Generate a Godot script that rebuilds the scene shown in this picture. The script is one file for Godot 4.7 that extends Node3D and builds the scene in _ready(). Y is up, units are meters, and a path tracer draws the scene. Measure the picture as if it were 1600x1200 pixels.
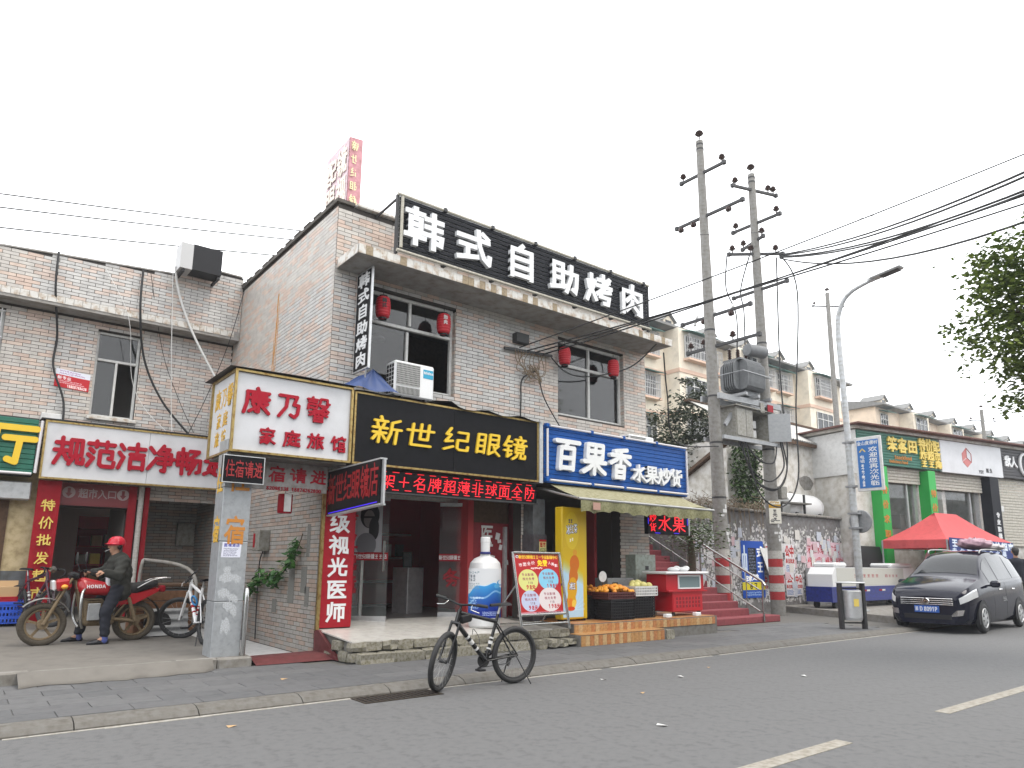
extends Node3D
# A street corner in an inland Chinese town under a white overcast sky.
# x runs along the street (away to the right), z points out of the shop fronts towards the road, y is up.

const V = Vector3.UP
var M := {}
var TEX := {}
var taken := {}
var rng := RandomNumberGenerator.new()

# ---------------------------------------------------------------- mesh builder
class MB:
	var v := PackedVector3Array()
	var n := PackedVector3Array()
	var c := PackedColorArray()
	var uv := PackedVector2Array()
	var col := Color.WHITE
	func tri(a: Vector3, b: Vector3, d: Vector3, na: Vector3, nb: Vector3, nd: Vector3, ua := Vector2.ZERO, ub := Vector2.ZERO, ud := Vector2.ZERO) -> void:
		v.append(a); v.append(d); v.append(b)
		n.append(na); n.append(nd); n.append(nb)
		c.append(col); c.append(col); c.append(col)
		uv.append(ua); uv.append(ud); uv.append(ub)
	# a, b, d, e counter-clockwise as seen from outside; uv starts at a
	func quad(a: Vector3, b: Vector3, d: Vector3, e: Vector3) -> void:
		var nn := (b - a).cross(e - a)
		if nn.length_squared() < 1e-14:
			nn = (d - b).cross(e - b)
		nn = nn.normalized()
		tri(a, b, d, nn, nn, nn, Vector2(0, 1), Vector2(1, 1), Vector2(1, 0))
		tri(a, d, e, nn, nn, nn, Vector2(0, 1), Vector2(1, 0), Vector2(0, 0))
	func box(at: Vector3, size: Vector3, b := Basis.IDENTITY, skip := "") -> void:
		var x := b.x * size.x / 2; var y := b.y * size.y / 2; var z := b.z * size.z / 2
		if not "f" in skip: quad(at - x - y + z, at + x - y + z, at + x + y + z, at - x + y + z)
		if not "k" in skip: quad(at + x - y - z, at - x - y - z, at - x + y - z, at + x + y - z)
		if not "r" in skip: quad(at + x - y + z, at + x - y - z, at + x + y - z, at + x + y + z)
		if not "l" in skip: quad(at - x - y - z, at - x - y + z, at - x + y + z, at - x + y - z)
		if not "t" in skip: quad(at - x + y + z, at + x + y + z, at + x + y - z, at - x + y - z)
		if not "b" in skip: quad(at - x - y - z, at + x - y - z, at + x - y + z, at - x - y + z)
	func lohi(lo: Vector3, hi: Vector3, skip := "") -> void:
		box((lo + hi) / 2, hi - lo, Basis.IDENTITY, skip)
	# a box with chamfered edges
	func cbox(at: Vector3, size: Vector3, e: float, b := Basis.IDENTITY) -> void:
		var h := size / 2
		e = minf(e, minf(h.x, minf(h.y, h.z)) * 0.9)
		for ax in 3:
			for s in [-1.0, 1.0]:
				var p := (ax + 1) % 3
				var q := (ax + 2) % 3
				var f := []
				for k in [[-1, -1], [1, -1], [1, 1], [-1, 1]]:
					var w := Vector3.ZERO
					w[ax] = s * h[ax]; w[p] = k[0] * (h[p] - e); w[q] = k[1] * (h[q] - e)
					f.append(at + b * w)
				if s > 0: quad(f[0], f[1], f[2], f[3])
				else: quad(f[3], f[2], f[1], f[0])
				for t in [-1.0, 1.0]:      # chamfer between face ax,s and face p,t
					var g := []
					for k in [-1.0, 1.0]:
						var w1 := Vector3.ZERO; var w2 := Vector3.ZERO
						w1[ax] = s * h[ax]; w1[p] = t * (h[p] - e); w1[q] = k * (h[q] - e)
						w2[ax] = s * (h[ax] - e); w2[p] = t * h[p]; w2[q] = k * (h[q] - e)
						g.append(at + b * w1); g.append(at + b * w2)
					if s * t > 0: quad(g[0], g[1], g[3], g[2])
					else: quad(g[2], g[3], g[1], g[0])
		for sx in [-1.0, 1.0]:
			for sy in [-1.0, 1.0]:
				for sz in [-1.0, 1.0]:
					var s3 := Vector3(sx, sy, sz)
					var a := at + b * (s3 * Vector3(h.x, h.y - e, h.z - e))
					var d := at + b * (s3 * Vector3(h.x - e, h.y, h.z - e))
					var g2 := at + b * (s3 * Vector3(h.x - e, h.y - e, h.z))
					var nn := (b * s3).normalized()
					if sx * sy * sz > 0: tri(a, d, g2, nn, nn, nn)
					else: tri(a, g2, d, nn, nn, nn)
	func beam(p: Vector3, q: Vector3, w: float, h: float, up := Vector3.UP) -> void:
		var z := (q - p)
		var l := z.length()
		if l < 1e-5: return
		z /= l
		if absf(z.dot(up)) > 0.999: up = Vector3.RIGHT
		var x := up.cross(z).normalized()
		box((p + q) / 2, Vector3(w, h, l), Basis(x, z.cross(x), z))
	func tube(path: Array, r, sides := 8, caps := true, closed := false) -> void:
		var m := path.size()
		if m < 2: return
		var rings := []
		var t0: Vector3 = (path[1] - path[0]).normalized()
		var ref := Vector3.UP if absf(t0.y) < 0.9 else Vector3.RIGHT
		var x := ref.cross(t0).normalized()
		for i in m:
			var t: Vector3
			if closed: t = (path[(i + 1) % m] - path[(i - 1 + m) % m]).normalized()
			else: t = (path[mini(i + 1, m - 1)] - path[maxi(i - 1, 0)]).normalized()
			x = (x - t * x.dot(t)).normalized()
			var y := t.cross(x)
			var rad: float = r[i] if r is Array else r
			var ring := []
			for k in sides:
				var a := TAU * k / sides
				var d := x * cos(a) + y * sin(a)
				ring.append([path[i] + d * rad, d])
			rings.append(ring)
		for i in (m if closed else m - 1):
			var j := (i + 1) % m
			for k in sides:
				var l := (k + 1) % sides
				var a: Array = rings[i][k]; var b: Array = rings[i][l]; var d: Array = rings[j][l]; var e: Array = rings[j][k]
				tri(a[0], b[0], d[0], a[1], b[1], d[1])
				tri(a[0], d[0], e[0], a[1], d[1], e[1])
		if caps and not closed:
			for q in [0, m - 1]:
				var nn: Vector3 = (path[0] - path[1]).normalized() if q == 0 else (path[m - 1] - path[m - 2]).normalized()
				for k in sides:
					var l := (k + 1) % sides
					if q == 0: tri(path[q], rings[q][l][0], rings[q][k][0], nn, nn, nn)
					else: tri(path[q], rings[q][k][0], rings[q][l][0], nn, nn, nn)
	# profile: Vector2(radius, height) from bottom to top, turned about b.y
	func lathe(at: Vector3, prof: PackedVector2Array, seg := 16, b := Basis.IDENTITY, squash := 1.0) -> void:
		for i in prof.size() - 1:
			var p: Vector2 = prof[i]; var q: Vector2 = prof[i + 1]
			var s := Vector2(q.y - p.y, p.x - q.x).normalized()
			for k in seg:
				var a0 := TAU * k / seg; var a1 := TAU * (k + 1) / seg
				var d0 := Vector3(cos(a0), 0, -sin(a0) * squash); var d1 := Vector3(cos(a1), 0, -sin(a1) * squash)
				var n0 := b * (d0 * s.x + Vector3(0, s.y, 0)).normalized()
				var n1 := b * (d1 * s.x + Vector3(0, s.y, 0)).normalized()
				var A := at + b * (d0 * p.x + Vector3(0, p.y, 0)); var B := at + b * (d1 * p.x + Vector3(0, p.y, 0))
				var C := at + b * (d1 * q.x + Vector3(0, q.y, 0)); var D := at + b * (d0 * q.x + Vector3(0, q.y, 0))
				var u0 := float(k) / seg; var u1 := float(k + 1) / seg
				if p.x > 1e-5: tri(A, B, C, n0, n1, n1, Vector2(u0, p.y), Vector2(u1, p.y), Vector2(u1, q.y))
				if q.x > 1e-5: tri(A, C, D, n0, n1, n0, Vector2(u0, p.y), Vector2(u1, q.y), Vector2(u0, q.y))
	func ball(at: Vector3, r: Vector3, seg := 12, rows := 8, b := Basis.IDENTITY) -> void:
		for i in rows:
			var t0 := PI * i / rows; var t1 := PI * (i + 1) / rows
			for k in seg:
				var a0 := TAU * k / seg; var a1 := TAU * (k + 1) / seg
				var q := []
				for w in [[t0, a0], [t0, a1], [t1, a1], [t1, a0]]:
					q.append(Vector3(sin(w[0]) * cos(w[1]), cos(w[0]), -sin(w[0]) * sin(w[1])))
				var ns := []
				for d in q: ns.append((b * (d / r)).normalized())
				var ps := []
				for d in q: ps.append(at + b * (d * r))
				if i > 0: tri(ps[0], ps[3], ps[1], ns[0], ns[3], ns[1])
				if i < rows - 1: tri(ps[1], ps[3], ps[2], ns[1], ns[3], ns[2])
	# polygon in the xy plane of t (counter-clockwise or not), extruded from z = 0 to z = depth
	func prism(poly: PackedVector2Array, depth: float, t: Transform3D, back := true) -> void:
		if Geometry2D.is_polygon_clockwise(poly):
			poly = poly.duplicate(); poly.reverse()
		var ix := Geometry2D.triangulate_polygon(poly)
		var nz := t.basis.z.normalized()
		for i in range(0, ix.size(), 3):
			var p := poly[ix[i]]; var q := poly[ix[i + 1]]; var r := poly[ix[i + 2]]
			if (q - p).cross(r - p) < 0:
				var s := q; q = r; r = s
			var o := Vector3(0, 0, depth)
			tri(t * (Vector3(p.x, p.y, 0) + o), t * (Vector3(q.x, q.y, 0) + o), t * (Vector3(r.x, r.y, 0) + o), nz, nz, nz, p, q, r)
			if back: tri(t * Vector3(p.x, p.y, 0), t * Vector3(r.x, r.y, 0), t * Vector3(q.x, q.y, 0), -nz, -nz, -nz)
		for i in poly.size():
			var p := poly[i]; var q := poly[(i + 1) % poly.size()]
			quad(t * Vector3(p.x, p.y, 0), t * Vector3(q.x, q.y, 0), t * Vector3(q.x, q.y, depth), t * Vector3(p.x, p.y, depth))
	# grid of points g[i][j], smooth; front side is where i x j points to
	func sheet(g: Array, flip := false, wrap := false) -> void:
		var a := g.size(); var b: int = g[0].size()
		var ns := []
		for i in a:
			var row := []
			for j in b:
				var di: Vector3 = g[mini(i + 1, a - 1)][j] - g[maxi(i - 1, 0)][j]
				var dj: Vector3
				if wrap: dj = g[i][(j + 1) % b] - g[i][(j - 1 + b) % b]
				else: dj = g[i][mini(j + 1, b - 1)] - g[i][maxi(j - 1, 0)]
				var nn := di.cross(dj).normalized()
				row.append(-nn if flip else nn)
			ns.append(row)
		for i in a - 1:
			for j in (b if wrap else b - 1):
				var k := (j + 1) % b
				var u0 := Vector2(float(j) / (b - 1), float(i) / (a - 1)); var u2 := Vector2(float(j + 1) / (b - 1), float(i + 1) / (a - 1))
				var u1 := Vector2(u0.x, u2.y); var u3 := Vector2(u2.x, u0.y)
				if flip:
					tri(g[i][j], g[i][k], g[i + 1][k], ns[i][j], ns[i][k], ns[i + 1][k], u0, u3, u2)
					tri(g[i][j], g[i + 1][k], g[i + 1][j], ns[i][j], ns[i + 1][k], ns[i + 1][j], u0, u2, u1)
				else:
					tri(g[i][j], g[i + 1][j], g[i + 1][k], ns[i][j], ns[i + 1][j], ns[i + 1][k], u0, u1, u2)
					tri(g[i][j], g[i + 1][k], g[i][k], ns[i][j], ns[i + 1][k], ns[i][k], u0, u2, u3)
	func mesh() -> ArrayMesh:
		var arr := []
		arr.resize(Mesh.ARRAY_MAX)
		arr[Mesh.ARRAY_VERTEX] = v
		arr[Mesh.ARRAY_NORMAL] = n
		arr[Mesh.ARRAY_COLOR] = c
		arr[Mesh.ARRAY_TEX_UV] = uv
		var m := ArrayMesh.new()
		m.add_surface_from_arrays(Mesh.PRIMITIVE_TRIANGLES, arr)
		v = PackedVector3Array(); n = PackedVector3Array(); c = PackedColorArray(); uv = PackedVector2Array()   # ready for the next piece
		col = Color.WHITE
		return m

# ---------------------------------------------------------------- nodes
func numbered(called: String) -> String:
	var k: int = taken.get(called, 0)
	taken[called] = k + 1
	return called if k == 0 else "%s_%03d" % [called, k]

# a thing: a Node3D at its base; parts are built in world space unless local
func thing(called: String, label: String, category: String, at := Vector3.ZERO, group := "", turn := 0.0) -> Node3D:
	var o := Node3D.new()
	o.name = numbered(called)
	add_child(o)
	o.position = at
	o.rotation.y = turn
	o.set_meta("label", label)
	o.set_meta("category", category)
	if group: o.set_meta("group", group)
	return o

func setting(called: String, at := Vector3.ZERO) -> Node3D:
	var o := Node3D.new()
	o.name = numbered(called)
	add_child(o)
	o.position = at
	o.set_meta("kind", "structure")
	return o

# commits a builder as one mesh under parent; world-space vertices unless local
func put(mb: MB, called: String, m: Material, parent: Node3D, local := false) -> MeshInstance3D:
	var o := MeshInstance3D.new()
	if not local:
		var q: Node = parent
		var off := Vector3.ZERO
		while q is Node3D and q != self:
			off += (q as Node3D).position
			q = q.get_parent()
		if off != Vector3.ZERO:
			for i in mb.v.size():
				mb.v[i] -= off
	o.mesh = mb.mesh()
	o.material_override = null
	o.mesh.surface_set_material(0, m)
	o.name = called
	parent.add_child(o, true)
	return o

func inst(mesh: Mesh, called: String, parent: Node3D, at: Vector3, b := Basis.IDENTITY) -> MeshInstance3D:
	var o := MeshInstance3D.new()
	o.mesh = mesh
	o.transform = Transform3D(b, at)
	o.name = called
	parent.add_child(o, true)
	return o

func dup(o: Node3D, at: Vector3, turn: float, label: String) -> Node3D:
	var c: Node3D = o.duplicate()
	c.name = numbered(String(o.name).rstrip("0123456789_"))
	add_child(c)
	c.position = at
	c.rotation.y = turn
	c.set_meta("label", label)
	return c

# ---------------------------------------------------------------- materials
func lin(r: float, g: float, b: float) -> Color:
	return Color(r, g, b).linear_to_srgb()

func noise_tex(key: String, size: int, freq: float, octaves: int, ramp: Array, seed_ := 1, kind := FastNoiseLite.TYPE_SIMPLEX_SMOOTH, normal := false) -> NoiseTexture2D:
	if TEX.has(key): return TEX[key]
	var f := FastNoiseLite.new()
	f.noise_type = kind
	f.seed = seed_
	f.frequency = freq
	f.fractal_octaves = octaves
	f.fractal_gain = 0.6
	var t := NoiseTexture2D.new()
	t.width = size; t.height = size
	t.seamless = true
	t.noise = f
	if normal:
		t.as_normal_map = true
		t.bump_strength = 6.0
	else:
		var g := Gradient.new()
		g.offsets = PackedFloat32Array(ramp.map(func(p): return p[0]))
		g.colors = PackedColorArray(ramp.map(func(p): return p[1]))
		t.color_ramp = g
	TEX[key] = t
	return t

func grey(a: float) -> Color: return Color(a, a, a)

func mat(key: String, c: Color, rough := 0.7, metal := 0.0, tex: Texture2D = null, scale := 1.0) -> StandardMaterial3D:
	if M.has(key): return M[key]
	var m := StandardMaterial3D.new()
	m.resource_name = key
	m.albedo_color = c
	m.roughness = rough
	m.metallic = metal
	if tex:
		m.albedo_texture = tex
		m.uv1_triplanar = true
		m.uv1_world_triplanar = true
		m.uv1_scale = Vector3.ONE * scale
	M[key] = m
	return m

func pic(key: String, im: Image, rough := 0.5) -> StandardMaterial3D:
	var m := StandardMaterial3D.new()
	m.resource_name = key
	m.albedo_texture = ImageTexture.create_from_image(im)
	m.roughness = rough
	m.texture_repeat = false
	M[key] = m
	return m

# ---------------------------------------------------------------- lettering
# parts of characters and whole characters as brush paths on a 100 x 100 field, y down; «@part x0 y0 x1 y1» sets a part into a box
const PARTS := {
	"口": "10,15 10,90;10,15 90,15 90,90;10,80 90,80",
	"日": "18,5 18,95;18,5 82,5 82,95;18,48 82,48;18,90 82,90",
	"目": "18,5 18,95;18,5 82,5 82,95;18,34 82,34;18,62 82,62;18,90 82,90",
	"木": "5,30 95,30;50,3 50,98;48,34 30,60 6,80;52,34 72,60 95,80",
	"禾": "78,5 25,16;5,38 95,38;50,12 50,98;46,42 28,64 5,82;54,42 74,64 95,80",
	"火": "18,30 28,50;80,25 65,45;50,5 48,50 10,95;52,55 90,88",
	"王": "10,12 90,12;14,48 86,48;50,12 50,85;5,90 95,82",
	"水旁": "30,8 70,24;15,38 55,52;15,95 40,75 70,55",
	"人旁": "75,3 50,35 10,60;50,35 50,98",
	"言旁": "30,5 65,20;10,40 60,40 60,85 95,68",
	"金旁": "50,3 30,28 8,45;35,25 85,25;25,45 80,45;12,65 88,65;50,45 50,92 90,78",
	"丝旁": "55,3 20,30 60,30 15,60 80,55;10,92 90,78",
	"走之": "20,8 35,22;8,42 36,42 22,72 38,78;5,92 30,80 55,92 98,93",
	"宝盖": "50,2 55,18;10,48 12,28 90,28 84,50",
	"广": "50,0 55,12;12,16 95,16;14,16 12,60 2,98",
	"草头": "5,55 95,55;32,20 32,90;68,20 68,90",
	"力": "10,30 88,30 84,70 76,90 60,85;48,5 44,45 12,95",
	"贝": "20,8 20,70;20,8 80,8 80,70;50,20 48,60 15,95;58,68 90,95",
	"斤": "80,5 30,16;30,16 28,60 8,95;30,42 98,42;68,42 68,98",
	"艮": "20,5 80,5 80,48;20,26 80,26;20,48 80,48;20,5 20,92 50,80;85,52 62,66;48,52 65,78 96,94",
	"己": "15,12 85,12 85,48;15,48 85,48;15,48 15,85 30,92 92,92 94,75",
	"见": "10,8 10,64;10,8 84,8 84,64;48,22 44,60 4,96;58,64 58,90 96,92 96,76",
}
const CHARS := {
	"韩": "5,12 45,12;25,2 25,26;@日 4 26 46 66;2,78 48,78;25,66 25,98;54,20 96,20;54,42 94,42;50,64 96,64 94,84 84,82;74,4 74,98",
	"式": "5,28 92,28;10,52 52,52;31,52 31,85;5,92 58,80;62,4 66,45 80,80 95,92 97,72;76,8 90,18",
	"自": "52,0 40,14;@目 0 10 100 100",
	"助": "10,10 10,82;10,10 42,10 42,82;10,33 42,33;10,56 42,56;2,90 52,78;@力 50 5 100 98",
	"烤": "@火 0 5 42 98;50,18 90,18;68,2 68,38;44,38 98,38;92,10 70,45 44,66;58,58 94,52;60,54 56,74 90,74 86,94 72,94",
	"肉": "12,22 12,98;12,22 88,22 88,95 76,93;52,0 48,35 26,56;50,32 76,54;50,54 46,68 26,88;50,64 76,88",
	"康": "@广 0 0 100 100;32,28 84,28 84,50;24,40 96,40;32,52 84,52;56,18 56,92 46,90;34,62 42,72;22,92 46,76;90,58 72,70;62,62 96,94",
	"乃": "12,12 82,12 70,44 90,46 86,80 74,94 58,86;44,12 40,55 12,95",
	"馨": "4,9 46,9;25,0 25,19;8,19 42,19;8,30 42,30 42,44;8,30 6,50;8,44 42,44;58,4 56,20 50,28;58,4 86,4 86,22 96,22;52,32 88,32 74,46 50,54;60,36 92,54;@禾 8 50 92 80;@日 24 76 76 100",
	"香": "@禾 2 0 98 62;@日 22 58 78 100",
	"家": "@宝盖 0 0 100 45;20,36 80,36;55,36 36,54 12,62;44,46 58,62 60,84 50,96 40,92;50,58 34,72 14,80;56,68 38,86 14,95;84,46 64,60;60,60 74,80 95,92",
	"庭": "@广 0 0 100 100;28,34 46,34 34,56 48,56 40,76 24,92;30,68 48,88 98,92;90,26 58,34;54,54 96,50;74,32 74,78;56,78 94,76",
	"旅": "22,2 28,14;2,22 48,22;24,22 20,55 4,92;22,44 42,44 40,88 30,86;66,2 50,30;60,18 98,18;90,30 62,40;62,40 62,92 76,84;78,34 82,60 98,88;92,52 80,62",
	"馆": "22,4 6,38;16,20 42,20 38,36;24,36 24,90 44,76;@宝盖 46 0 100 40;58,40 58,98;58,40 88,40 88,58;58,58 88,58;58,74 92,74 92,96;58,95 92,95",
	"住": "@人旁 0 0 36 100;62,2 70,14;44,28 96,28;48,58 94,58;70,28 70,90;38,92 100,92",
	"宿": "@宝盖 0 0 100 46;30,38 18,58 4,70;22,56 22,98;38,44 96,44;66,44 58,60;42,60 42,98;42,60 90,60 90,98;42,78 90,78;42,95 90,95",
	"请": "@言旁 0 5 38 98;46,14 96,14;50,28 92,28;40,42 100,42;70,2 70,42;50,52 48,98;50,52 92,52 92,95 82,93;50,66 92,66;50,80 92,80",
	"进": "@走之 0 0 100 100;44,28 94,28;38,54 98,54;58,8 56,58 46,78;80,8 80,82",
	"新": "24,0 28,10;4,16 48,16;14,24 18,36;38,24 34,36;2,42 50,42;4,60 48,60;26,42 26,96;18,66 6,86;34,66 46,82;@斤 50 4 100 98",
	"世": "2,35 98,32;20,10 20,90 92,90;50,8 50,66;78,8 78,66;50,66 78,66",
	"纪": "@丝旁 0 2 42 98;@己 46 8 100 95",
	"眼": "@目 -4 8 40 92;@艮 40 4 100 98",
	"镜": "@金旁 0 0 40 98;70,0 73,8;48,14 94,14;58,20 62,30;84,20 78,30;42,36 100,36;@日 46 42 98 72;64,72 60,86 44,98;78,72 78,92 98,92 98,80",
	"店": "@广 0 0 100 100;58,26 58,56;58,40 90,40;@口 30 50 94 100",
	"架": "@力 0 0 48 52;@口 54 4 98 52;@木 2 50 98 100",
	"名": "48,2 30,26 8,42;36,16 84,16 62,44 8,70;32,28 48,42;@口 32 50 96 100",
	"牌": "14,8 12,60 2,96;14,34 44,34;34,8 34,34;14,56 38,56 38,96;74,0 66,10;52,12 52,48;52,12 94,12 94,48;52,30 94,30;52,48 94,48;73,12 73,48 52,66;46,70 100,70;78,56 78,100",
	"超": "6,16 46,16;26,2 26,34;2,34 50,34;28,34 28,84;28,54 48,54;14,48 12,72 2,92;8,78 30,92 98,94;54,10 94,10 92,38 80,38;72,12 50,42;@口 54 44 98 86",
	"薄": "@草头 0 0 100 26;@水旁 0 26 28 98;34,36 98,36;40,44 40,66;40,44 90,44 90,66;40,55 90,55;65,28 65,66;32,74 100,74;78,66 78,96 68,94;46,82 54,90;84,26 92,32",
	"非": "36,4 36,98;64,4 64,98;6,24 36,24;6,50 36,50;2,78 36,74;64,24 94,24;64,50 94,50;64,76 98,76",
	"球": "@王 0 8 38 94;42,26 98,26;70,2 70,92 60,90;48,40 58,54;66,56 42,82;94,40 76,52;72,48 98,84;84,6 94,16",
	"面": "4,8 96,8;50,8 44,26;10,26 10,98;10,26 90,26 90,98;38,28 38,94;62,28 62,94;38,48 62,48;38,70 62,70;10,94 90,94",
	"全": "50,0 30,26 4,46;50,0 72,26 96,46;24,44 76,44;26,66 74,66;50,44 50,92;6,94 94,94",
	"防": "12,6 12,98;12,8 36,8 24,32 36,44 34,60 18,58;68,2 74,14;42,24 98,24;66,24 62,60 40,96;64,48 92,48 90,90 76,88",
	"级": "@丝旁 0 2 40 98;44,12 80,12 72,40 94,40 84,64 46,96;58,12 54,60 38,94;58,40 74,72 98,94",
	"视": "20,2 28,12;4,24 44,24 6,62;26,46 26,98;32,48 44,58;@见 50 2 100 98",
	"光": "50,2 50,42;20,10 30,34;82,8 68,34;4,44 96,44;36,44 34,70 6,96;62,44 62,84 70,92 94,92 96,74",
	"医": "6,8 96,8;10,8 10,94;10,92 98,92;40,16 24,40;34,28 84,28;22,52 92,52;58,28 54,56 26,82;58,56 86,82",
	"师": "12,14 12,60;30,2 28,60 8,96;44,12 98,12;48,30 48,82;48,30 92,30 92,82 82,80;70,12 70,98",
	"专": "20,14 82,14;6,36 96,36;50,2 38,56 84,56 58,84;34,76 66,96",
	"业": "36,6 36,86;64,6 64,86;10,28 22,66;90,26 76,64;2,90 98,90",
	"配": "2,12 50,12;8,28 8,98;8,28 46,28 46,98;20,12 20,44 12,58;34,12 34,54 46,54;8,74 46,74;8,94 46,94;@己 52 10 100 96",
	"务": "42,0 28,22 8,36;34,14 76,14 54,36 6,54;30,22 56,40 94,52;@力 18 52 88 100",
	"百": "4,10 96,10;52,10 38,30;@日 10 26 90 100",
	"果": "18,4 18,46;18,4 82,4 82,46;18,25 82,25;18,46 82,46;50,4 50,98;4,60 96,60;46,62 28,80 4,94;54,62 72,80 96,94",
	"水": "50,2 50,94 38,88;8,30 40,30 28,60 4,84;88,16 56,38;54,40 70,68 98,88",
	"炒": "@火 0 4 42 96;70,2 70,56 60,54;56,16 46,42;86,14 98,36;94,48 72,76 40,98",
	"货": "30,2 6,30;22,14 22,42;90,4 56,22;56,4 56,36 64,40 94,40 94,28;@贝 14 44 86 100",
	"规": "6,22 46,22;2,48 50,48;26,4 26,48 4,94;28,52 46,80;@见 50 2 100 98",
	"范": "@草头 0 0 100 28;@水旁 0 28 34 98;46,40 88,40 88,66 76,64;46,40 46,86 54,94 94,94 96,78",
	"洁": "@水旁 0 2 30 98;38,20 98,20;68,2 68,40;44,42 94,42;@口 40 48 98 100",
	"净": "8,10 24,28;4,88 28,56;58,0 38,28;52,12 80,12 66,30;40,30 88,30 88,66;32,48 100,48;40,66 88,66;66,30 66,94 54,92",
	"畅": "6,20 6,66;6,20 42,20 42,66;6,42 42,42;6,64 42,64;24,2 24,98;52,10 88,10 52,40;50,44 96,44 94,86 82,90;66,48 46,78;80,48 54,96",
	"通": "@走之 0 0 100 100;46,8 86,8 70,20;62,16 76,24;46,28 46,82;46,28 90,28 90,80 80,78;46,44 90,44;46,60 90,60;68,28 68,80",
	"厅": "10,8 96,8;12,8 12,56 2,98;32,34 96,34;64,34 64,92 46,86",
	"特": "16,10 6,34;12,26 46,26;2,58 48,50;28,2 28,98;54,16 94,16;74,2 74,34;48,34 100,34;48,56 98,56;82,42 82,92 68,90;56,66 66,80",
	"价": "@人旁 0 0 36 100;68,2 54,26 36,44;68,2 82,24 100,42;56,44 54,70 42,98;82,44 82,98",
	"批": "2,24 38,24;22,2 22,92 10,90;2,64 40,48;50,8 50,88 68,76;50,40 68,36;78,4 78,86 96,88 98,70;96,28 78,44",
	"发": "22,8 18,34 94,34;46,4 36,56 4,96;36,56 80,54 60,80 28,98;42,62 92,98;72,6 84,20",
	"市": "48,0 52,12;4,18 96,18;16,36 16,84;16,36 84,36 84,82 72,80;50,18 50,98",
	"入": "30,6 50,20 36,62 4,96;48,24 64,66 97,96",
	"口": "@口 0 0 100 100",
	"金": "50,0 28,26 2,42;50,0 74,26 98,42;26,40 74,40;14,60 86,60;50,40 50,92;28,68 36,84;74,66 64,84;4,94 96,94",
	"山": "50,4 50,86;10,36 10,88 90,88;90,34 90,96",
	"度": "@广 0 0 100 100;26,34 92,34;44,24 44,50;74,24 74,50;44,50 74,50;30,62 82,62 56,86 18,98;40,70 62,88 96,98",
	"假": "@人旁 0 0 32 100;38,8 38,98;38,8 60,8 60,34;38,34 60,34;38,52 58,52;38,70 58,70;68,8 94,8 94,36;68,22 94,22;68,36 94,36;66,52 94,52 78,78 60,96;70,60 98,96",
	"村": "2,30 46,30;24,2 24,98;24,34 4,72;26,40 44,60;50,30 100,30;82,4 82,92 68,90;58,48 68,66",
	"欢": "4,20 42,20 32,58 2,90;8,36 44,82;62,2 48,36;58,20 96,20 90,38;74,36 68,70 46,96;74,56 98,96",
	"迎": "@走之 0 0 100 100;58,8 44,16;44,16 44,70 62,58;70,16 70,86;70,16 94,16 94,60 84,58",
	"您": "24,2 6,32;18,20 18,58;48,4 36,26;42,14 92,14 88,24;66,16 66,52 58,50;50,30 42,46;80,28 92,44;12,70 4,92;30,66 34,90 74,92 76,76;48,62 56,74;84,66 94,84",
	"再": "6,8 94,8;18,26 18,98;18,26 82,26 82,96 72,94;50,8 50,70;18,48 82,48;2,70 98,70",
	"次": "6,16 22,34;2,86 28,56;54,2 38,36;48,22 96,22 88,42;70,36 64,70 34,98;68,54 98,98",
	"临": "8,14 8,80;24,4 24,96;48,4 34,34;44,20 96,20;62,26 74,42;38,50 38,96;38,50 94,50 94,96;66,50 66,92;38,94 94,94",
	"电": "14,18 14,66;14,18 84,18 84,66;14,42 84,42;14,64 84,64;48,2 48,84 58,92 94,92 96,74",
	"话": "@言旁 0 5 36 98;90,4 48,14;40,34 100,34;70,10 70,54;@口 42 50 98 100",
	"求": "4,22 96,22;50,2 50,94 38,90;16,38 30,52;46,54 6,84;86,36 60,52;52,46 96,86;70,4 84,14",
	"职": "2,8 48,8;10,8 10,80;38,8 38,98;10,30 38,30;10,52 38,52;2,84 48,72;@口 54 4 100 60;66,64 52,96;84,64 100,94",
	"公": "38,6 26,32 4,52;60,4 74,32 98,52;50,46 18,86 78,82;66,62 88,96",
	"中": "10,24 10,70;10,24 90,24 90,70;10,64 90,64;50,0 50,100",
	"免": "40,0 10,30;34,12 70,12 58,28;18,28 18,58;18,28 84,28 84,58;18,56 84,56;50,28 40,70 6,96;56,58 56,88 94,92 96,76",
	"费": "14,8 84,8 84,20;14,20 84,20;14,20 12,34 92,34 86,46;38,0 34,34 10,48;62,0 62,46;@贝 14 48 86 100",
	"元": "18,12 82,12;4,40 96,40;36,40 32,70 4,96;62,40 62,84 70,92 95,92 96,74",
	"人": "50,4 46,48 4,96;50,40 66,70 98,96",
	"心": "14,40 6,74;32,30 34,84 76,86 80,66;48,14 58,34;84,30 96,60",
	"一": "4,52 96,48",
	"冰": "8,10 22,28;4,88 26,54;62,2 62,94 50,88;34,30 52,30 34,78;90,18 68,38;66,40 98,88",
	"红": "@丝旁 0 2 40 98;50,16 94,16;72,16 72,86;44,88 98,88",
	"茶": "@草头 0 0 100 26;50,22 30,42 4,54;50,22 70,42 96,54;14,62 86,62;50,50 50,98;40,68 18,88;60,68 82,88",
	"高": "48,0 52,10;6,14 94,14;30,24 70,24 70,40;30,24 30,40;30,40 70,40;14,50 14,98;14,50 86,50 86,96 76,94;34,64 66,64 66,86;34,64 34,86;34,84 66,84",
	"生": "28,4 10,40;18,26 88,26;22,56 84,56;52,2 52,90;4,92 96,92",
	"单": "30,2 38,14;70,0 62,14;18,20 18,62;18,20 82,20 82,62;18,41 82,41;18,62 82,62;4,78 96,78;50,20 50,100",
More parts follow.
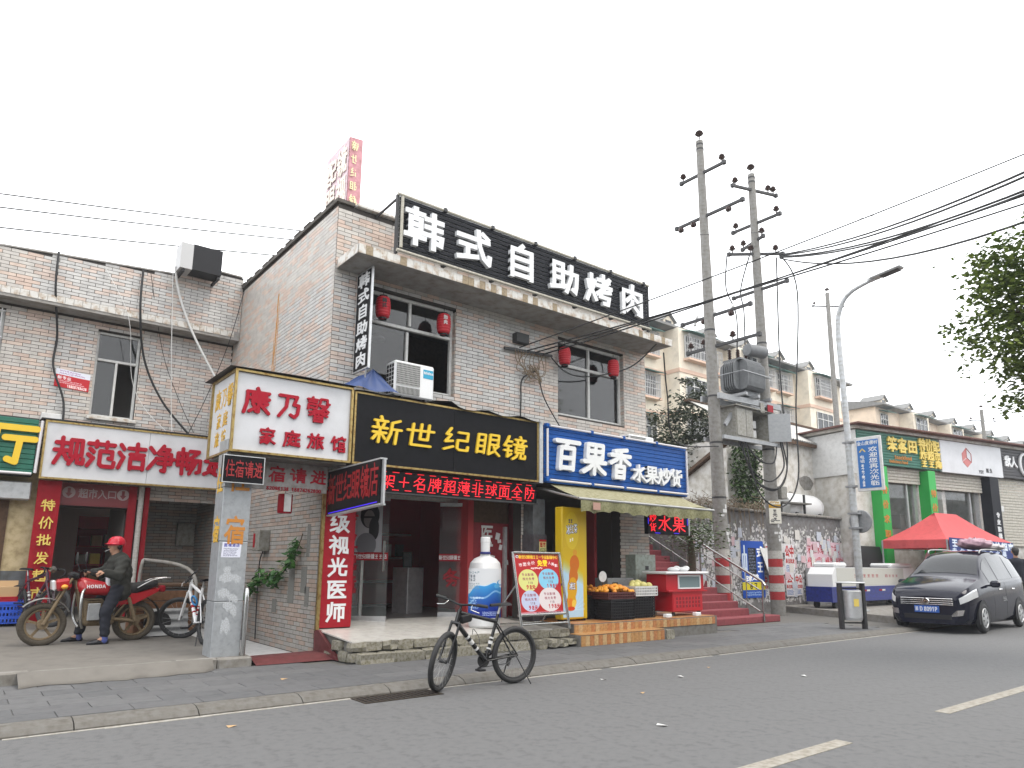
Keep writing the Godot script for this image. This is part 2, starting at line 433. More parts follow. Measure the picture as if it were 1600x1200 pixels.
	"位": "@人旁 0 0 36 100;66,2 72,16;44,26 96,26;54,38 60,76;86,36 76,78;38,90 100,90",
	"湘": "@水旁 0 2 26 98;@木 28 4 64 98;@目 62 8 104 92",
	"敌": "40,2 8,14;2,32 48,32;26,10 26,56;@口 2 52 50 98;64,2 50,42;58,24 98,24;86,24 74,66 46,98;58,36 96,98",
	"客": "@宝盖 0 0 100 44;44,26 14,58;34,38 74,38 48,60 8,72;34,44 92,72;@口 24 68 80 102",
	"田": "10,12 10,92;10,12 90,12 90,92;50,12 50,88;10,50 90,50;10,88 90,88",
	"笨": "22,0 8,22;16,10 44,10;30,10 34,22;66,0 54,22;60,10 96,10;76,10 80,22;@木 4 26 96 98;32,78 68,78",
	"爆": "@火 0 4 36 96;@日 40 0 98 34;42,44 98,44;54,34 54,62;84,34 84,62;38,62 100,62;70,62 70,96;54,68 42,86;84,68 98,86",
	"款": "6,14 46,14;26,2 26,30;10,30 42,30;4,48 48,48;26,48 26,96;14,60 4,80;38,60 48,78;64,2 52,36;60,20 98,20 92,36;76,36 70,70 48,98;76,54 100,98",
	"炸": "@火 0 4 42 96;62,2 46,38;56,22 98,22;66,22 66,98;66,46 94,46;66,70 96,70",
	"+": "50,15 50,85;15,50 85,50",
	"0": "34,10 22,26 22,74 34,90 62,90 76,74 76,26 62,10 34,10",
	"1": "30,26 52,10 52,92",
	"2": "24,30 32,12 64,10 76,28 72,46 24,90 78,90",
	"3": "24,14 70,14 46,44 72,54 76,72 64,90 24,88",
	"4": "62,92 62,10 18,66 82,66",
	"6": "66,12 36,34 24,66 38,90 64,90 76,70 64,52 30,58",
	"7": "22,12 76,12 46,92",
	"8": "50,48 28,32 34,12 64,12 72,32 50,48 24,70 34,90 66,90 76,70 50,48",
	"9": "72,42 40,48 26,30 36,10 64,10 76,34 64,68 34,90",
}
var glyph_cache := {}

func strokes_of(s: String, depth := 0) -> Array:
	var out := []
	for one in s.split(";"):
		if one.begins_with("@"):
			var w := one.substr(1).split(" ")
			var a := Vector2(float(w[1]), float(w[2])); var b := Vector2(float(w[3]), float(w[4]))
			for st in strokes_of(PARTS[w[0]], depth + 1):
				var q := PackedVector2Array()
				for p in st: q.append(a + p * (b - a) / 100.0)
				out.append(q)
		else:
			var q := PackedVector2Array()
			for p in one.split(" "):
				var xy := p.split(",")
				q.append(Vector2(float(xy[0]), float(xy[1])))
			out.append(q)
	return out

func glyph(ch: String) -> Array:
	if not glyph_cache.has(ch):
		glyph_cache[ch] = strokes_of(CHARS.get(ch, "20,20 80,20;20,50 80,50;50,20 50,90;20,90 80,90"))
	return glyph_cache[ch]

# solid character in the unit square of t (x right, y up, z out)
func letter(mb: MB, ch: String, t: Transform3D, thick := 11.0, depth := 0.03, soft := false, slant := 0.0) -> void:
	var k := 0
	for st in glyph(ch):
		var q := PackedVector2Array()
		for p in st: q.append(Vector2(p.x + slant * (50 - p.y), 100 - p.y))
		for poly in Geometry2D.offset_polyline(q, thick / 2, Geometry2D.JOIN_ROUND if soft else Geometry2D.JOIN_MITER, Geometry2D.END_ROUND if soft else Geometry2D.END_SQUARE):
			if Geometry2D.is_polygon_clockwise(poly): continue
			var u := PackedVector2Array()
			for p in poly: u.append(p / 100.0)
			var slim := PackedVector2Array()
			for p in u:
				if slim.is_empty() or slim[slim.size() - 1].distance_to(p) > 0.012: slim.append(p)
			mb.prism(slim, depth + 0.0006 * k, t, false)
		k += 1

# a row (or column) of characters, each a part of its own named «called»
func letters(words: String, parent: Node3D, called: String, m: Material, from: Vector3, step: Vector3, right: Vector3, up: Vector3, size: Vector2, thick := 11.0, depth := 0.03, soft := false, slant := 0.0, whole := false) -> void:
	var mb := MB.new()
	var z := right.cross(up).normalized()
	for i in words.length():
		if words[i] == " ": continue
		letter(mb, words[i], Transform3D(Basis(right * size.x, up * size.y, z), from + step * i), thick, depth, soft, slant)
		if not whole:
			put(mb, called, m, parent)
	if whole: put(mb, called, m, parent)

# the same characters painted on a picture
func ink(im: Image, words: String, at: Vector2, step: Vector2, size: Vector2, thick: float, c: Color) -> void:
	for i in words.length():
		if words[i] == " ": continue
		for st in glyph(words[i]):
			for k in st.size() - 1:
				stroke(im, at + step * i + st[k] / 100.0 * size, at + step * i + st[k + 1] / 100.0 * size, thick, c)

func stroke(im: Image, a: Vector2, b: Vector2, w: float, c: Color) -> void:
	var h := w / 2
	for y in range(maxi(0, int(minf(a.y, b.y) - h)), mini(im.get_height(), int(maxf(a.y, b.y) + h) + 2)):
		for x in range(maxi(0, int(minf(a.x, b.x) - h)), mini(im.get_width(), int(maxf(a.x, b.x) + h) + 2)):
			var p := Vector2(x + 0.5, y + 0.5)
			var q := Geometry2D.get_closest_point_to_segment(p, a, b)
			var o := clampf(h + 0.5 - p.distance_to(q), 0, 1)
			if o > 0: im.set_pixel(x, y, im.get_pixel(x, y).lerp(c, o))

func disc(im: Image, at: Vector2, r: Vector2, c: Color) -> void:
	for y in range(maxi(0, int(at.y - r.y)), mini(im.get_height(), int(at.y + r.y) + 1)):
		for x in range(maxi(0, int(at.x - r.x)), mini(im.get_width(), int(at.x + r.x) + 1)):
			var d := ((Vector2(x, y) - at) / r).length()
			if d < 1: im.set_pixel(x, y, c)

func blank(w: int, h: int, c: Color) -> Image:
	var im := Image.create(w, h, false, Image.FORMAT_RGBA8)
	im.fill(c)
	return im

# lines of illegible small print
func print_lines(im: Image, r: Rect2, rows: int, c: Color, w := 0.5) -> void:
	var rh := r.size.y / rows
	for i in rows:
		var x := r.position.x
		var end := r.end.x - rng.randf() * r.size.x * 0.3
		while x < end:
			var g := rh * 0.55
			for k in 4:
				var a := Vector2(x + rng.randf() * g * 0.8, r.position.y + rh * i + rng.randf() * g)
				stroke(im, a, a + (Vector2(g * 0.7, 0) if k % 2 else Vector2(0, g * 0.7)), w, c)
			x += g * 1.25

# a flat printed sheet: its four corners (bottom left, bottom right, top right, top left as seen)
func flat(mb: MB, bl: Vector3, br: Vector3, tr: Vector3, tl: Vector3) -> void:
	mb.quad(bl, br, tr, tl)

func word(parent: Node3D, called: String, s: String, m: Material, at: Vector3, right: Vector3, up: Vector3, height: float, depth := 0.008, font := "Droid Sans", stretch := 1.0, centred := false) -> void:
	var f := SystemFont.new()
	f.font_names = PackedStringArray([font])
	f.font_weight = 700
	var t := TextMesh.new()
	t.text = s
	t.font = f
	t.font_size = 32
	t.pixel_size = height / 24.0
	t.depth = depth
	t.curve_step = 4.0
	t.horizontal_alignment = HORIZONTAL_ALIGNMENT_CENTER if centred else HORIZONTAL_ALIGNMENT_LEFT
	t.material = m
	var o := MeshInstance3D.new()
	o.mesh = t
	o.name = called
	parent.add_child(o, true)
	var q: Node = parent
	var off := Vector3.ZERO
	while q is Node3D and q != self:
		off += (q as Node3D).position
		q = q.get_parent()
	o.transform = Transform3D(Basis(right * stretch, up, right.cross(up)), at - off)

func sag(a: Vector3, b: Vector3, drop: float, n := 14) -> Array:
	var p := []
	for i in n + 1:
		var t := float(i) / n
		p.append(a.lerp(b, t) - V * drop * 4 * t * (1 - t))
	return p

func wire(called: String, label: String, a: Vector3, b: Vector3, drop: float, r: float, group: String, m: Material = null, n := 14) -> void:
	var mb := MB.new()
	mb.tube(sag(a, b, drop, n), r, 5, false)
	var o := put(mb, numbered(called), m if m else M.black_rubber, self)
	o.set_meta("label", label); o.set_meta("category", "cable"); o.set_meta("group", group)

func pv(a: Array) -> PackedVector2Array:
	var q := PackedVector2Array()
	for i in range(0, a.size(), 2): q.append(Vector2(a[i], a[i + 1]))
	return q

func curve(pts: Array, n := 6) -> Array:
	var out := []
	for i in pts.size() - 1:
		var p0: Vector3 = pts[maxi(i - 1, 0)]; var p1: Vector3 = pts[i]; var p2: Vector3 = pts[i + 1]; var p3: Vector3 = pts[mini(i + 2, pts.size() - 1)]
		for k in n:
			out.append(p1.cubic_interpolate(p2, p0, p3, float(k) / n))
	out.append(pts[pts.size() - 1])
	return out

func _ready() -> void:
	rng.seed = 7
	camera_and_sky()
	materials()
	ground()
	main_building()
	left_building()
	white_house()
	apartments()
	shop_row()
	poster_wall()
	shop_interiors()
	signs_main()
	signs_left()
	street_poles()
	street_furniture()
	forecourt_things()
	optician_things()
	fruit_things()
	black_bicycle()
	motorcycle_and_rider()
	car()
	tent_and_people()
	plants()
	wires()
	litter()

func camera_and_sky() -> void:
	var yaw := deg_to_rad(51.83); var pitch := 0.181; var roll := 0.0089
	var fh := Vector3(cos(yaw), 0, -sin(yaw)); var r := Vector3(sin(yaw), 0, cos(yaw))
	var fw := fh * cos(pitch) + V * sin(pitch); var u := V * cos(pitch) - fh * sin(pitch)
	var cam := Camera3D.new()
	cam.name = "camera"
	cam.transform = Transform3D(Basis(r * cos(roll) + u * sin(roll), u * cos(roll) - r * sin(roll), -fw), Vector3(0, 1.42, 0))
	cam.projection = Camera3D.PROJECTION_FRUSTUM
	cam.near = 0.1
	cam.far = 900.0
	cam.size = 0.1 * 1200.0 / 1097.6
	cam.frustum_offset = Vector2(0, 0.1 * 80.0 / 1097.6)
	add_child(cam)
	cam.current = true
	var sky := ProceduralSkyMaterial.new()
	sky.sky_top_color = Color(0.985, 0.99, 1.0)
	sky.sky_horizon_color = Color(0.97, 0.985, 1.0)
	sky.ground_bottom_color = Color(0.35, 0.35, 0.34)
	sky.ground_horizon_color = Color(0.6, 0.6, 0.6)
	sky.sky_curve = 0.2
	var e := Environment.new()
	e.background_mode = Environment.BG_SKY
	e.sky = Sky.new()
	e.sky.sky_material = sky
	e.tonemap_mode = Environment.TONE_MAPPER_LINEAR
	e.tonemap_exposure = 2.75
	e.sdfgi_enabled = true
	e.ssao_enabled = true
	e.ssil_enabled = true
	e.fog_enabled = true
	e.fog_density = 0.0011
	e.fog_light_color = Color(0.93, 0.95, 0.98)
	var w := WorldEnvironment.new()
	w.name = "world_environment"
	w.environment = e
	add_child(w)
	var sun := DirectionalLight3D.new()
	sun.name = "sun"
	sun.light_color = Color(1.0, 0.98, 0.95)
	sun.light_energy = 0.3
	sun.light_angular_distance = 30.0
	sun.shadow_enabled = true
	sun.rotation = Vector3(deg_to_rad(-62), deg_to_rad(28), 0)
	add_child(sun)

func materials() -> void:
	var fine := noise_tex("fine", 512, 0.06, 5, [[0.0, grey(0.72)], [0.5, grey(0.93)], [1.0, grey(1.0)]], 3)
	var grunge := noise_tex("grunge", 512, 0.012, 6, [[0.0, grey(0.86)], [0.45, grey(0.95)], [1.0, grey(1.0)]], 5)
	var dirt := noise_tex("dirt", 512, 0.018, 6, [[0.0, Color(0.74, 0.72, 0.69)], [0.4, Color(0.9, 0.89, 0.87)], [0.7, grey(0.97)], [1.0, grey(1.0)]], 9)
	var asphalt := noise_tex("asphalt", 1024, 0.16, 3, [[0.0, grey(0.66)], [0.5, grey(0.9)], [1.0, grey(1.0)]], 11)
	var coarse := noise_tex("coarse", 512, 0.008, 5, [[0.0, grey(0.92)], [0.5, grey(0.97)], [1.0, grey(1.0)]], 15)
	var rusty := noise_tex("rusty", 512, 0.014, 6, [[0.0, Color(0.62, 0.5, 0.4)], [0.3, Color(0.86, 0.81, 0.76)], [0.55, grey(0.97)], [1.0, grey(1.0)]], 21)
	var moss := noise_tex("moss", 512, 0.02, 6, [[0.0, Color(0.55, 0.57, 0.45)], [0.35, Color(0.84, 0.83, 0.76)], [0.6, grey(0.97)], [1.0, grey(1.0)]], 25)
	var ply := noise_tex("cells", 512, 0.03, 3, [[0.0, grey(0.3)], [0.2, grey(0.85)], [1.0, grey(1.0)]], 27, FastNoiseLite.TYPE_CELLULAR)
	# ground
	var road := mat("asphalt", lin(0.166, 0.167, 0.169), 0.85, 0, asphalt, 1.3)
	road.detail_enabled = true
	road.detail_blend_mode = BaseMaterial3D.BLEND_MODE_MUL
	road.detail_uv_layer = BaseMaterial3D.DETAIL_UV_1
	road.detail_albedo = noise_tex("road_patches", 1024, 0.006, 6, [[0.0, grey(0.84)], [0.45, grey(0.97)], [1.0, grey(1.0)]], 41)
	road.heightmap_enabled = true
	road.heightmap_texture = asphalt
	road.heightmap_scale = 0.5
	mat("paving", lin(0.112, 0.113, 0.117), 0.8, 0, grunge, 0.9)
	mat("paving_b", lin(0.125, 0.126, 0.129), 0.8, 0, grunge, 1.1)
	mat("paving_c", lin(0.104, 0.106, 0.11), 0.8, 0, grunge, 0.8)
	mat("joint", lin(0.14, 0.135, 0.125), 0.95, 0, fine, 3.0)
	mat("kerb", lin(0.15, 0.143, 0.132), 0.9, 0, dirt, 0.9)
	mat("concrete", lin(0.26, 0.25, 0.235), 0.9, 0, dirt, 0.6)
	mat("concrete_dark", lin(0.17, 0.165, 0.155), 0.9, 0, dirt, 0.7)
	mat("forecourt", lin(0.172, 0.16, 0.143), 0.9, 0, grunge, 0.45)
	mat("line_white", lin(0.38, 0.365, 0.335), 0.8, 0, dirt, 1.5)
	mat("line_yellow", lin(0.32, 0.3, 0.262), 0.8, 0, dirt, 1.2)
	mat("earth", lin(0.16, 0.14, 0.11), 0.95, 0, dirt, 0.3)
	mat("stone", lin(0.27, 0.255, 0.22), 0.95, 0, moss, 1.6)
	mat("white_tile", lin(0.62, 0.60, 0.56), 0.25, 0, grunge, 0.7)
	mat("red_carpet", lin(0.24, 0.05, 0.06), 0.85, 0, grunge, 1.2)
	mat("red_paint_dark", lin(0.14, 0.03, 0.032), 0.75, 0, dirt, 1.0)
	mat("gutter_iron", lin(0.07, 0.06, 0.05), 0.7, 0.6, rusty, 4.0)
	# walls
	var vc := mat("wall_tile", Color.WHITE, 0.55, 0, grunge, 0.6)
	vc.vertex_color_use_as_albedo = true
	mat("mortar", lin(0.07, 0.062, 0.056), 0.95, 0, fine, 2.0)
	var tile_lin := [[0.54, 0.53, 0.515], [0.515, 0.505, 0.49], [0.57, 0.56, 0.54], [0.6, 0.49, 0.43], [0.575, 0.465, 0.405], [0.62, 0.52, 0.46]]
	for i in 6:
		mat("brick_%d" % i, lin(tile_lin[i][0], tile_lin[i][1], tile_lin[i][2]), 0.55, 0, grunge, 0.6)
	mat("coping", lin(0.11, 0.1, 0.09), 0.9, 0, dirt, 1.0)
	mat("pale_tile", lin(0.6, 0.585, 0.55), 0.5, 0, rusty, 0.8)
	mat("stucco", lin(0.34, 0.33, 0.32), 0.95, 0, dirt, 0.35)
	mat("cream_wall", lin(0.56, 0.46, 0.28), 0.9, 0, dirt, 0.5)
	mat("grey_dado", lin(0.13, 0.14, 0.15), 0.9, 0, dirt, 0.5)
	mat("white_plaster", lin(0.68, 0.665, 0.635), 0.95, 0, dirt, 0.28)
	mat("grey_plaster", lin(0.2, 0.195, 0.2), 0.95, 0, dirt, 0.5)
	mat("apartment_cream", lin(0.82, 0.74, 0.61), 0.9, 0, grunge, 0.15)
	mat("apartment_peach", lin(0.8, 0.67, 0.53), 0.9, 0, grunge, 0.15)
	mat("apartment_band", lin(0.62, 0.44, 0.34), 0.9)
	mat("roof_grey", lin(0.22, 0.22, 0.215), 0.9, 0, grunge, 0.5)
	mat("canopy_green", lin(0.05, 0.16, 0.14), 0.5)
	mat("cage_metal", lin(0.5, 0.5, 0.5), 0.5, 0.2)
	mat("dark_room", lin(0.3, 0.28, 0.26), 0.9)
	mat("room_wall", lin(0.3, 0.28, 0.25), 0.9)
	mat("room_floor", lin(0.22, 0.21, 0.2), 0.35)
	mat("red_room", lin(0.36, 0.03, 0.035), 0.6)
	# glass and metal
	var g := mat("glass", Color(0.6, 0.66, 0.66, 0.06), 0.03)
	g.transparency = BaseMaterial3D.TRANSPARENCY_ALPHA
	g.metallic_specular = 0.4
	var gd := mat("glass_dark", Color(0.06, 0.07, 0.07, 0.4), 0.03)
	gd.transparency = BaseMaterial3D.TRANSPARENCY_ALPHA
	mat("glass_solid", lin(0.014, 0.017, 0.02), 0.05).metallic_specular = 0.42
	mat("pvc", lin(0.62, 0.62, 0.60), 0.45, 0, grunge, 1.5)
	mat("steel", lin(0.6, 0.6, 0.59), 0.22, 0.95, fine, 3.0)
	mat("steel_dull", lin(0.45, 0.45, 0.44), 0.45, 0.6, grunge, 2.0)
	mat("alu", lin(0.6, 0.61, 0.62), 0.4, 0.6, grunge, 1.2)
	mat("brass_trim", lin(0.42, 0.31, 0.12), 0.35, 0.7, rusty, 1.5)
	mat("galvanised", lin(0.33, 0.34, 0.35), 0.5, 0.4, grunge, 1.5)
	mat("iron_dark", lin(0.05, 0.05, 0.052), 0.6, 0.3, grunge, 2.0)
	mat("black_rubber", lin(0.02, 0.02, 0.021), 0.7)
	mat("black_plastic", lin(0.02, 0.02, 0.022), 0.5).metallic_specular = 0.3
	mat("black_gloss", lin(0.012, 0.012, 0.013), 0.18)
	mat("white_paint", lin(0.68, 0.68, 0.67), 0.5, 0, grunge, 0.8)
	mat("white_gloss", lin(0.72, 0.725, 0.73), 0.3)
	mat("sign_white", lin(0.6, 0.61, 0.635), 0.35, 0, coarse, 0.4)
	mat("acrylic_white", lin(0.72, 0.73, 0.74), 0.35)
	mat("acrylic_red", lin(0.33, 0.006, 0.02), 0.4).metallic_specular = 0.3
	mat("acrylic_yellow", lin(0.72, 0.48, 0.02), 0.4)
	mat("print_red", lin(0.33, 0.012, 0.022), 0.55, 0, grunge, 0.9).metallic_specular = 0.3
	mat("print_red_deep", lin(0.22, 0.012, 0.02), 0.6, 0, grunge, 0.8)
	mat("print_yellow", lin(0.72, 0.55, 0.12), 0.55)
	mat("print_orange", lin(0.50, 0.20, 0.03), 0.6)
	mat("print_amber", lin(0.62, 0.37, 0.05), 0.6)
	mat("sign_blue", lin(0.01, 0.085, 0.34), 0.4, 0, grunge, 1.0).metallic_specular = 0.3
	mat("sign_black", lin(0.012, 0.012, 0.014), 0.35, 0, grunge, 1.0).metallic_specular = 0.22
	mat("slat_black", lin(0.014, 0.015, 0.02), 0.5, 0, grunge, 1.0).metallic_specular = 0.25
	mat("slat_line", lin(0.42, 0.42, 0.42), 0.5)
	mat("sign_green", lin(0.01, 0.13, 0.085), 0.45, 0, grunge, 1.0)
	mat("green_bright", lin(0.02, 0.36, 0.06), 0.5)
	mat("frame_grey", lin(0.42, 0.42, 0.42), 0.5, 0.2)
	mat("tube_white", lin(0.62, 0.6, 0.62), 0.3)
	mat("tube_aged", lin(0.45, 0.43, 0.37), 0.45, 0, dirt, 2.0)
	mat("wood", lin(0.2, 0.095, 0.045), 0.75, 0, dirt, 1.0)
	mat("wood_dark", lin(0.1, 0.055, 0.03), 0.8, 0, dirt, 1.0)
	mat("cardboard", lin(0.42, 0.28, 0.15), 0.9)
	mat("plastic_blue", lin(0.02, 0.08, 0.5), 0.45)
	mat("tarp_blue", lin(0.025, 0.06, 0.19), 0.55, 0, grunge, 1.0)
	mat("lantern_red", lin(0.42, 0.008, 0.018), 0.55)
	mat("pole_concrete", lin(0.26, 0.255, 0.245), 0.9, 0, dirt, 0.8)
	mat("pole_red", lin(0.42, 0.03, 0.035), 0.7, 0, dirt, 2.0)
	mat("pole_white", lin(0.5, 0.49, 0.47), 0.7, 0, dirt, 2.0)
	mat("transformer_grey", lin(0.17, 0.178, 0.185), 0.55, 0.1, grunge, 1.0)
	mat("box_grey", lin(0.30, 0.295, 0.27), 0.6, 0.1, dirt, 1.0)
	mat("ceramic_brown", lin(0.045, 0.022, 0.018), 0.25)
	mat("leaf", lin(0.075, 0.125, 0.03), 0.55).vertex_color_use_as_albedo = true
	M.leaf.albedo_color = Color.WHITE
	M.leaf.backlight_enabled = true
	M.leaf.backlight = Color(0.35, 0.45, 0.2)
	mat("bark", lin(0.11, 0.085, 0.06), 0.95, 0, dirt, 2.0)
	mat("twigs", lin(0.2, 0.15, 0.1), 0.95)
	var led := mat("led_glow", lin(0.35, 0.01, 0.02), 0.5)
	led.emission_enabled = true
	led.emission = Color(1.0, 0.1, 0.16)
	led.emission_energy_multiplier = 0.42
	var led2 := mat("led_blue", lin(0.05, 0.02, 0.35), 0.5)
	led2.emission_enabled = true
	led2.emission = Color(0.25, 0.12, 1.0)
	led2.emission_energy_multiplier = 0.35
	mat("led_dim", lin(0.30, 0.012, 0.015), 0.5)
	# vehicle and people
	mat("car_paint", lin(0.01, 0.011, 0.022), 0.12).metallic_specular = 0.38
	mat("chrome", lin(0.75, 0.75, 0.76), 0.12, 1.0)
	mat("lamp_lens", lin(0.72, 0.74, 0.76), 0.08, 0.3)
	mat("moto_red", lin(0.36, 0.012, 0.018), 0.25)
	mat("mud_tyre", lin(0.075, 0.063, 0.048), 0.95, 0, dirt, 3.0)
	mat("mud_metal", lin(0.22, 0.165, 0.10), 0.8, 0.2, dirt, 3.0)
	mat("skin", lin(0.42, 0.23, 0.15), 0.55)
	mat("jacket", lin(0.032, 0.033, 0.028), 0.9, 0, fine, 6.0)
	mat("trousers", lin(0.013, 0.015, 0.025), 0.9, 0, fine, 6.0)
	mat("shirt", lin(0.6, 0.62, 0.66), 0.85)
	mat("shoe", lin(0.012, 0.012, 0.016), 0.3)
	mat("sock", lin(0.07, 0.09, 0.28), 0.9)
	mat("hair", lin(0.012, 0.01, 0.009), 0.6)
	mat("tent_red", lin(0.58, 0.085, 0.09), 0.7, 0, grunge, 0.6)
	M.tent_red.backlight_enabled = true
	M.tent_red.backlight = Color(0.5, 0.12, 0.12)
	mat("awning", lin(0.36, 0.34, 0.22), 0.85, 0, moss, 1.0)
	mat("orange_fruit", lin(0.68, 0.25, 0.02), 0.5)
	mat("orange_fruit_b", lin(0.75, 0.33, 0.03), 0.5)
	mat("pomelo", lin(0.6, 0.55, 0.2), 0.55)
	mat("freezer_red", lin(0.42, 0.012, 0.02), 0.3)
	mat("glow_white", Color.WHITE, 0.5)

# ---------------------------------------------------------------- walls made of pieces
# boxes filling a w x h panel except for the holes; o is the lower left corner of the outer face, u right, n outward
func panel(mb: MB, o: Vector3, u: Vector3, n: Vector3, w: float, h: float, thick: float, holes: Array) -> void:
	var xs := [0.0, w]; var ys := [0.0, h]
	for r in holes:
		for x in [r.position.x, r.end.x]:
			if x > 0 and x < w and not xs.has(x): xs.append(x)
		for y in [r.position.y, r.end.y]:
			if y > 0 and y < h and not ys.has(y): ys.append(y)
	xs.sort(); ys.sort()
	for i in xs.size() - 1:
		for j in ys.size() - 1:
			var c := Vector2((xs[i] + xs[i + 1]) / 2, (ys[j] + ys[j + 1]) / 2)
			var free := true
			for r in holes:
				if r.has_point(c): free = false
			if free:
				mb.box(o + u * c.x + V * c.y - n * thick / 2, Vector3(xs[i + 1] - xs[i], ys[j + 1] - ys[j], thick), Basis(u, V, n))

# wall tiles laid in running bond; those that lie in pick are parts of their own (up to most), the rest one stuff part
func tiles_into(parent: Node3D, base: Vector3, o: Vector3, u: Vector3, n: Vector3, w: float, h: float, holes: Array, pick: Rect2, most: int, line := [], soil_shade := 1.0) -> void:
	var L := 0.24; var H := 0.058; var J := 0.008; var D := 0.01
	var b := Basis(u, V, n)
	var mb := MB.new()
	var shared := []
	for i in 6:
		var q := MB.new()
		q.cbox(Vector3.ZERO, Vector3(L, H, D), 0.0025)
		var m := q.mesh()
		m.surface_set_material(0, M["brick_%d" % i])
		shared.append(m)
	var count := 0
	var rows := int(h / (H + J))
	for r in rows:
		var y := r * (H + J)
		var x := -(L + J) * (0.5 if r % 2 else 0.0)
		var pink := 0.5 if r % 3 == 0 else 0.3
		while x < w:
			var lo := maxf(x, 0.0); var hi := minf(x + L, w)
			x += L + J
			if hi - lo < 0.02: continue
			var spans := [[lo, hi]]
			for hole in holes:
				if y + H > hole.position.y + 0.01 and y < hole.end.y - 0.01:
					var nxt := []
					for s in spans:
						if s[1] <= hole.position.x or s[0] >= hole.end.x: nxt.append(s)
						else:
							if s[0] < hole.position.x: nxt.append([s[0], hole.position.x])
							if s[1] > hole.end.x: nxt.append([hole.end.x, s[1]])
					spans = nxt
			for s in spans:
				var l: float = s[1] - s[0]
				if l < 0.02: continue
				if line and y + H > line[0] + line[1] * (s[0] + s[1]) / 2: continue
				var k := (3 + rng.randi() % 3) if rng.randf() < pink else rng.randi() % 3
				var c: Vector3 = o + u * (s[0] + s[1]) / 2 + V * (y + H / 2) + n * (D / 2 - 0.001 + rng.randf() * 0.0015)
				if count < most and l > L - 0.001 and pick.has_point(Vector2(s[0], y)):
					inst(shared[k], "wall_tile", parent, c - base, b)
					count += 1
				else:
					mb.col = M["brick_%d" % k].albedo_color.srgb_to_linear() * Color(soil_shade, soil_shade * 0.96, soil_shade * 0.92)  # factor below one darkens the tile colour for grime and shade
					mb.box(c, Vector3(l, H, D), b, "k")
	put(mb, "wall_tiles", M.wall_tile, parent).set_meta("kind", "stuff")

# a window set into an opening: frame bars, panes and mullions; bars: list of [x, y0, y1] vertical and [y, x0, x1] horizontal
func window(parent: Node3D, o: Vector3, u: Vector3, n: Vector3, w: float, h: float, vertical: Array, horizontal: Array, open := Rect2(), f := 0.06, frame_mat := "pvc") -> void:
	var b := Basis(u, V, n)
	var mb := MB.new()
	for x in [f / 2, w - f / 2]:
		mb.cbox(o + u * x + V * h / 2, Vector3(f, h, 0.07), 0.006, b)
	for y in [f / 2, h - f / 2]:
		mb.cbox(o + u * w / 2 + V * y, Vector3(w - 2 * f, f, 0.07), 0.006, b)
	for q in vertical:
		mb.cbox(o + u * q[0] + V * (q[1] + q[2]) / 2 + n * 0.003, Vector3(f * 0.9, q[2] - q[1], 0.07), 0.006, b)
	for q in horizontal:
		mb.cbox(o + u * (q[1] + q[2]) / 2 + V * q[0] + n * 0.006, Vector3(q[2] - q[1], f, 0.075), 0.006, b)
	var fr := put(mb, "window", M[frame_mat], parent)
	var xs := [f]; var ys := [f]
	for q in vertical: if not xs.has(q[0]): xs.append(q[0])
	for q in horizontal: ys.append(q[0])
	xs.append(w - f); ys.append(h - f)
	xs.sort(); ys.sort()
	for i in xs.size() - 1:
		for j in ys.size() - 1:
			var c := Vector2((xs[i] + xs[i + 1]) / 2, (ys[j] + ys[j + 1]) / 2)
			if open.has_point(c): continue
			var p := MB.new()
			p.box(o + u * c.x + V * c.y - n * 0.01, Vector3(xs[i + 1] - xs[i], ys[j + 1] - ys[j], 0.006), b)
			var pane := put(p, "pane", M.glass_dark, parent)

# ---------------------------------------------------------------- the ground
func sheet_poly(called: String, poly: PackedVector2Array, y: float, thick: float, m: Material, parent: Node3D) -> MeshInstance3D:
	# poly in (x, z)
	var q := PackedVector2Array()
	for p in poly: q.append(Vector2(p.x, -p.y))
	var mb := MB.new()
	mb.prism(q, thick, Transform3D(Basis(Vector3.RIGHT, Vector3(0, 0, -1), V), Vector3(0, y - thick, 0)))
	return put(mb, called, m, parent)

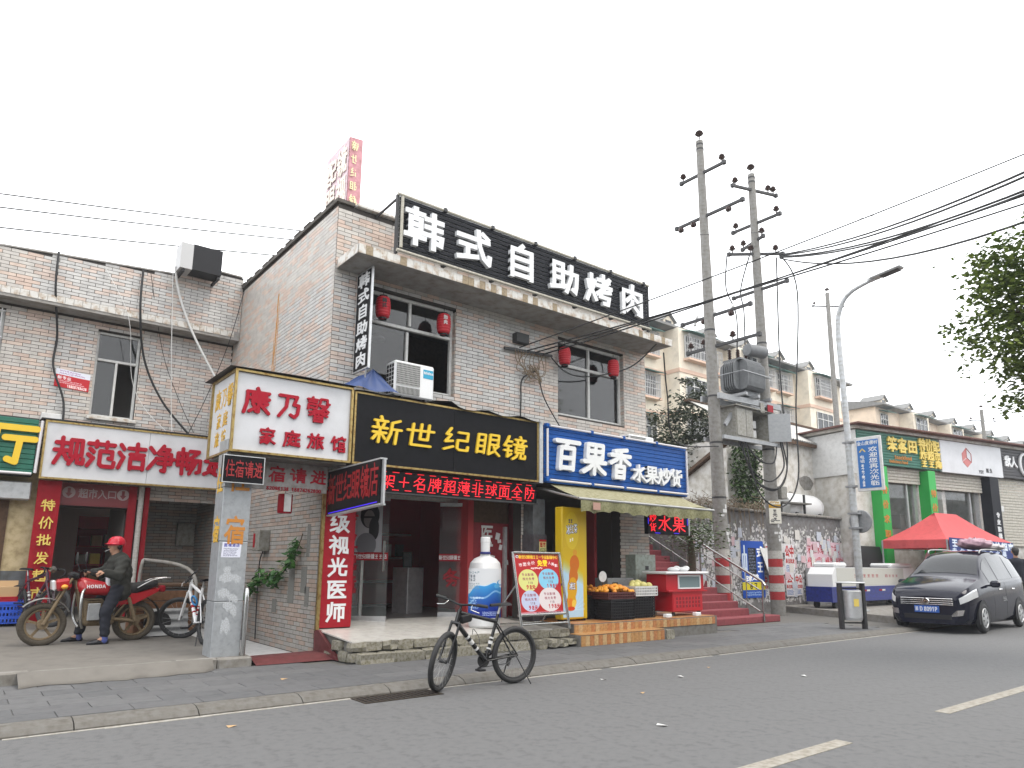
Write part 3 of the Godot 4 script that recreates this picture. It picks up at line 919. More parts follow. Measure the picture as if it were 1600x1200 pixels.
func ground() -> void:
	var mb := MB.new()
	mb.quad(Vector3(-500, -0.12, 400), Vector3(500, -0.12, 400), Vector3(500, -0.12, -500), Vector3(-500, -0.12, -500))
	put(mb, "ground", M.earth, self).set_meta("kind", "structure")
	mb.lohi(Vector3(-120, -0.1, -7.2), Vector3(260, 0.0, 1.6))
	put(mb, "road", M.asphalt, self).set_meta("kind", "structure")
	mb.lohi(Vector3(-120, -0.1, 1.6), Vector3(260, 0.12, 9.0))
	put(mb, "opposite_pavement", M.concrete, self).set_meta("kind", "structure")
	# painted markings
	var mk := setting("road_markings")
	var x := -20.0
	while x < 17.6:
		var l := rng.randf_range(0.5, 1.6)
		var w := rng.randf_range(0.035, 0.075)
		mb.lohi(Vector3(x, 0.0, -7.2), Vector3(x + l, 0.004, -7.2 + w))
		x += l + (0.0 if rng.randf() < 0.75 else rng.randf_range(0.03, 0.2))
	put(mb, "edge_line", M.line_white, mk)
	for s in [[2.6, 5.98], [7.93, 11.9], [14.0, 18.0], [20.0, 24.0], [26, 30]]:
		mb.lohi(Vector3(s[0], 0.0, -3.2), Vector3(s[1], 0.004, -3.06))
		put(mb, "lane_dash", M.line_yellow, mk)
	# kerb stones
	var kerb := setting("kerb")
	x = -12.0
	while x < 17.6:
		var l := 0.99
		var r := rng.randf_range(-0.004, 0.004)
		mb.prism(pv([7.2, -0.1, 7.47, -0.1, 7.47, 0.078 + r, 7.36, 0.08 + r, 7.26, 0.055 + r, 7.205, 0.015]), l, Transform3D(Basis(Vector3(0, 0, -1), V, Vector3.RIGHT), Vector3(x, 0, 0)))
		put(mb, "kerb_stone", M.kerb, kerb)
		x += 1.0
	# pavement of dark slabs on a bed
	var pv := setting("pavement")
	sheet_poly("bed", pv([-12, -7.47, 17.6, -7.47, 18.3, -8.1, 18.9, -9.5, 20.0, -12.2, 11.9, -12.2, 11.9, -10.2, 3.3, -10.2, 3.3, -9.66, -12, -9.66]), 0.07, 0.15, M.joint, pv)
	var slabs := []
	for k in 3:
		mb.cbox(Vector3.ZERO, Vector3(0.594, 0.03, 0.296), 0.004)
		var m := mb.mesh()
		m.surface_set_material(0, [M.paving, M.paving_b, M.paving_c][k])
		slabs.append(m)
	var more := MB.new()
	for row in 7:
		var z := -7.62 - row * 0.3
		var n := 0
		x = -9.0 + (0.3 if row % 2 else 0.0)
		while x < 16.6:
			if not (x > 4.0 and z < -8.95 and x < 13.0) and not (x > 12.6 and x < 16.2 and z < -9.9):
				var at := Vector3(x, 0.066 + rng.randf_range(-0.002, 0.002), z)
				if x > -0.6 and n < 40:
					inst(slabs[rng.randi() % 3], "slab", pv, at, Basis(V, rng.randf_range(-0.004, 0.004)))
					n += 1
				else: more.cbox(at, Vector3(0.594, 0.03, 0.296), 0.004)
			x += 0.6
	put(more, "slabs", M.paving_b, pv).set_meta("kind", "stuff")
	# drain grating in the gutter
	var gr := thing("drain_grating", "rusty iron drain grating in the gutter in front of the parked bicycle", "drain", Vector3(4.0, 0, -7.02))
	mb.lohi(Vector3(3.5, 0.001, -7.18), Vector3(4.45, 0.008, -7.15)); mb.lohi(Vector3(3.5, 0.001, -6.86), Vector3(4.45, 0.008, -6.83))
	mb.lohi(Vector3(3.5, 0.001, -7.15), Vector3(3.53, 0.008, -6.86)); mb.lohi(Vector3(4.42, 0.001, -7.15), Vector3(4.45, 0.008, -6.86))
	put(mb, "frame", M.gutter_iron, gr)
	mb.lohi(Vector3(3.53, 0.0005, -7.15), Vector3(4.42, 0.003, -6.86))
	put(mb, "pit", M.black_plastic, gr)
	for k in 14:
		mb.lohi(Vector3(3.56 + k * 0.061, 0.003, -7.15), Vector3(3.585 + k * 0.061, 0.009, -6.86))
		put(mb, "bar", M.gutter_iron, gr)
	# forecourt of the left building: a slightly rising concrete floor with a broken edge
	var fc := setting("forecourt")
	mb.prism(pv([9.66, -0.1, 20, -0.1, 20, 0.37, 16, 0.37, 13.0, 0.225, 9.66, 0.2]), 13.25, Transform3D(Basis(Vector3(0, 0, -1), V, Vector3.RIGHT), Vector3(-10.0, 0, 0)))
	put(mb, "floor", M.forecourt, fc)
	x = -10.0
	while x < 3.2:
		var l := rng.randf_range(0.5, 0.9)
		if x + l > 3.2: l = 3.25 - x
		mb.cbox(Vector3(x + l / 2, 0.13 + rng.randf_range(-0.006, 0.006), -9.62 + rng.randf_range(-0.015, 0.015)), Vector3(l - 0.008, 0.16, 0.12), 0.02)
		put(mb, "edge_stone", M.concrete, fc)
		x += l
	# broken slab laid as a ramp against the forecourt edge
	var rp := thing("ramp_slab", "broken grey concrete ramp slab lying against the left forecourt edge", "slab", Vector3(1.7, 0.08, -9.4))
	var top := []
	for i in 15:
		var t := i / 14.0
		var xx := lerpf(0.72, 2.75, t)
		var zf := -9.26 - absf(t - 0.5) * 0.2 + sin(i * 2.1) * 0.035 + (0.15 if i == 0 or i == 14 else 0.0)
		if i == 14: zf = -9.46
		var row := []
		row.append(Vector3(xx, 0.085, zf)); row.append(Vector3(xx, 0.115 + sin(i * 3.3) * 0.006, zf - 0.012)); row.append(Vector3(xx, 0.165 + sin(i * 1.7) * 0.005, lerpf(zf, -9.56, 0.55))); row.append(Vector3(xx, 0.212, -9.57))
		top.append(row)
	mb.sheet(top)
	put(mb, "slab", M.forecourt, rp)
	# passage between the pillar and the tiled side wall
	mb.lohi(Vector3(3.26, -0.1, -17.2), Vector3(4.34, 0.04, -10.15))
	put(mb, "passage_floor", M.white_paint, self).set_meta("kind", "structure")
	mb.sheet([[Vector3(3.3, 0.085, -9.55), Vector3(4.42, 0.09, -9.5)], [Vector3(3.3, 0.15, -9.75), Vector3(4.38, 0.15, -9.75)], [Vector3(3.3, 0.14, -10.14), Vector3(4.34, 0.15, -10.14)], [Vector3(3.3, -0.05, -10.15), Vector3(4.34, -0.05, -10.15)]])
	put(mb, "passage_threshold", M.red_paint_dark, self).set_meta("kind", "structure")
	# optician's platform: rough stones under white tiles
	var pf := setting("optician_platform", Vector3(6.3, 0.07, -9.6))
	mb.prism(pv([9.07, 0, 10.95, 0, 10.95, 0.475, 9.07, 0.352]), 3.98, Transform3D(Basis(Vector3(0, 0, -1), V, Vector3.RIGHT), Vector3(4.42, 0, 0)))
	put(mb, "core", M.concrete_dark, pf)
	for i in 6:
		for j in 3:
			var z0 := -9.02 - j * 0.62; var z1 := z0 - 0.612
			var x0 := 4.38 + i * 0.6; var x1 := x0 + 0.594
			var y0 := 0.352 + (-9.07 - z0) * 0.065; var y1 := 0.352 + (-9.07 - z1) * 0.065
			mb.prism(pv([-z0, y0, -z1, y1, -z1, y1 + 0.018, -z0, y0 + 0.018]), x1 - x0, Transform3D(Basis(Vector3(0, 0, -1), V, Vector3.RIGHT), Vector3(x0, 0, 0)))
			put(mb, "floor_tile", M.white_tile, pf)
	# dark red wedge on its side
	mb.prism(pv([9.35, 0.09, 10.2, 0.09, 10.2, 0.44, 10.05, 0.44]), 0.05, Transform3D(Basis(Vector3(0, 0, -1), V, Vector3.RIGHT), Vector3(4.345, 0, 0)))
	put(mb, "red_wedge", M.red_paint_dark, pf)
	for course in 2:
		x = 4.36
		while x < 8.35:
			var l := minf(rng.randf_range(0.22, 0.5), 8.38 - x)
			if l > 0.04: rough_stone(Vector3(x + l / 2, 0.155 + course * 0.138, -9.07), Vector3(l - 0.006, 0.132, 0.13), "stone", pf)
			x += l
	for k in 3:
		rough_stone(Vector3(4.39, 0.15 + (k % 2) * 0.13, -9.25 - k * 0.22), Vector3(0.09, 0.14, 0.24), "stone", pf)
	# low kerb step in front of it
	x = 4.44
	while x < 7.4:
		var l := minf(rng.randf_range(0.7, 1.2), 7.5 - x)
		rough_stone(Vector3(x + l / 2, 0.14, -8.93), Vector3(l - 0.005, 0.14, 0.15), "step_stone", pf)
		x += l
	for k in 4:
		rough_stone(Vector3(7.62 + k * 0.2, 0.15 + 0.02 * (k % 2), -8.9 + rng.randf_range(-0.04, 0.04)), Vector3(0.19, 0.15 - 0.02 * k, 0.24), "rubble", pf)
	# fruit shop platform: two steps faced with upright orange and cream tiles
	var fp := setting("fruit_platform", Vector3(10.4, 0.07, -9.0))
	mb.lohi(Vector3(8.32, 0, -8.98), Vector3(10.5, 0.262, -8.72)); mb.lohi(Vector3(8.42, 0, -10.95), Vector3(12.4, 0.418, -8.98))
	put(mb, "core", M.concrete_dark, fp)
	var tcol := [mat("step_orange", lin(0.44, 0.19, 0.07), 0.4, 0, M.concrete.albedo_texture, 2.0), mat("step_cream", lin(0.54, 0.36, 0.18), 0.4, 0, M.concrete.albedo_texture, 2.0), mat("step_tan", lin(0.48, 0.26, 0.10), 0.4, 0, M.concrete.albedo_texture, 2.0)]
	var tm := []
	for k in 3:
		for hh in [0.165, 0.138]:
			mb.cbox(Vector3.ZERO, Vector3(0.097, hh, 0.012), 0.002)
			var m := mb.mesh()
			m.surface_set_material(0, tcol[k])
			tm.append(m)
	for i in 21:
		inst(tm[2 * ((i % 2) if rng.randf() < 0.7 else 2)], "riser_tile", fp, Vector3(8.39 + i * 0.1, 0.167, -8.714) - fp.position)
	for i in 39:
		inst(tm[2 * ((i % 2) if rng.randf() < 0.7 else 2) + 1], "riser_tile", fp, Vector3(8.48 + i * 0.1, 0.335, -8.974) - fp.position)
	for i in 7:
		mb.cbox(Vector3(8.49 + i * 0.3, 0.268, -8.85), Vector3(0.297, 0.014, 0.28), 0.003)
		put(mb, "tread_tile", tcol[2], fp)
	for i in 13:
		for j in 4:
			mb.cbox(Vector3(8.58 + i * 0.3, 0.424, -9.13 - j * 0.3), Vector3(0.297, 0.014, 0.297), 0.003)
			put(mb, "floor_tile", tcol[(i + j) % 2 * 2], fp)
	rough_stone(Vector3(10.6, 0.16, -8.85), Vector3(0.22, 0.18, 0.3), "end_stone", fp)
	# raised pavement on the right with its diagonal kerb
	sheet_poly("raised_pavement", pv([18.0, -7.75, 60, -7.75, 60, -14, 19.9, -14, 19.9, -12.0, 18.85, -9.5]), 0.24, 0.3, M.concrete, self).set_meta("kind", "structure")

func rough_stone(at: Vector3, size: Vector3, called: String, parent: Node3D) -> void:
	var mb := MB.new()
	var h := size / 2
	var P := {}
	for i in [-1, 0, 1]:
		for j in [-1, 0, 1]:
			for k in [-1, 1]:
				var p := Vector3(i * h.x, j * h.y, k * h.z)
				p += Vector3(rng.randf_range(-1, 1) * 0.008, rng.randf_range(-1, 1) * 0.007, rng.randf_range(-0.012, 0.018) if k > 0 else 0.0)
				if absi(i) + absi(j) == 2: p -= Vector3(i, j, 0) * 0.01
				P[Vector3i(i, j, k)] = at + p
	for i in [-1, 0]:
		for j in [-1, 0]:
			mb.quad(P[Vector3i(i, j, 1)], P[Vector3i(i + 1, j, 1)], P[Vector3i(i + 1, j + 1, 1)], P[Vector3i(i, j + 1, 1)])
	for i in [-1, 0]:
		mb.quad(P[Vector3i(i, 1, 1)], P[Vector3i(i + 1, 1, 1)], P[Vector3i(i + 1, 1, -1)], P[Vector3i(i, 1, -1)])
		mb.quad(P[Vector3i(i, -1, -1)], P[Vector3i(i + 1, -1, -1)], P[Vector3i(i + 1, -1, 1)], P[Vector3i(i, -1, 1)])
		mb.quad(P[Vector3i(-1, i, -1)], P[Vector3i(-1, i, 1)], P[Vector3i(-1, i + 1, 1)], P[Vector3i(-1, i + 1, -1)])
		mb.quad(P[Vector3i(1, i, 1)], P[Vector3i(1, i, -1)], P[Vector3i(1, i + 1, -1)], P[Vector3i(1, i + 1, 1)])
	put(mb, called, M.stone, parent)

# ---------------------------------------------------------------- main building
const X := Vector3.RIGHT
const Z := Vector3(0, 0, 1)

func main_building() -> void:
	var t := thing("brick_tiled_building", "two-storey building clad in pink and grey wall tiles, restaurant above three shops", "building", Vector3(8, 0, -12.8))
	var w1 := Rect2(0.6, 4.33, 1.75, 1.62); var w2 := Rect2(4.82, 4.36, 1.93, 1.6)
	var low := Rect2(0.56, -1, 3.34, 3.75); var low2 := Rect2(4.2, -1, 2.35, 3.9)
	var mb := MB.new()
	panel(mb, Vector3(4.35, 0, -10.2), X, Z, 7.45, 7.25, 0.24, [w1, w2, low, low2])
	mb.lohi(Vector3(4.35, 0, -17.3), Vector3(4.59, 7.25, -10.44))
	mb.lohi(Vector3(11.56, 0, -15.95), Vector3(11.8, 7.25, -10.44))
	mb.lohi(Vector3(4.59, 0, -15.95), Vector3(11.56, 7.25, -15.7))
	put(mb, "wall", M.mortar, t)
	mb.lohi(Vector3(4.6, 6.3, -15.7), Vector3(11.55, 6.5, -10.45))
	put(mb, "roof", M.roof_grey, t)
	mb.lohi(Vector3(4.6, 3.1, -15.7), Vector3(11.55, 3.3, -10.45))
	put(mb, "upper_floor", M.room_wall, t)
	tiles_on(t, "front_cladding", Vector3(4.35, 0.5, -10.2), X, Z, 7.45, 6.72, [shift(w1, 0, -0.5), shift(w2, 0, -0.5), shift(low, 0, -0.5), shift(low2, 0, -0.5)], Rect2(0, 3.6, 4.3, 1.9), 300)
	tiles_on(t, "side_cladding", Vector3(4.35, 2.91, -15.5), Z, -X, 5.29, 4.32, [], Rect2(2.6, 1.09, 2.8, 2.0), 300)
	tiles_on(t, "soiled_shaded_side_cladding", Vector3(4.35, 0.05, -17.2), Z, -X, 6.99, 2.86, [], Rect2(), 0, [], 0.66)  # grimy lower tiles, with shade below the sign box also put into their colour
	tiles_on(t, "right_cladding", Vector3(11.8, 0.1, -10.2), -Z, X, 1.6, 7.1, [], Rect2(0, 0, 0, 0), 0)
	# window reveals
	for w in [w1, w2]:
		tiles_on(t, "reveal_cladding", Vector3(4.35 + w.end.x, w.position.y, -10.2), -Z, -X, 0.13, w.size.y, [], Rect2(), 0)
	# parapet coping
	mb.lohi(Vector3(4.3, 7.252, -15.95), Vector3(4.62, 7.31, -10.15))
	put(mb, "coping", M.coping, t)
	for k in 12:
		mb.cbox(Vector3(4.335, 7.33, -10.5 - k * 0.45 + rng.randf_range(-0.05, 0.05)), Vector3(0.09, 0.04, 0.3), 0.01)
		put(mb, "ridge_tile", M.coping, t)
	var k := 0
	while k < 25:
		mb.cbox(Vector3(4.78 + k * 0.28, 7.285, -10.26), Vector3(0.274, 0.05, 0.3), 0.006)
		put(mb, "coping_tile", M.pale_tile, t)
		k += 1
	# rust that has run down the side wall
	var rust := mat("rust_run", lin(0.5, 0.25, 0.06), 0.9, 0, M.gutter_iron.albedo_texture, 3.0)
	for q in [[-12.76, 6.45, 4.3, 0.045], [-12.68, 6.3, 4.6, 0.02], [-12.84, 5.6, 4.2, 0.03]]:
		var poly := PackedVector2Array()
		for i in 23: poly.append(Vector2(q[0] - 0.02 * i / 22.0 - q[3] * rng.randf_range(0.25, 1.0), lerpf(q[1], q[2], i / 22.0)))
		for i in 23: poly.append(Vector2(q[0] - 0.02 * (22 - i) / 22.0 + q[3] * rng.randf_range(0.25, 1.0), lerpf(q[2], q[1], i / 22.0)))
		mb.prism(poly, 0.001, Transform3D(Basis(Z, V, -X), Vector3(4.34, 0, 0)), false)
		put(mb, "rust_streak", rust, t)
	# eave slab with its edge of upright white tiles
	mb.lohi(Vector3(4.37, 6.1, -10.19), Vector3(11.78, 6.25, -9.41))
	put(mb, "eave", M.stucco, t)
	var em := []
	for q in 3:
		mb.cbox(Vector3.ZERO, Vector3(0.118, 0.15, 0.012), 0.003)
		var m := mb.mesh()
		m.surface_set_material(0, [M.pale_tile, M.pale_tile, mat("pale_tile_stained", lin(0.34, 0.27, 0.18), 0.7, 0, M.concrete.albedo_texture, 2.0)][q])
		em.append(m)
	for i in 62:
		inst(em[2 if rng.randf() < 0.2 else 0], "edge_tile", t, Vector3(4.43 + i * 0.12, 6.175, -9.403) - t.position)
	for i in 6:
		inst(em[0], "edge_tile", t, Vector3(4.364, 6.175, -9.48 - i * 0.12) - t.position, Basis(V, -PI / 2))
	# windows
	window(t, Vector3(4.95, 4.33, -10.33), X, Z, 1.75, 1.62, [[0.82, 0.06, 1.02], [0.86, 1.14, 1.56]], [[1.08, 0.06, 1.69]], Rect2(0.85, 0.1, 0.8, 0.9), 0.055)
	window(t, Vector3(9.17, 4.36, -10.33), X, Z, 1.93, 1.6, [[0.97, 0.06, 1.54]], [[1.08, 0.06, 1.87]], Rect2(), 0.06)
	# upstairs room seen through the windows
	mb.lohi(Vector3(4.62, 3.32, -13.0), Vector3(11.5, 6.28, -12.9))
	put(mb, "inner_wall", M.wood_dark, t)
	mb.lohi(Vector3(8.9, 4.2, -11.6), Vector3(10.1, 5.9, -11.55))
	put(mb, "carved_screen", M.wood, t)
	# hanging lamp upstairs
	mb.lathe(Vector3(5.65, 5.42, -11.2), pv([0.0, 0.0, 0.16, 0.0, 0.15, 0.03, 0.03, 0.12, 0.0, 0.13]), 16)
	put(mb, "ceiling_lamp", M.acrylic_white, t)

func shift(r: Rect2, x: float, y: float) -> Rect2:
	return Rect2(r.position + Vector2(x, y), r.size)

# cladding of one wall as a part, its tiles sub-parts
func tiles_on(t: Node3D, called: String, o: Vector3, u: Vector3, n: Vector3, w: float, h: float, holes: Array, pick: Rect2, most: int, line := [], soil_shade := 1.0) -> void:
	var c := Node3D.new()
	c.name = called
	t.add_child(c, true)
	c.position = Vector3.ZERO
	tiles_into(c, t.position, o, u, n, w, h, holes, pick, most, line, soil_shade)

# ---------------------------------------------------------------- left building
func left_building() -> void:
	var t := thing("long_tiled_building", "low two-storey tiled building with parapet behind the motorcycle, supermarket below", "building", Vector3(0, 0, -16))
	var zw := -15.45
	var win := Rect2(11.77, 4.16, 0.78, 1.72); var win0 := Rect2(8.6, 4.85, 1.68, 1.1)
	var door := Rect2(11.48, -1, 1.14, 3.4)
	var mb := MB.new()
	panel(mb, Vector3(-10, 0, zw), X, Z, 14.34, 6.25, 0.24, [win, win0, door, Rect2(12.98, -1, 1.4, 3.85)])
	mb.lohi(Vector3(2.98, 0, -17.44), Vector3(4.34, 2.95, -17.2)); mb.lohi(Vector3(2.74, 0, -17.44), Vector3(2.975, 2.95, -15.7)); mb.lohi(Vector3(2.98, 2.86, -17.2), Vector3(4.34, 2.95, -15.7))
	mb.lohi(Vector3(-10, 6.0, -22), Vector3(4.34, 6.06, zw - 0.24))
	mb.lohi(Vector3(-10, 0, -22), Vector3(4.34, 6.0, -21.8))
	put(mb, "wall", M.mortar, t)
	tiles_on(t, "wall_cladding", Vector3(-3, 2.6, zw), X, Z, 7.33, 3.44, [shift(win, -7, -2.6), shift(win0, -7, -2.6)], Rect2(3.9, 1.25, 3.4, 2.2), 300)
	tiles_on(t, "shade_toned_cladding", Vector3(2.98, 0.3, -17.2), X, Z, 1.36, 2.55, [], Rect2(), 0, [], 0.66)  # tiles coloured darker to paint in the shade of the recess
	tiles_on(t, "shade_toned_cladding", Vector3(2.98, 0.3, -15.46), -Z, X, 1.72, 2.55, [], Rect2(), 0, [], 0.66)  # same painted recess shade on the return wall
	# eave slab and parapet
	mb.lohi(Vector3(-10, 6.07, -15.44), Vector3(4.33, 6.26, -15.02))
	put(mb, "eave", M.stucco, t)
	for i in 52:
		mb.cbox(Vector3(-3.0 + i * 0.14, 6.19, -15.013), Vector3(0.135, 0.13, 0.012), 0.003)
	put(mb, "edge_tiles", M.pale_tile, t).set_meta("kind", "stuff")
	mb.prism(pv([-10, 6.262, 4.33, 6.262, 4.33, 7.5, 3.05, 7.52, 3.05, 7.22, 0, 6.98, -10, 6.6]), 0.15, Transform3D(Basis.IDENTITY, Vector3(0, 0, -15.2)))
	put(mb, "parapet", M.mortar, t)
	tiles_on(t, "parapet_cladding", Vector3(-3, 6.27, -15.05), X, Z, 6.05, 1.3, [], Rect2(3.5, 0, 2.5, 0.9), 150, [0.475, 0.079])
	tiles_on(t, "parapet_cladding", Vector3(3.05, 6.27, -15.05), X, Z, 1.28, 1.25, [], Rect2(0, 0, 1.2, 1.2), 90)
	mb.beam(Vector3(-10, 6.62, -15.12), Vector3(0, 7.0, -15.12), 0.2, 0.03)
	mb.beam(Vector3(0, 7.0, -15.12), Vector3(3.05, 7.24, -15.12), 0.2, 0.03)
	mb.beam(Vector3(3.05, 7.535, -15.12), Vector3(4.3, 7.515, -15.12), 0.2, 0.03)
	put(mb, "coping", M.stucco, t)
	window(t, Vector3(1.77, 4.16, zw - 0.12), X, Z, 0.78, 1.72, [[0.39, 0.05, 1.15]], [[1.15, 0.05, 0.73]], Rect2(0.4, 0.06, 0.36, 1.08), 0.05)
	mb.cbox(Vector3(2.16, 4.12, zw + 0.03), Vector3(0.86, 0.07, 0.12), 0.01)
	put(mb, "window_sill", M.pale_tile, t)
	window(t, Vector3(-1.4, 4.85, zw - 0.1), X, Z, 1.68, 1.1, [[0.84, 0.05, 1.05]], [], Rect2(), 0.05)
	for i in 9: mb.beam(Vector3(-1.3 + i * 0.19, 4.85, zw + 0.03), Vector3(-1.3 + i * 0.19, 5.95, zw + 0.03), 0.02, 0.02)
	for y in [4.9, 5.4, 5.9]: mb.beam(Vector3(-1.4, y, zw + 0.05), Vector3(0.27, y, zw + 0.05), 0.02, 0.02)
	put(mb, "window_bars", M.white_paint, t)
	mb.lohi(Vector3(-9, 3.2, -18.2), Vector3(4.2, 6.0, -18.1))
	put(mb, "inner_wall", M.dark_room, t)
	# ground floor left of the entrance: cream wall over a grey dado
	mb.lohi(Vector3(-6, 1.22, zw), Vector3(1.42, 3.2, zw + 0.03))
	put(mb, "cream_wall", M.cream_wall, t)
	mb.lohi(Vector3(-6, 0.2, zw), Vector3(1.42, 1.22, zw + 0.034))
	put(mb, "dado", M.grey_dado, t)
	mb.lohi(Vector3(-1.5, 0.4, zw + 0.034), Vector3(0.72, 2.5, zw + 0.06))
	put(mb, "shop_door", M.wood_dark, t)
	mb.cbox(Vector3(-0.1, 2.62, zw + 0.18), Vector3(2.2, 0.32, 0.3), 0.02)
	put(mb, "shutter_box", M.alu, t)
	# small white box under the window line
	mb.cbox(Vector3(1.18, 4.02, zw + 0.06), Vector3(0.34, 0.16, 0.1), 0.01)
	put(mb, "junction_box", M.white_paint, t)

# ---------------------------------------------------------------- white house behind the poster wall
func white_house() -> void:
	var t := thing("white_plaster_house", "old white plastered house with grey corrugated roof behind the poster wall", "house", Vector3(23, 0, -14))
	var mb := MB.new()
	mb.lohi(Vector3(20.4, 0, -17.5), Vector3(29.5, 5.7, -13.1))
	put(mb, "wall", M.white_plaster, t)
	# bare patches where plaster has come off
	for p in [[23.6, 4.35, 0.5, 0.32], [24.9, 3.9, 0.42, 0.55], [22.6, 3.7, 0.34, 0.26], [25.6, 4.7, 0.3, 0.22], [21.5, 3.6, 0.3, 0.2]]:
		var poly := PackedVector2Array()
		for i in 14:
			var a := TAU * i / 14
			var r := rng.randf_range(0.7, 1.1)
			poly.append(Vector2(p[0] + cos(a) * p[2] * r, p[1] + sin(a) * p[3] * r))
		mb.prism(poly, 0.006, Transform3D(Basis.IDENTITY, Vector3(0, 0, -13.1)))
		put(mb, "bare_patch", M.concrete, t)
	mb.prism(pv([13.35, 0, 17.0, 0, 17.0, 3.3, 13.35, 5.35]), 0.85, Transform3D(Basis(-Z, V, X), Vector3(19.53, 0, 0)))
	put(mb, "lean_to_wall", M.white_plaster, t)
	mb.beam(Vector3(19.5, 5.56, -13.15), Vector3(19.5, 3.15, -17.4), 0.3, 0.1)
	mb.beam(Vector3(19.9, 5.5, -13.15), Vector3(19.9, 3.1, -17.4), 0.8, 0.06)
	put(mb, "verge_board", M.wood_dark, t)
	# corrugated roof sloping to the front
	var g := []
	for i in 2:
		var row := []
		for k in 145:
			var x := 19.4 + k * 0.075
			var w := 0.022 * cos(k * PI)
			row.append(Vector3(x, (5.78 if i == 0 else 7.05) + w, -12.85 if i == 0 else -14.9))
		g.append(row)
	mb.sheet(g, true)
	put(mb, "corrugated_roof", mat("roof_sheet", lin(0.5, 0.5, 0.49), 0.8, 0, M.kerb.albedo_texture, 0.5), t)
	mb.lohi(Vector3(19.4, 5.62, -12.95), Vector3(30.2, 5.74, -12.87))
	put(mb, "eave_board", M.wood_dark, t)
	mb.beam(Vector3(19.4, 7.06, -14.9), Vector3(30, 7.06, -14.9), 0.25, 0.07)
	put(mb, "ridge", M.wood_dark, t)
	# rain pipe
	mb.tube(curve([Vector3(25.0, 5.6, -12.95), Vector3(25.05, 4.6, -12.95), Vector3(25.6, 4.35, -12.95), Vector3(25.7, 3.9, -12.95), Vector3(24.7, 3.75, -12.95), Vector3(24.6, 3.0, -12.95)], 5), 0.075, 8)
	put(mb, "rain_pipe", M.white_paint, t)
	mb.cbox(Vector3(25.05, 5.05, -12.92), Vector3(0.35, 0.35, 0.25), 0.03)
	put(mb, "pipe_hopper", M.white_paint, t)
	mb.lohi(Vector3(25.9, 4.0, -13.09), Vector3(26.5, 5.2, -13.05))
	put(mb, "shutter", M.wood_dark, t)

# ---------------------------------------------------------------- apartment blocks far behind
func apartments() -> void:
	var a := thing("apartment_block", "cream apartment block with caged windows and dormers, right behind the utility poles", "building", Vector3(47, 0, -34), "apartment blocks")
	var b := thing("apartment_block", "far peach apartment block with a row of small roof dormers above the shop signs", "building", Vector3(96, 0, -34), "apartment blocks")
	var H := 2.9
	block(a, 31.0, 61.0, -30.0, 17.3, true)
	block(b, 67.6, 150.0, -30.0, 16.5, false)

func block(t: Node3D, x0: float, x1: float, z: float, top: float, near: bool) -> void:
	var mb := MB.new()
	mb.lohi(Vector3(x0, 0, z - 9), Vector3(x1, top, z))
	put(mb, "wall", M.apartment_cream if near else M.apartment_peach, t)
	# roof: tiled slope, eave and dormers
	mb.prism(pv([-z - 1.0, top, -z + 10, top, -z + 10, top + 0.2, -z + 4.5, top + 1.3, -z - 1.0, top + 0.16]), x1 - x0 + 0.8, Transform3D(Basis(-Z, V, X), Vector3(x0 - 0.4, 0, 0)))
	var rf := put(mb, "roof", M.roof_grey, t)
	var step := 4.6 if near else 5.6
	var x := x0 + 1.6
	while x < x1 - 1.5:
		dormer(t, Vector3(x, top + 0.3, z + 0.1))
		x += step
	# bays with their windows
	var bay := [[36.7, 40.4], [43.6, 47.2], [53.2, 57.6]] if near else []
	if not near:
		x = x0 + 5.0
		while x < x1 - 5:
			bay.append([x, x + 3.6]); x += 9.0
	for q in bay:
		mb.lohi(Vector3(q[0], 0, z), Vector3(q[1], top - 0.1, z + 1.3))
		put(mb, "bay", M.apartment_cream, t)
	for k in 6:
		var y := top - 2.9 * (k + 1)
		if y < 4.5: break
		mb.lohi(Vector3(x0 - 0.05, y - 0.28, z), Vector3(x1 + 0.05, y - 0.02, z + 0.05))
		for q in bay: mb.lohi(Vector3(q[0] - 0.05, y - 0.28, z + 0.05), Vector3(q[1] + 0.05, y - 0.02, z + 1.36))
		put(mb, "floor_band", M.apartment_band, t)
		var n := 0
		for q in bay:
			if k > 2 and not near: continue
			apartment_window(t, Vector3((q[0] + q[1]) / 2, y + 0.75, z + 1.32), 2.5, 1.6, (n + k) % 2 == 0 and near, k % 3 != 1, near)
			n += 1
		x = x0 + 1.6
		while x < x1 - 1.5:
			var ok := true
			for q in bay:
				if x > q[0] - 1.0 and x < q[1] + 1.0: ok = false
			if ok and (near or k < 3): apartment_window(t, Vector3(x, y + 0.85, z + 0.02), 1.5, 1.5, near and rng.randf() < 0.85, rng.randf() < 0.6, near)
			x += 2.35 if near else 3.2

func dormer(t: Node3D, at: Vector3) -> void:
	var mb := MB.new()
	mb.prism(pv([-0.55, 0, 0.55, 0, 0.55, 0.5, 0, 0.95, -0.55, 0.5]), 2.0, Transform3D(Basis.IDENTITY, at - Z * 2.0))
	var d := put(mb, "dormer", M.apartment_cream, t)
	mb.beam(at + Vector3(-0.78, 0.38, -0.9), at + Vector3(-0.78, 0.38, -0.9), 0.1, 0.1)
	for s in [-1.0, 1.0]:
		var n := Vector3(s * 0.45, 0.55, 0).normalized()
		mb.box(at + Vector3(s * 0.36, 0.74, -0.9), Vector3(1.0, 0.06, 2.2), Basis(n.cross(Z) * -1.0, n, Z))
	put(mb, "dormer_roof", M.roof_grey, t)
	mb.lohi(at + Vector3(-0.3, 0.1, 0.0), at + Vector3(0.3, 0.52, 0.03))
	put(mb, "dormer_window", M.glass_solid, t)

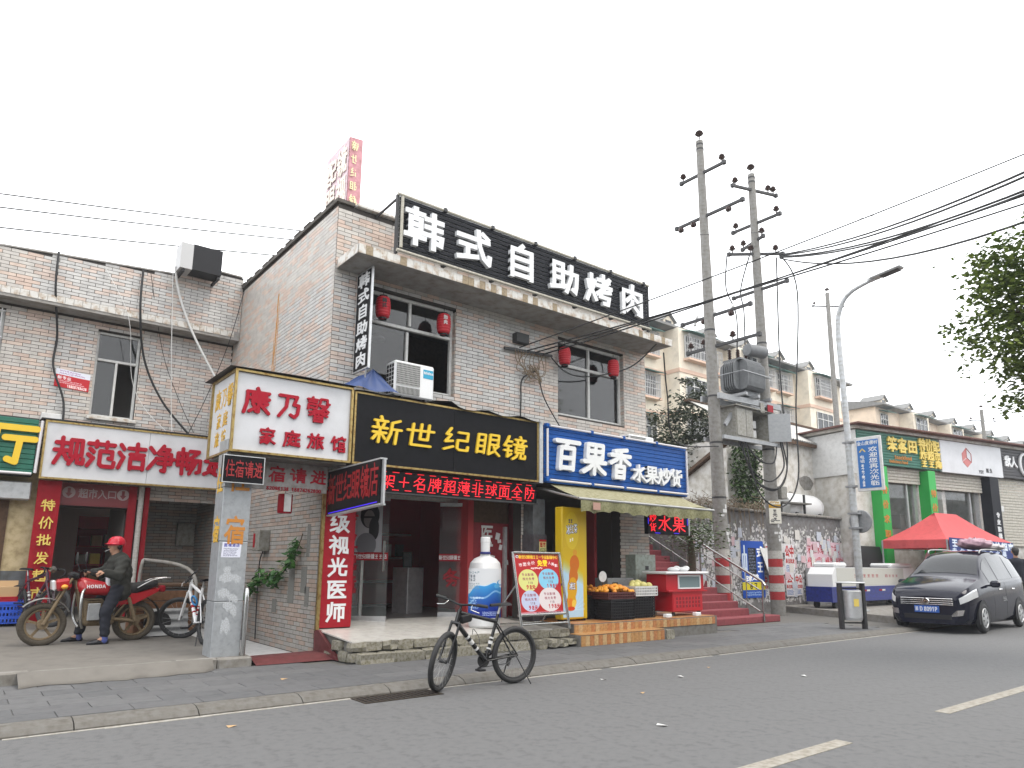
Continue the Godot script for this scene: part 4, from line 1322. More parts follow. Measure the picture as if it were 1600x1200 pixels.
func apartment_window(t: Node3D, at: Vector3, w: float, h: float, cage: bool, canopy: bool, near: bool) -> void:
	var mb := MB.new()
	mb.lohi(at + Vector3(-w / 2, 0, 0), at + Vector3(w / 2, h, 0.03))
	var win := put(mb, "window", M.glass_solid, t)
	for i in 4: mb.lohi(at + Vector3(-w / 2 + i * w / 3 - 0.03, 0, 0.03), at + Vector3(-w / 2 + i * w / 3 + 0.03, h, 0.07))
	for y in [0.0, h * 0.65, h]: mb.lohi(at + Vector3(-w / 2, y - 0.03, 0.03), at + Vector3(w / 2, y + 0.03, 0.075))
	put(mb, "window_frame", M.pvc, t)
	mb.lohi(at + Vector3(-w / 2 - 0.15, -0.2, 0), at + Vector3(w / 2 + 0.15, -0.06, 0.5 if cage else 0.12))
	put(mb, "window_sill", M.apartment_band, t)
	if cage:
		var d := 0.48
		var n := int(w / 0.16)
		for i in n + 1: mb.beam(at + Vector3(-w / 2 + i * w / n, -0.06, d), at + Vector3(-w / 2 + i * w / n, h + 0.05, d), 0.035, 0.035)
		for s in [-1, 1]:
			for i in 3: mb.beam(at + Vector3(s * w / 2, -0.06, 0.12 + i * 0.14), at + Vector3(s * w / 2, h + 0.05, 0.12 + i * 0.14), 0.03, 0.03)
		for y in [0.0, h * 0.33, h * 0.66, h]:
			mb.beam(at + Vector3(-w / 2, y, d), at + Vector3(w / 2, y, d), 0.03, 0.03)
			for s in [-1, 1]: mb.beam(at + Vector3(s * w / 2, y, 0.03), at + Vector3(s * w / 2, y, d), 0.03, 0.03)
		put(mb, "window_cage", M.cage_metal, t)
	if canopy:
		mb.box(at + Vector3(0, h + 0.2, 0.42), Vector3(w + 0.4, 0.04, 0.9), Basis(X, 0.28))
		put(mb, "window_canopy", M.canopy_green, t)

# ---------------------------------------------------------------- row of shops on the right
const SA := Vector3(25.25, 0, -11)
const SD := Vector3(0.9785, 0, 0.206)
const SN := Vector3(-0.206, 0, 0.9785)

func shop_pt(s: float, y: float, out := 0.0) -> Vector3:
	return SA + SD * s + V * y + SN * out

func shop_row() -> void:
	var t := thing("shop_row", "single-storey row of shops with roller shutters on a terrace at the far right", "building", SA)
	var b := Basis(SD, V, SN)
	var mb := MB.new()
	var holes := [Rect2(1.2, 2.0, 2.25, 2.9), Rect2(4.1, 2.0, 3.05, 2.9), Rect2(7.85, 2.35, 5.0, 2.55)]
	panel(mb, shop_pt(-1.4, 0, -0.3), SD, SN, 17.0, 4.9, 0.3, holes)
	mb.box(shop_pt(7.1, 5.5, -0.5), Vector3(17.0, 1.2, 0.3), b)
	mb.box(shop_pt(7.1, 6.14, -2.5), Vector3(17.4, 0.1, 5.2), b)
	mb.box(shop_pt(7.1, 1.0, -2.6), Vector3(17.0, 2.0, 4.6), b)
	mb.box(shop_pt(7.1, 4.0, -5.0), Vector3(17.0, 4.0, 0.2), b)
	for s in [-1.3, 3.75, 7.4, 15.5]: mb.box(shop_pt(s, 3.45, -2.7), Vector3(0.2, 2.9, 4.5), b)
	put(mb, "wall", M.white_plaster, t)
	mb.box(shop_pt(7.1, 6.21, -2.4), Vector3(17.8, 0.05, 5.6), b)
	put(mb, "roof_edge", mat("rust_edge", lin(0.12, 0.05, 0.04), 0.8), t)
	# side of the sign block
	mb.box(shop_pt(-1.45, 5.3, -1.3), Vector3(0.05, 1.5, 2.6), b)
	put(mb, "end_panel", M.white_paint, t)
	# roller shutters, slat by slat
	for r in [[-0.2, 2.05, 4.42, 4.9], [2.7, 5.75, 4.28, 4.9], [6.45, 11.4, 2.36, 4.9]]:
		var y: float = r[3]
		while y > r[2]:
			mb.cbox(shop_pt((r[0] + r[1]) / 2, y - 0.055, -0.2), Vector3(r[1] - r[0], 0.1, 0.03), 0.012, b)
			put(mb, "shutter_slat", mat("shutter", lin(0.52, 0.5, 0.45), 0.6, 0, M.kerb.albedo_texture, 0.8), t)
			y -= 0.11
	# painted pillars
	for q in [[-0.5, -0.12, "green_bright"], [2.1, 2.5, "green_bright"], [5.8, 6.35, "slat_black"]]:
		mb.box(shop_pt((q[0] + q[1]) / 2, 3.2, -0.1), Vector3(q[1] - q[0], 3.3, 0.4), b)
		put(mb, "pillar", M[q[2]], t)
	letters("特价求职", t, "pillar_character", M.print_orange, shop_pt(-0.48, 3.9, 0.1), Vector3(0, -0.5, 0), SD, V, Vector2(0.26, 0.26), 14, 0.01)
	letters("特价求职", t, "pillar_character", M.print_orange, shop_pt(2.18, 3.9, 0.1), Vector3(0, -0.5, 0), SD, V, Vector2(0.26, 0.26), 14, 0.01)
	letters("专业配镜", t, "pillar_character", M.acrylic_white, shop_pt(5.98, 3.3, 0.1), Vector3(0, -0.26, 0), SD, V, Vector2(0.2, 0.2), 14, 0.01)
	# glazing and interiors
	for q in [[-0.12, 2.1], [2.5, 5.8]]:
		mb.box(shop_pt((q[0] + q[1]) / 2, 3.2, -0.4), Vector3(q[1] - q[0], 2.4, 0.01), b)
		put(mb, "shop_window", M.glass, t)
		for s in [q[0] + 0.05, q[1] - 0.14, q[1] - 0.6]:
			mb.box(shop_pt(s, 3.2, -0.38), Vector3(0.08 if s < q[1] - 0.3 else 0.22, 2.4, 0.06), b)
			put(mb, "door_frame", M.alu, t)
		mb.box(shop_pt((q[0] + q[1]) / 2 + 0.2, 2.75, -2.2), Vector3((q[1] - q[0]) * 0.6, 1.4, 0.4), b)
		mb.box(shop_pt((q[0] + q[1]) / 2 + 0.9, 2.4, -1.3), Vector3(0.9, 0.8, 0.5), b)
		put(mb, "shelf", M.room_wall, t)
	# signs above
	var g := thing("green_shop_sign", "green slatted shop sign with raised yellow characters at the far right", "sign", shop_pt(1.0, 4.9, 0.1))
	for i in 12:
		mb.cbox(shop_pt(0.75, 4.95 + i * 0.095, 0.02), Vector3(4.4, 0.09, 0.05), 0.01, b)
		put(mb, "slat", M.sign_green, g)
	letters("笨客田", g, "character", M.print_yellow, shop_pt(0.05, 5.42, 0.04), SD * 0.55, SD, V, Vector2(0.48, 0.48), 15, 0.06)
	letters("特价配", g, "character", M.print_yellow, shop_pt(1.75, 5.6, 0.04), SD * 0.4, SD, V, Vector2(0.36, 0.4), 15, 0.06)
	letters("炸超市", g, "character", M.print_yellow, shop_pt(1.8, 5.24, 0.04), SD * 0.4, SD, V, Vector2(0.34, 0.34), 15, 0.06)
	letters("酸爽薄", g, "character", M.print_yellow, shop_pt(1.82, 4.97, 0.04), SD * 0.4, SD, V, Vector2(0.33, 0.27), 15, 0.06)
	word(g, "lettering", "Snackfood", M.print_orange, shop_pt(0.4, 5.22, 0.06), SD, V, 0.14)
	word(g, "lettering", "Delicious food", M.print_orange, shop_pt(0.1, 5.06, 0.06), SD, V, 0.11)
	var w := thing("white_shop_sign", "white shop sign with a pink cube emblem at the far right", "sign", shop_pt(4.9, 4.9, 0.1))
	mb.cbox(shop_pt(4.92, 5.47, 0.02), Vector3(3.8, 1.2, 0.08), 0.01, b)
	put(mb, "panel", M.sign_white, w)
	var em := [[Vector2(-0.26, 0.12), Vector2(0.02, 0.34), Vector2(0.0, -0.02), Vector2(-0.26, -0.18)], [Vector2(-0.26, -0.21), Vector2(0.0, -0.05), Vector2(0.28, -0.2), Vector2(0.02, -0.4)]]
	for q in em:
		mb.prism(PackedVector2Array(q), 0.006, Transform3D(b, shop_pt(4.55, 5.54, 0.062)))
		put(mb, "emblem", mat("emblem_pink", lin(0.52, 0.16, 0.15), 0.5), w)
	var ring := [Vector2(0.02, 0.34), Vector2(0.3, 0.12), Vector2(0.28, -0.2), Vector2(0.0, -0.02), Vector2(0.02, 0.34)]
	for i in 4: mb.beam(shop_pt(4.55 + ring[i].x, 5.54 + ring[i].y, 0.066), shop_pt(4.55 + ring[i + 1].x, 5.54 + ring[i + 1].y, 0.066), 0.03, 0.01)
	put(mb, "emblem_outline", M.emblem_pink, w)
	word(w, "lettering", "YSY", M.iron_dark, shop_pt(5.25, 5.02, 0.064), SD, V, 0.13)
	letters("医生", w, "character", M.iron_dark, shop_pt(5.72, 5.02, 0.062), SD * 0.22, SD, V, Vector2(0.16, 0.16), 12, 0.008)
	var d := thing("dark_shop_sign", "dark slatted shop sign with white characters cut by the right edge", "sign", shop_pt(9.2, 4.9, 0.1))
	for i in 10:
		mb.cbox(shop_pt(9.3, 4.96 + i * 0.115, 0.02), Vector3(4.9, 0.108, 0.05), 0.01, b)
		put(mb, "slat", mat("slat_charcoal", lin(0.035, 0.034, 0.038), 0.5), d)
	letters("敌人", d, "character", M.acrylic_white, shop_pt(7.0, 5.36, 0.04), SD * 0.42, SD, V, Vector2(0.36, 0.4), 16, 0.05)
	var loop := []
	for i in 24: loop.append(shop_pt(8.3 + cos(TAU * i / 24) * 0.3, 5.5 + sin(TAU * i / 24) * 0.42, 0.08))
	mb.tube(loop, 0.06, 6, false, true)
	put(mb, "emblem", M.acrylic_white, d)
	mb.box(shop_pt(6.9, 3.7, -0.17), Vector3(0.2, 0.22, 0.01), b)
	put(mb, "notice", M.white_paint, t)

# ---------------------------------------------------------------- poster wall
func poster_wall() -> void:
	var t := thing("poster_wall", "grey plastered boundary wall covered with posters and scraps of paper", "wall", Vector3(18, 0, -12.3))
	var mb := MB.new()
	mb.lohi(Vector3(15.75, 0, -12.5), Vector3(24.8, 3.0, -12.2)); mb.lohi(Vector3(11.85, 0, -14.9), Vector3(15.75, 3.0, -14.6)); mb.lohi(Vector3(15.75, 0, -14.9), Vector3(16.05, 3.0, -12.5))
	put(mb, "wall", M.grey_plaster, t)
	var x := 15.75
	while x < 24.8:
		mb.cbox(Vector3(x + 0.3, 3.05 + rng.randf_range(-0.01, 0.01), -12.33), Vector3(0.6, 0.09, 0.46), 0.03)
		x += 0.602
	put(mb, "coping", M.concrete, t)
	# torn remains of old bills: many small pale scraps pasted to the wall
	for i in 4200:
		var px := rng.randf_range(15.8, 24.7); var py := rng.randf_range(0.35, 2.75)
		if rng.randf() < (py - 1.9) * 1.1: continue
		var s := Vector2(rng.randf_range(0.015, 0.07), rng.randf_range(0.012, 0.09))
		var g := rng.randf_range(0.36, 0.68)
		mb.col = Color(g, g * rng.randf_range(0.94, 1.0), g * rng.randf_range(0.92, 1.0))
		var poly := PackedVector2Array()
		for k in 5: poly.append(Vector2(cos(TAU * k / 5 + 0.4) * s.x, sin(TAU * k / 5 + 0.4) * s.y) * rng.randf_range(0.6, 1.2))
		mb.prism(poly, 0.0015 + rng.randf() * 0.002, Transform3D(Basis.IDENTITY, Vector3(px, py, -12.2)), false)
	var sm := mat("scrap", Color.WHITE, 0.9)
	sm.vertex_color_use_as_albedo = true
	put(mb, "paper_scraps", sm, t).set_meta("kind", "stuff")
	# small notices
	for i in 130:
		var px := rng.randf_range(19.6, 24.6) if i > 45 else rng.randf_range(15.9, 19)
		var py := rng.randf_range(1.35, 2.45) if i % 3 else rng.randf_range(0.6, 1.6)
		var w := rng.randf_range(0.16, 0.3); var h := rng.randf_range(0.2, 0.36)
		mb.box(Vector3(px, py, -12.193 + i * 0.0002), Vector3(w, h, 0.002), Basis(Z, rng.randf_range(-0.06, 0.06)))
		put(mb, "notice", mat("notice_%d" % (i % 4), [lin(0.7, 0.7, 0.72), lin(0.58, 0.62, 0.72), lin(0.7, 0.68, 0.66), lin(0.68, 0.48, 0.53)][i % 4], 0.85, 0, M.kerb.albedo_texture, 3.0), t)
	# large posters
	var im := blank(200, 320, Color(0.08, 0.3, 0.68))
	ink(im, "中", Vector2(8, 30), Vector2.ZERO, Vector2(40, 200), 12, Color(0.85, 0.9, 0.95))
	im.fill_rect(Rect2i(60, 40, 70, 150), Color(0.05, 0.06, 0.1))
	print_lines(im, Rect2(64, 44, 60, 140), 8, Color(0.5, 0.55, 0.65), 2.0)
	ink(im, "式", Vector2(140, 30), Vector2.ZERO, Vector2(56, 60), 10, Color.WHITE)
	ink(im, "驹", Vector2(134, 110), Vector2.ZERO, Vector2(60, 70), 9, Color.WHITE)
	ink(im, "球进", Vector2(30, 195), Vector2(60, -8), Vector2(56, 34), 7, Color.WHITE)
	im.fill_rect(Rect2i(0, 232, 200, 44), Color(0.86, 0.8, 0.16))
	ink(im, "67", Vector2(60, 236), Vector2(40, 0), Vector2(34, 36), 6, Color(0.06, 0.06, 0.1))
	print_lines(im, Rect2(30, 286, 140, 26), 2, Color(0.8, 0.88, 0.95), 1.6)
	poster(t, im, "poster", 18.1, 19.25, 0.5, 2.15, 0.03)
	im = blank(512, 300, Color(0.82, 0.7, 0.74))
	for i in 5:
		ink(im, "求职", Vector2(8 + i * 100, 28), Vector2(50, 0), Vector2(44, 100), 6, Color(0.62, 0.1, 0.16))
		ink(im, "爆款", Vector2(8 + i * 100, 164), Vector2(50, 0), Vector2(44, 100), 6, Color(0.72, 0.14, 0.2))
	for i in 7: im.fill_rect(Rect2i(rng.randi() % 470, rng.randi() % 120, 34, 46), Color(0.86, 0.84, 0.88))
	poster(t, im, "poster", 21.76, 24.6, 1.3, 2.22, 0.008)
	for q in [[20.42, 20.98, 1.2, 2.1, "公中"], [20.4, 20.88, 0.5, 1.2, "公"], [20.93, 21.36, 0.52, 1.18, "中公"], [19.35, 19.7, 1.5, 2.08, "中"], [18.98, 19.42, 0.55, 1.15, "公中"]]:
		im = blank(96, 128, Color(0.82, 0.81, 0.82))
		var n: int = q[4].length()
		ink(im, q[4], Vector2(6, 8), Vector2(44, 0), Vector2(40 if n > 1 else 76, 46), 8, Color(0.66, 0.08, 0.08))
		ink(im, "单位批发", Vector2(6, 64), Vector2(22, 0), Vector2(20, 20), 3.5, Color(0.62, 0.14, 0.12))
		print_lines(im, Rect2(8, 92, 80, 30), 4, Color(0.3, 0.4, 0.6), 1.4)
		poster(t, im, "poster", q[0], q[1], q[2], q[3], 0.026 + 0.003 * rng.randf())
	# a bill that has come loose and curls off the wall
	var g2 := []
	for i in 7:
		var row := []
		for j in 6:
			row.append(Vector3(19.05 + j * 0.13 + i * 0.03, 1.95 - i * 0.16, -12.15 + 0.035 * i * (1.0 - j / 6.0) + 0.05 * sin(j * 0.9) * i / 6.0))
		g2.append(row)
	mb.sheet(g2)
	put(mb, "loose_bill", M.white_paint, t)
	# dry creeper and twigs on top of the wall
	var br := thing("dry_creeper", "tangle of dry brown creeper lying on top of the poster wall", "creeper", Vector3(16, 3.1, -12.3))
	for i in 420:
		var p := Vector3(rng.randf_range(15.7, 19.8), 3.1 + rng.randf() * rng.randf() * 0.42, -12.3 + rng.randf_range(-0.22, 0.3))
		var d := Vector3(rng.randf_range(-1, 1), rng.randf_range(-0.5, 0.3), rng.randf_range(-0.4, 0.4)) * 0.35
		if rng.randf() < 0.12: d = Vector3(rng.randf_range(-0.1, 0.1), -rng.randf_range(0.3, 0.9), 0.05); p.z = -12.08
		mb.tube([p, p + d * 0.5 + V * rng.randf_range(-0.05, 0.06), p + d], 0.008, 3, false)
	put(mb, "twigs", M.twigs, br)
	# white tank and junk standing behind the wall
	var tk := thing("water_tank", "white rounded water tank lying on the terrace above the poster wall", "tank", Vector3(23.2, 3.1, -12.85))
	mb.lathe(Vector3(21.4, 3.4, -12.85), pv([0, 0, 0.4, 0.04, 0.46, 0.25, 0.46, 1.9, 0.4, 2.15, 0, 2.2]), 18, Basis(V, X, -Z))
	put(mb, "body", M.white_gloss, tk)
	for s in [21.75, 23.2]: mb.cbox(Vector3(s, 3.12, -12.75), Vector3(0.12, 0.12, 0.7), 0.01)
	put(mb, "cradle", M.iron_dark, tk)
	var jk := thing("timber_bench", "weathered timber bench on top of the poster wall beside the water tank", "bench", Vector3(21.2, 3.1, -12.3))
	mb.beam(Vector3(20.5, 3.42, -12.3), Vector3(22.2, 3.45, -12.3), 0.3, 0.05)
	put(mb, "plank", M.concrete_dark, jk)
	for s in [20.6, 22.0]:
		mb.beam(Vector3(s, 3.1, -12.3), Vector3(s, 3.75 if s > 21 else 3.4, -12.3), 0.06, 0.06)
		put(mb, "leg", M.iron_dark, jk)

func poster(t: Node3D, im: Image, called: String, x0: float, x1: float, y0: float, y1: float, out: float) -> void:
	var mb := MB.new()
	var z := -12.2 + out
	mb.quad(Vector3(x0, y0, z), Vector3(x1, y0, z), Vector3(x1, y1, z), Vector3(x0, y1, z))
	put(mb, called, pic("poster_%d" % M.size(), im, 0.8), t)

# ---------------------------------------------------------------- rooms behind the shop fronts
func shop_interiors() -> void:
	# supermarket
	var t := thing("supermarket_entrance", "dark supermarket doorway with red jambs and a glass lintel reading entrance", "doorway", Vector3(2.05, 0.36, -15.5))
	var mb := MB.new()
	mb.lohi(Vector3(0.2, 0.3, -20), Vector3(4.2, 3.2, -19.9))
	mb.lohi(Vector3(0.2, 3.1, -19.9), Vector3(4.2, 3.2, -15.7))
	mb.lohi(Vector3(0.2, 0.3, -19.9), Vector3(0.3, 3.1, -15.7)); mb.lohi(Vector3(2.64, 0.3, -17.6), Vector3(2.74, 3.1, -15.7))
	put(mb, "room", M.dark_room, t)
	for y in [0.9, 1.3, 1.7, 2.1]: mb.lohi(Vector3(2.2, y, -18.6), Vector3(3.7, y + 0.03, -18.2))
	mb.lohi(Vector3(2.2, 0.4, -18.65), Vector3(3.7, 2.4, -18.6))
	put(mb, "shelf", M.red_room, t)
	for i in 18:
		mb.cbox(Vector3(2.3 + (i % 6) * 0.25, 1.03 + (i / 6) * 0.4, -18.4), Vector3(0.2, 0.22 + 0.05 * (i % 3), 0.2), 0.01)
		put(mb, "packet", [M.print_red_deep, M.cardboard, M.room_wall, M.print_yellow][i % 4], t)
	mb.lohi(Vector3(1.48, 2.42, -15.4), Vector3(2.6, 2.84, -15.38))
	put(mb, "lintel_panel", mat("lintel_red", lin(0.22, 0.045, 0.05), 0.3), t)
	letters("超市入口", t, "lintel_character", mat("lintel_grey", lin(0.42, 0.33, 0.33), 0.5), Vector3(1.76, 2.57, -15.378), Vector3(0.16, 0, 0), X, V, Vector2(0.145, 0.17), 11, 0.004)
	for x in [1.6, 2.5]:
		mb.lathe(Vector3(x, 2.66, -15.38), pv([0.105, 0, 0.105, 0.006, 0, 0.006]), 24, Basis(X, Z, -V))
		put(mb, "arrow_disc", M.lintel_grey, t)
		mb.prism(pv([-0.025, 0.08, 0.025, 0.08, 0.025, -0.01, 0.06, -0.01, 0, -0.085, -0.06, -0.01, -0.025, -0.01]), 0.004, Transform3D(Basis.IDENTITY, Vector3(x, 2.66, -15.374)))
		put(mb, "arrow", M.lintel_red, t)
	mb.lohi(Vector3(2.6, 0.3, -15.45), Vector3(2.74, 2.84, -15.36)); mb.lohi(Vector3(2.88, 0.3, -15.45), Vector3(2.97, 2.84, -15.37))
	put(mb, "red_jamb", M.print_red, t)
	mb.tube([Vector3(2.81, 0.35, -15.32), Vector3(2.81, 2.84, -15.32)], 0.05, 12)
	put(mb, "white_pipe", M.pole_white, t)
	# red board with yellow characters beside the entrance
	var rb := thing("red_bargain_board", "tall red board with yellow vertical characters beside the supermarket entrance", "sign", Vector3(1.27, 0.36, -15.1))
	mb.box(Vector3(1.27, 1.58, -15.15), Vector3(0.36, 2.5, 0.04), Basis(X, 0.04))
	put(mb, "board", M.print_red, rb)
	letters("特价批发超市", rb, "character", M.print_yellow, Vector3(1.175, 2.28, -15.1), Vector3(0, -0.31, 0.0125), X, V, Vector2(0.2, 0.2), 11, 0.006)
	# optician
	t = thing("optician_shopfront", "optician shopfront with dark red room and glass front under the black sign", "shopfront", Vector3(6.5, 0.45, -10.8))
	mb.lohi(Vector3(4.95, 0.3, -14.2), Vector3(8.5, 3.0, -14.1))
	mb.lohi(Vector3(4.62, 0.3, -14.1), Vector3(4.7, 3.0, -10.45)); mb.lohi(Vector3(8.42, 0.3, -14.1), Vector3(8.5, 3.0, -10.45))
	put(mb, "room_wall", M.red_room, t)
	mb.lohi(Vector3(4.7, 2.85, -14.1), Vector3(8.42, 2.95, -10.25))
	put(mb, "room_ceiling", M.dark_room, t)
	mb.lohi(Vector3(4.7, 0.3, -14.1), Vector3(8.42, 0.47, -10.95))
	put(mb, "room_floor", M.room_floor, t)
	for x in [4.93, 5.4, 7.36]: mb.lohi(Vector3(x, 0.46, -10.98), Vector3(x + 0.05, 2.85, -10.92))
	mb.lohi(Vector3(4.95, 2.52, -10.97), Vector3(7.4, 2.6, -10.93))
	put(mb, "door_frame", M.steel_dull, t)
	mb.lohi(Vector3(4.98, 0.47, -10.955), Vector3(5.4, 2.52, -10.945))
	put(mb, "fixed_pane", M.glass, t)
	letters("专业配镜", t, "pane_character", M.print_red, Vector3(5.02, 2.0, -10.94), Vector3(0, -0.36, 0), X, V, Vector2(0.3, 0.3), 13, 0.003)
	# red panel on the right with torn lettering
	mb.lohi(Vector3(7.42, 0.45, -10.6), Vector3(8.24, 2.16, -10.56))
	put(mb, "red_panel", M.print_red_deep, t)
	mb.lohi(Vector3(7.42, 2.16, -10.62), Vector3(8.25, 2.85, -10.58))
	put(mb, "upper_panel", M.wood_dark, t)
	mb.lohi(Vector3(7.3, 0.45, -10.9), Vector3(7.42, 2.85, -10.55))
	put(mb, "red_pier", M.red_room, t)
	letters("医", t, "panel_character", M.white_paint, Vector3(7.6, 1.72, -10.56), Vector3.ZERO, X, V, Vector2(0.26, 0.4), 11, 0.004)
	for q in [[7.55, 1.42], [7.66, 1.3], [8.02, 1.83], [8.05, 1.72], [7.98, 1.92], [7.86, 1.5], [8.18, 1.44]]:
		mb.box(Vector3(q[0], q[1], -10.557), Vector3(rng.randf_range(0.05, 0.12), rng.randf_range(0.05, 0.16), 0.002), Basis(Z, rng.randf_range(-0.4, 0.4)))
		put(mb, "torn_paper", M.white_paint, t)
	# grey metal pier with a yellow notice between the two shops
	var gp := thing("grey_metal_pier", "grey sheet metal pier with a yellow notice between optician and fruit shop", "pier", Vector3(8.4, 0.42, -10.0))
	mb.lohi(Vector3(8.27, 0.42, -10.2), Vector3(8.58, 1.95, -9.86))
	put(mb, "panel", mat("pier_grey", lin(0.085, 0.08, 0.09), 0.5, 0, M.concrete.albedo_texture, 1.0), gp)
	mb.lohi(Vector3(8.29, 1.95, -10.18), Vector3(8.57, 2.6, -9.9))
	put(mb, "upper_panel", M.grey_dado, gp)
	var im := blank(96, 128, Color(0.86, 0.82, 0.55))
	im.fill_rect(Rect2i(0, 0, 96, 14), Color(0.7, 0.1, 0.12)); im.fill_rect(Rect2i(0, 116, 96, 12), Color(0.7, 0.1, 0.12))
	ink(im, "超市", Vector2(12, 18), Vector2(40, 0), Vector2(32, 30), 5, Color(0.75, 0.2, 0.1))
	print_lines(im, Rect2(8, 54, 80, 58), 4, Color(0.2, 0.35, 0.2), 2.0)
	mb.quad(Vector3(8.4, 1.5, -9.855), Vector3(8.57, 1.5, -9.855), Vector3(8.57, 1.86, -9.855), Vector3(8.4, 1.86, -9.855))
	put(mb, "notice", pic("pier_notice", im, 0.7), gp)
	# glass side door next to it
	mb.lohi(Vector3(8.1, 0.45, -10.56), Vector3(8.16, 2.1, -10.5))
	put(mb, "pale_post", M.alu, t)
	# fruit shop
	t = thing("fruit_shopfront", "dark open fruit shop under the blue sign and striped awning", "shopfront", Vector3(9.9, 0.42, -10.3))
	mb.lohi(Vector3(8.52, 0.3, -14.2), Vector3(11.5, 3.0, -14.1)); mb.lohi(Vector3(8.52, 2.95, -14.1), Vector3(11.5, 3.05, -10.45))
	mb.lohi(Vector3(11.45, 0.3, -14.1), Vector3(11.53, 2.95, -10.45)); mb.lohi(Vector3(8.52, 0.3, -14.1), Vector3(8.58, 2.95, -10.45))
	put(mb, "room", M.dark_room, t)
	mb.lohi(Vector3(8.6, 0.3, -14.1), Vector3(11.45, 0.425, -10.5))
	put(mb, "room_floor", M.concrete_dark, t)
	for k in 3:
		for y in [0.9, 1.4, 1.9, 2.4]: mb.lohi(Vector3(8.8 + k * 0.9, y, -13.9), Vector3(9.6 + k * 0.9, y + 0.03, -13.5))
		put(mb, "shelf", M.wood_dark, t)
	mb.lohi(Vector3(10.55, 0.42, -11.0), Vector3(10.62, 2.8, -10.6))
	put(mb, "door_post", M.red_room, t)
	im = blank(64, 128, Color(0.1, 0.3, 0.55))
	im.fill_rect(Rect2i(0, 86, 64, 42), Color(0.72, 0.68, 0.66))
	print_lines(im, Rect2(6, 10, 52, 70), 5, Color(0.6, 0.75, 0.85), 1.6)
	mb.quad(Vector3(10.1, 1.1, -10.75), Vector3(10.42, 1.1, -10.75), Vector3(10.42, 1.95, -10.75), Vector3(10.1, 1.95, -10.75))
	put(mb, "hanging_notice", pic("hanging_notice", im, 0.6), t)
	for i in 5: mb.tube([Vector3(9.7 + i * 0.16, 0.43, -10.9), Vector3(9.85 + i * 0.12, 2.0 - 0.1 * i, -11.1)], 0.015, 6)
	put(mb, "broom_handles", M.wood_dark, t)

# ---------------------------------------------------------------- signs of the main building
func frame_rect(mb: MB, x0: float, x1: float, y0: float, y1: float, z: float, w: float, d: float) -> void:
	mb.lohi(Vector3(x0 - w, y1, z), Vector3(x1 + w, y1 + w, z + d)); mb.lohi(Vector3(x0 - w, y0 - w, z), Vector3(x1 + w, y0, z + d))
	mb.lohi(Vector3(x0 - w, y0, z), Vector3(x0, y1, z + d)); mb.lohi(Vector3(x1, y0, z), Vector3(x1 + w, y1, z + d))

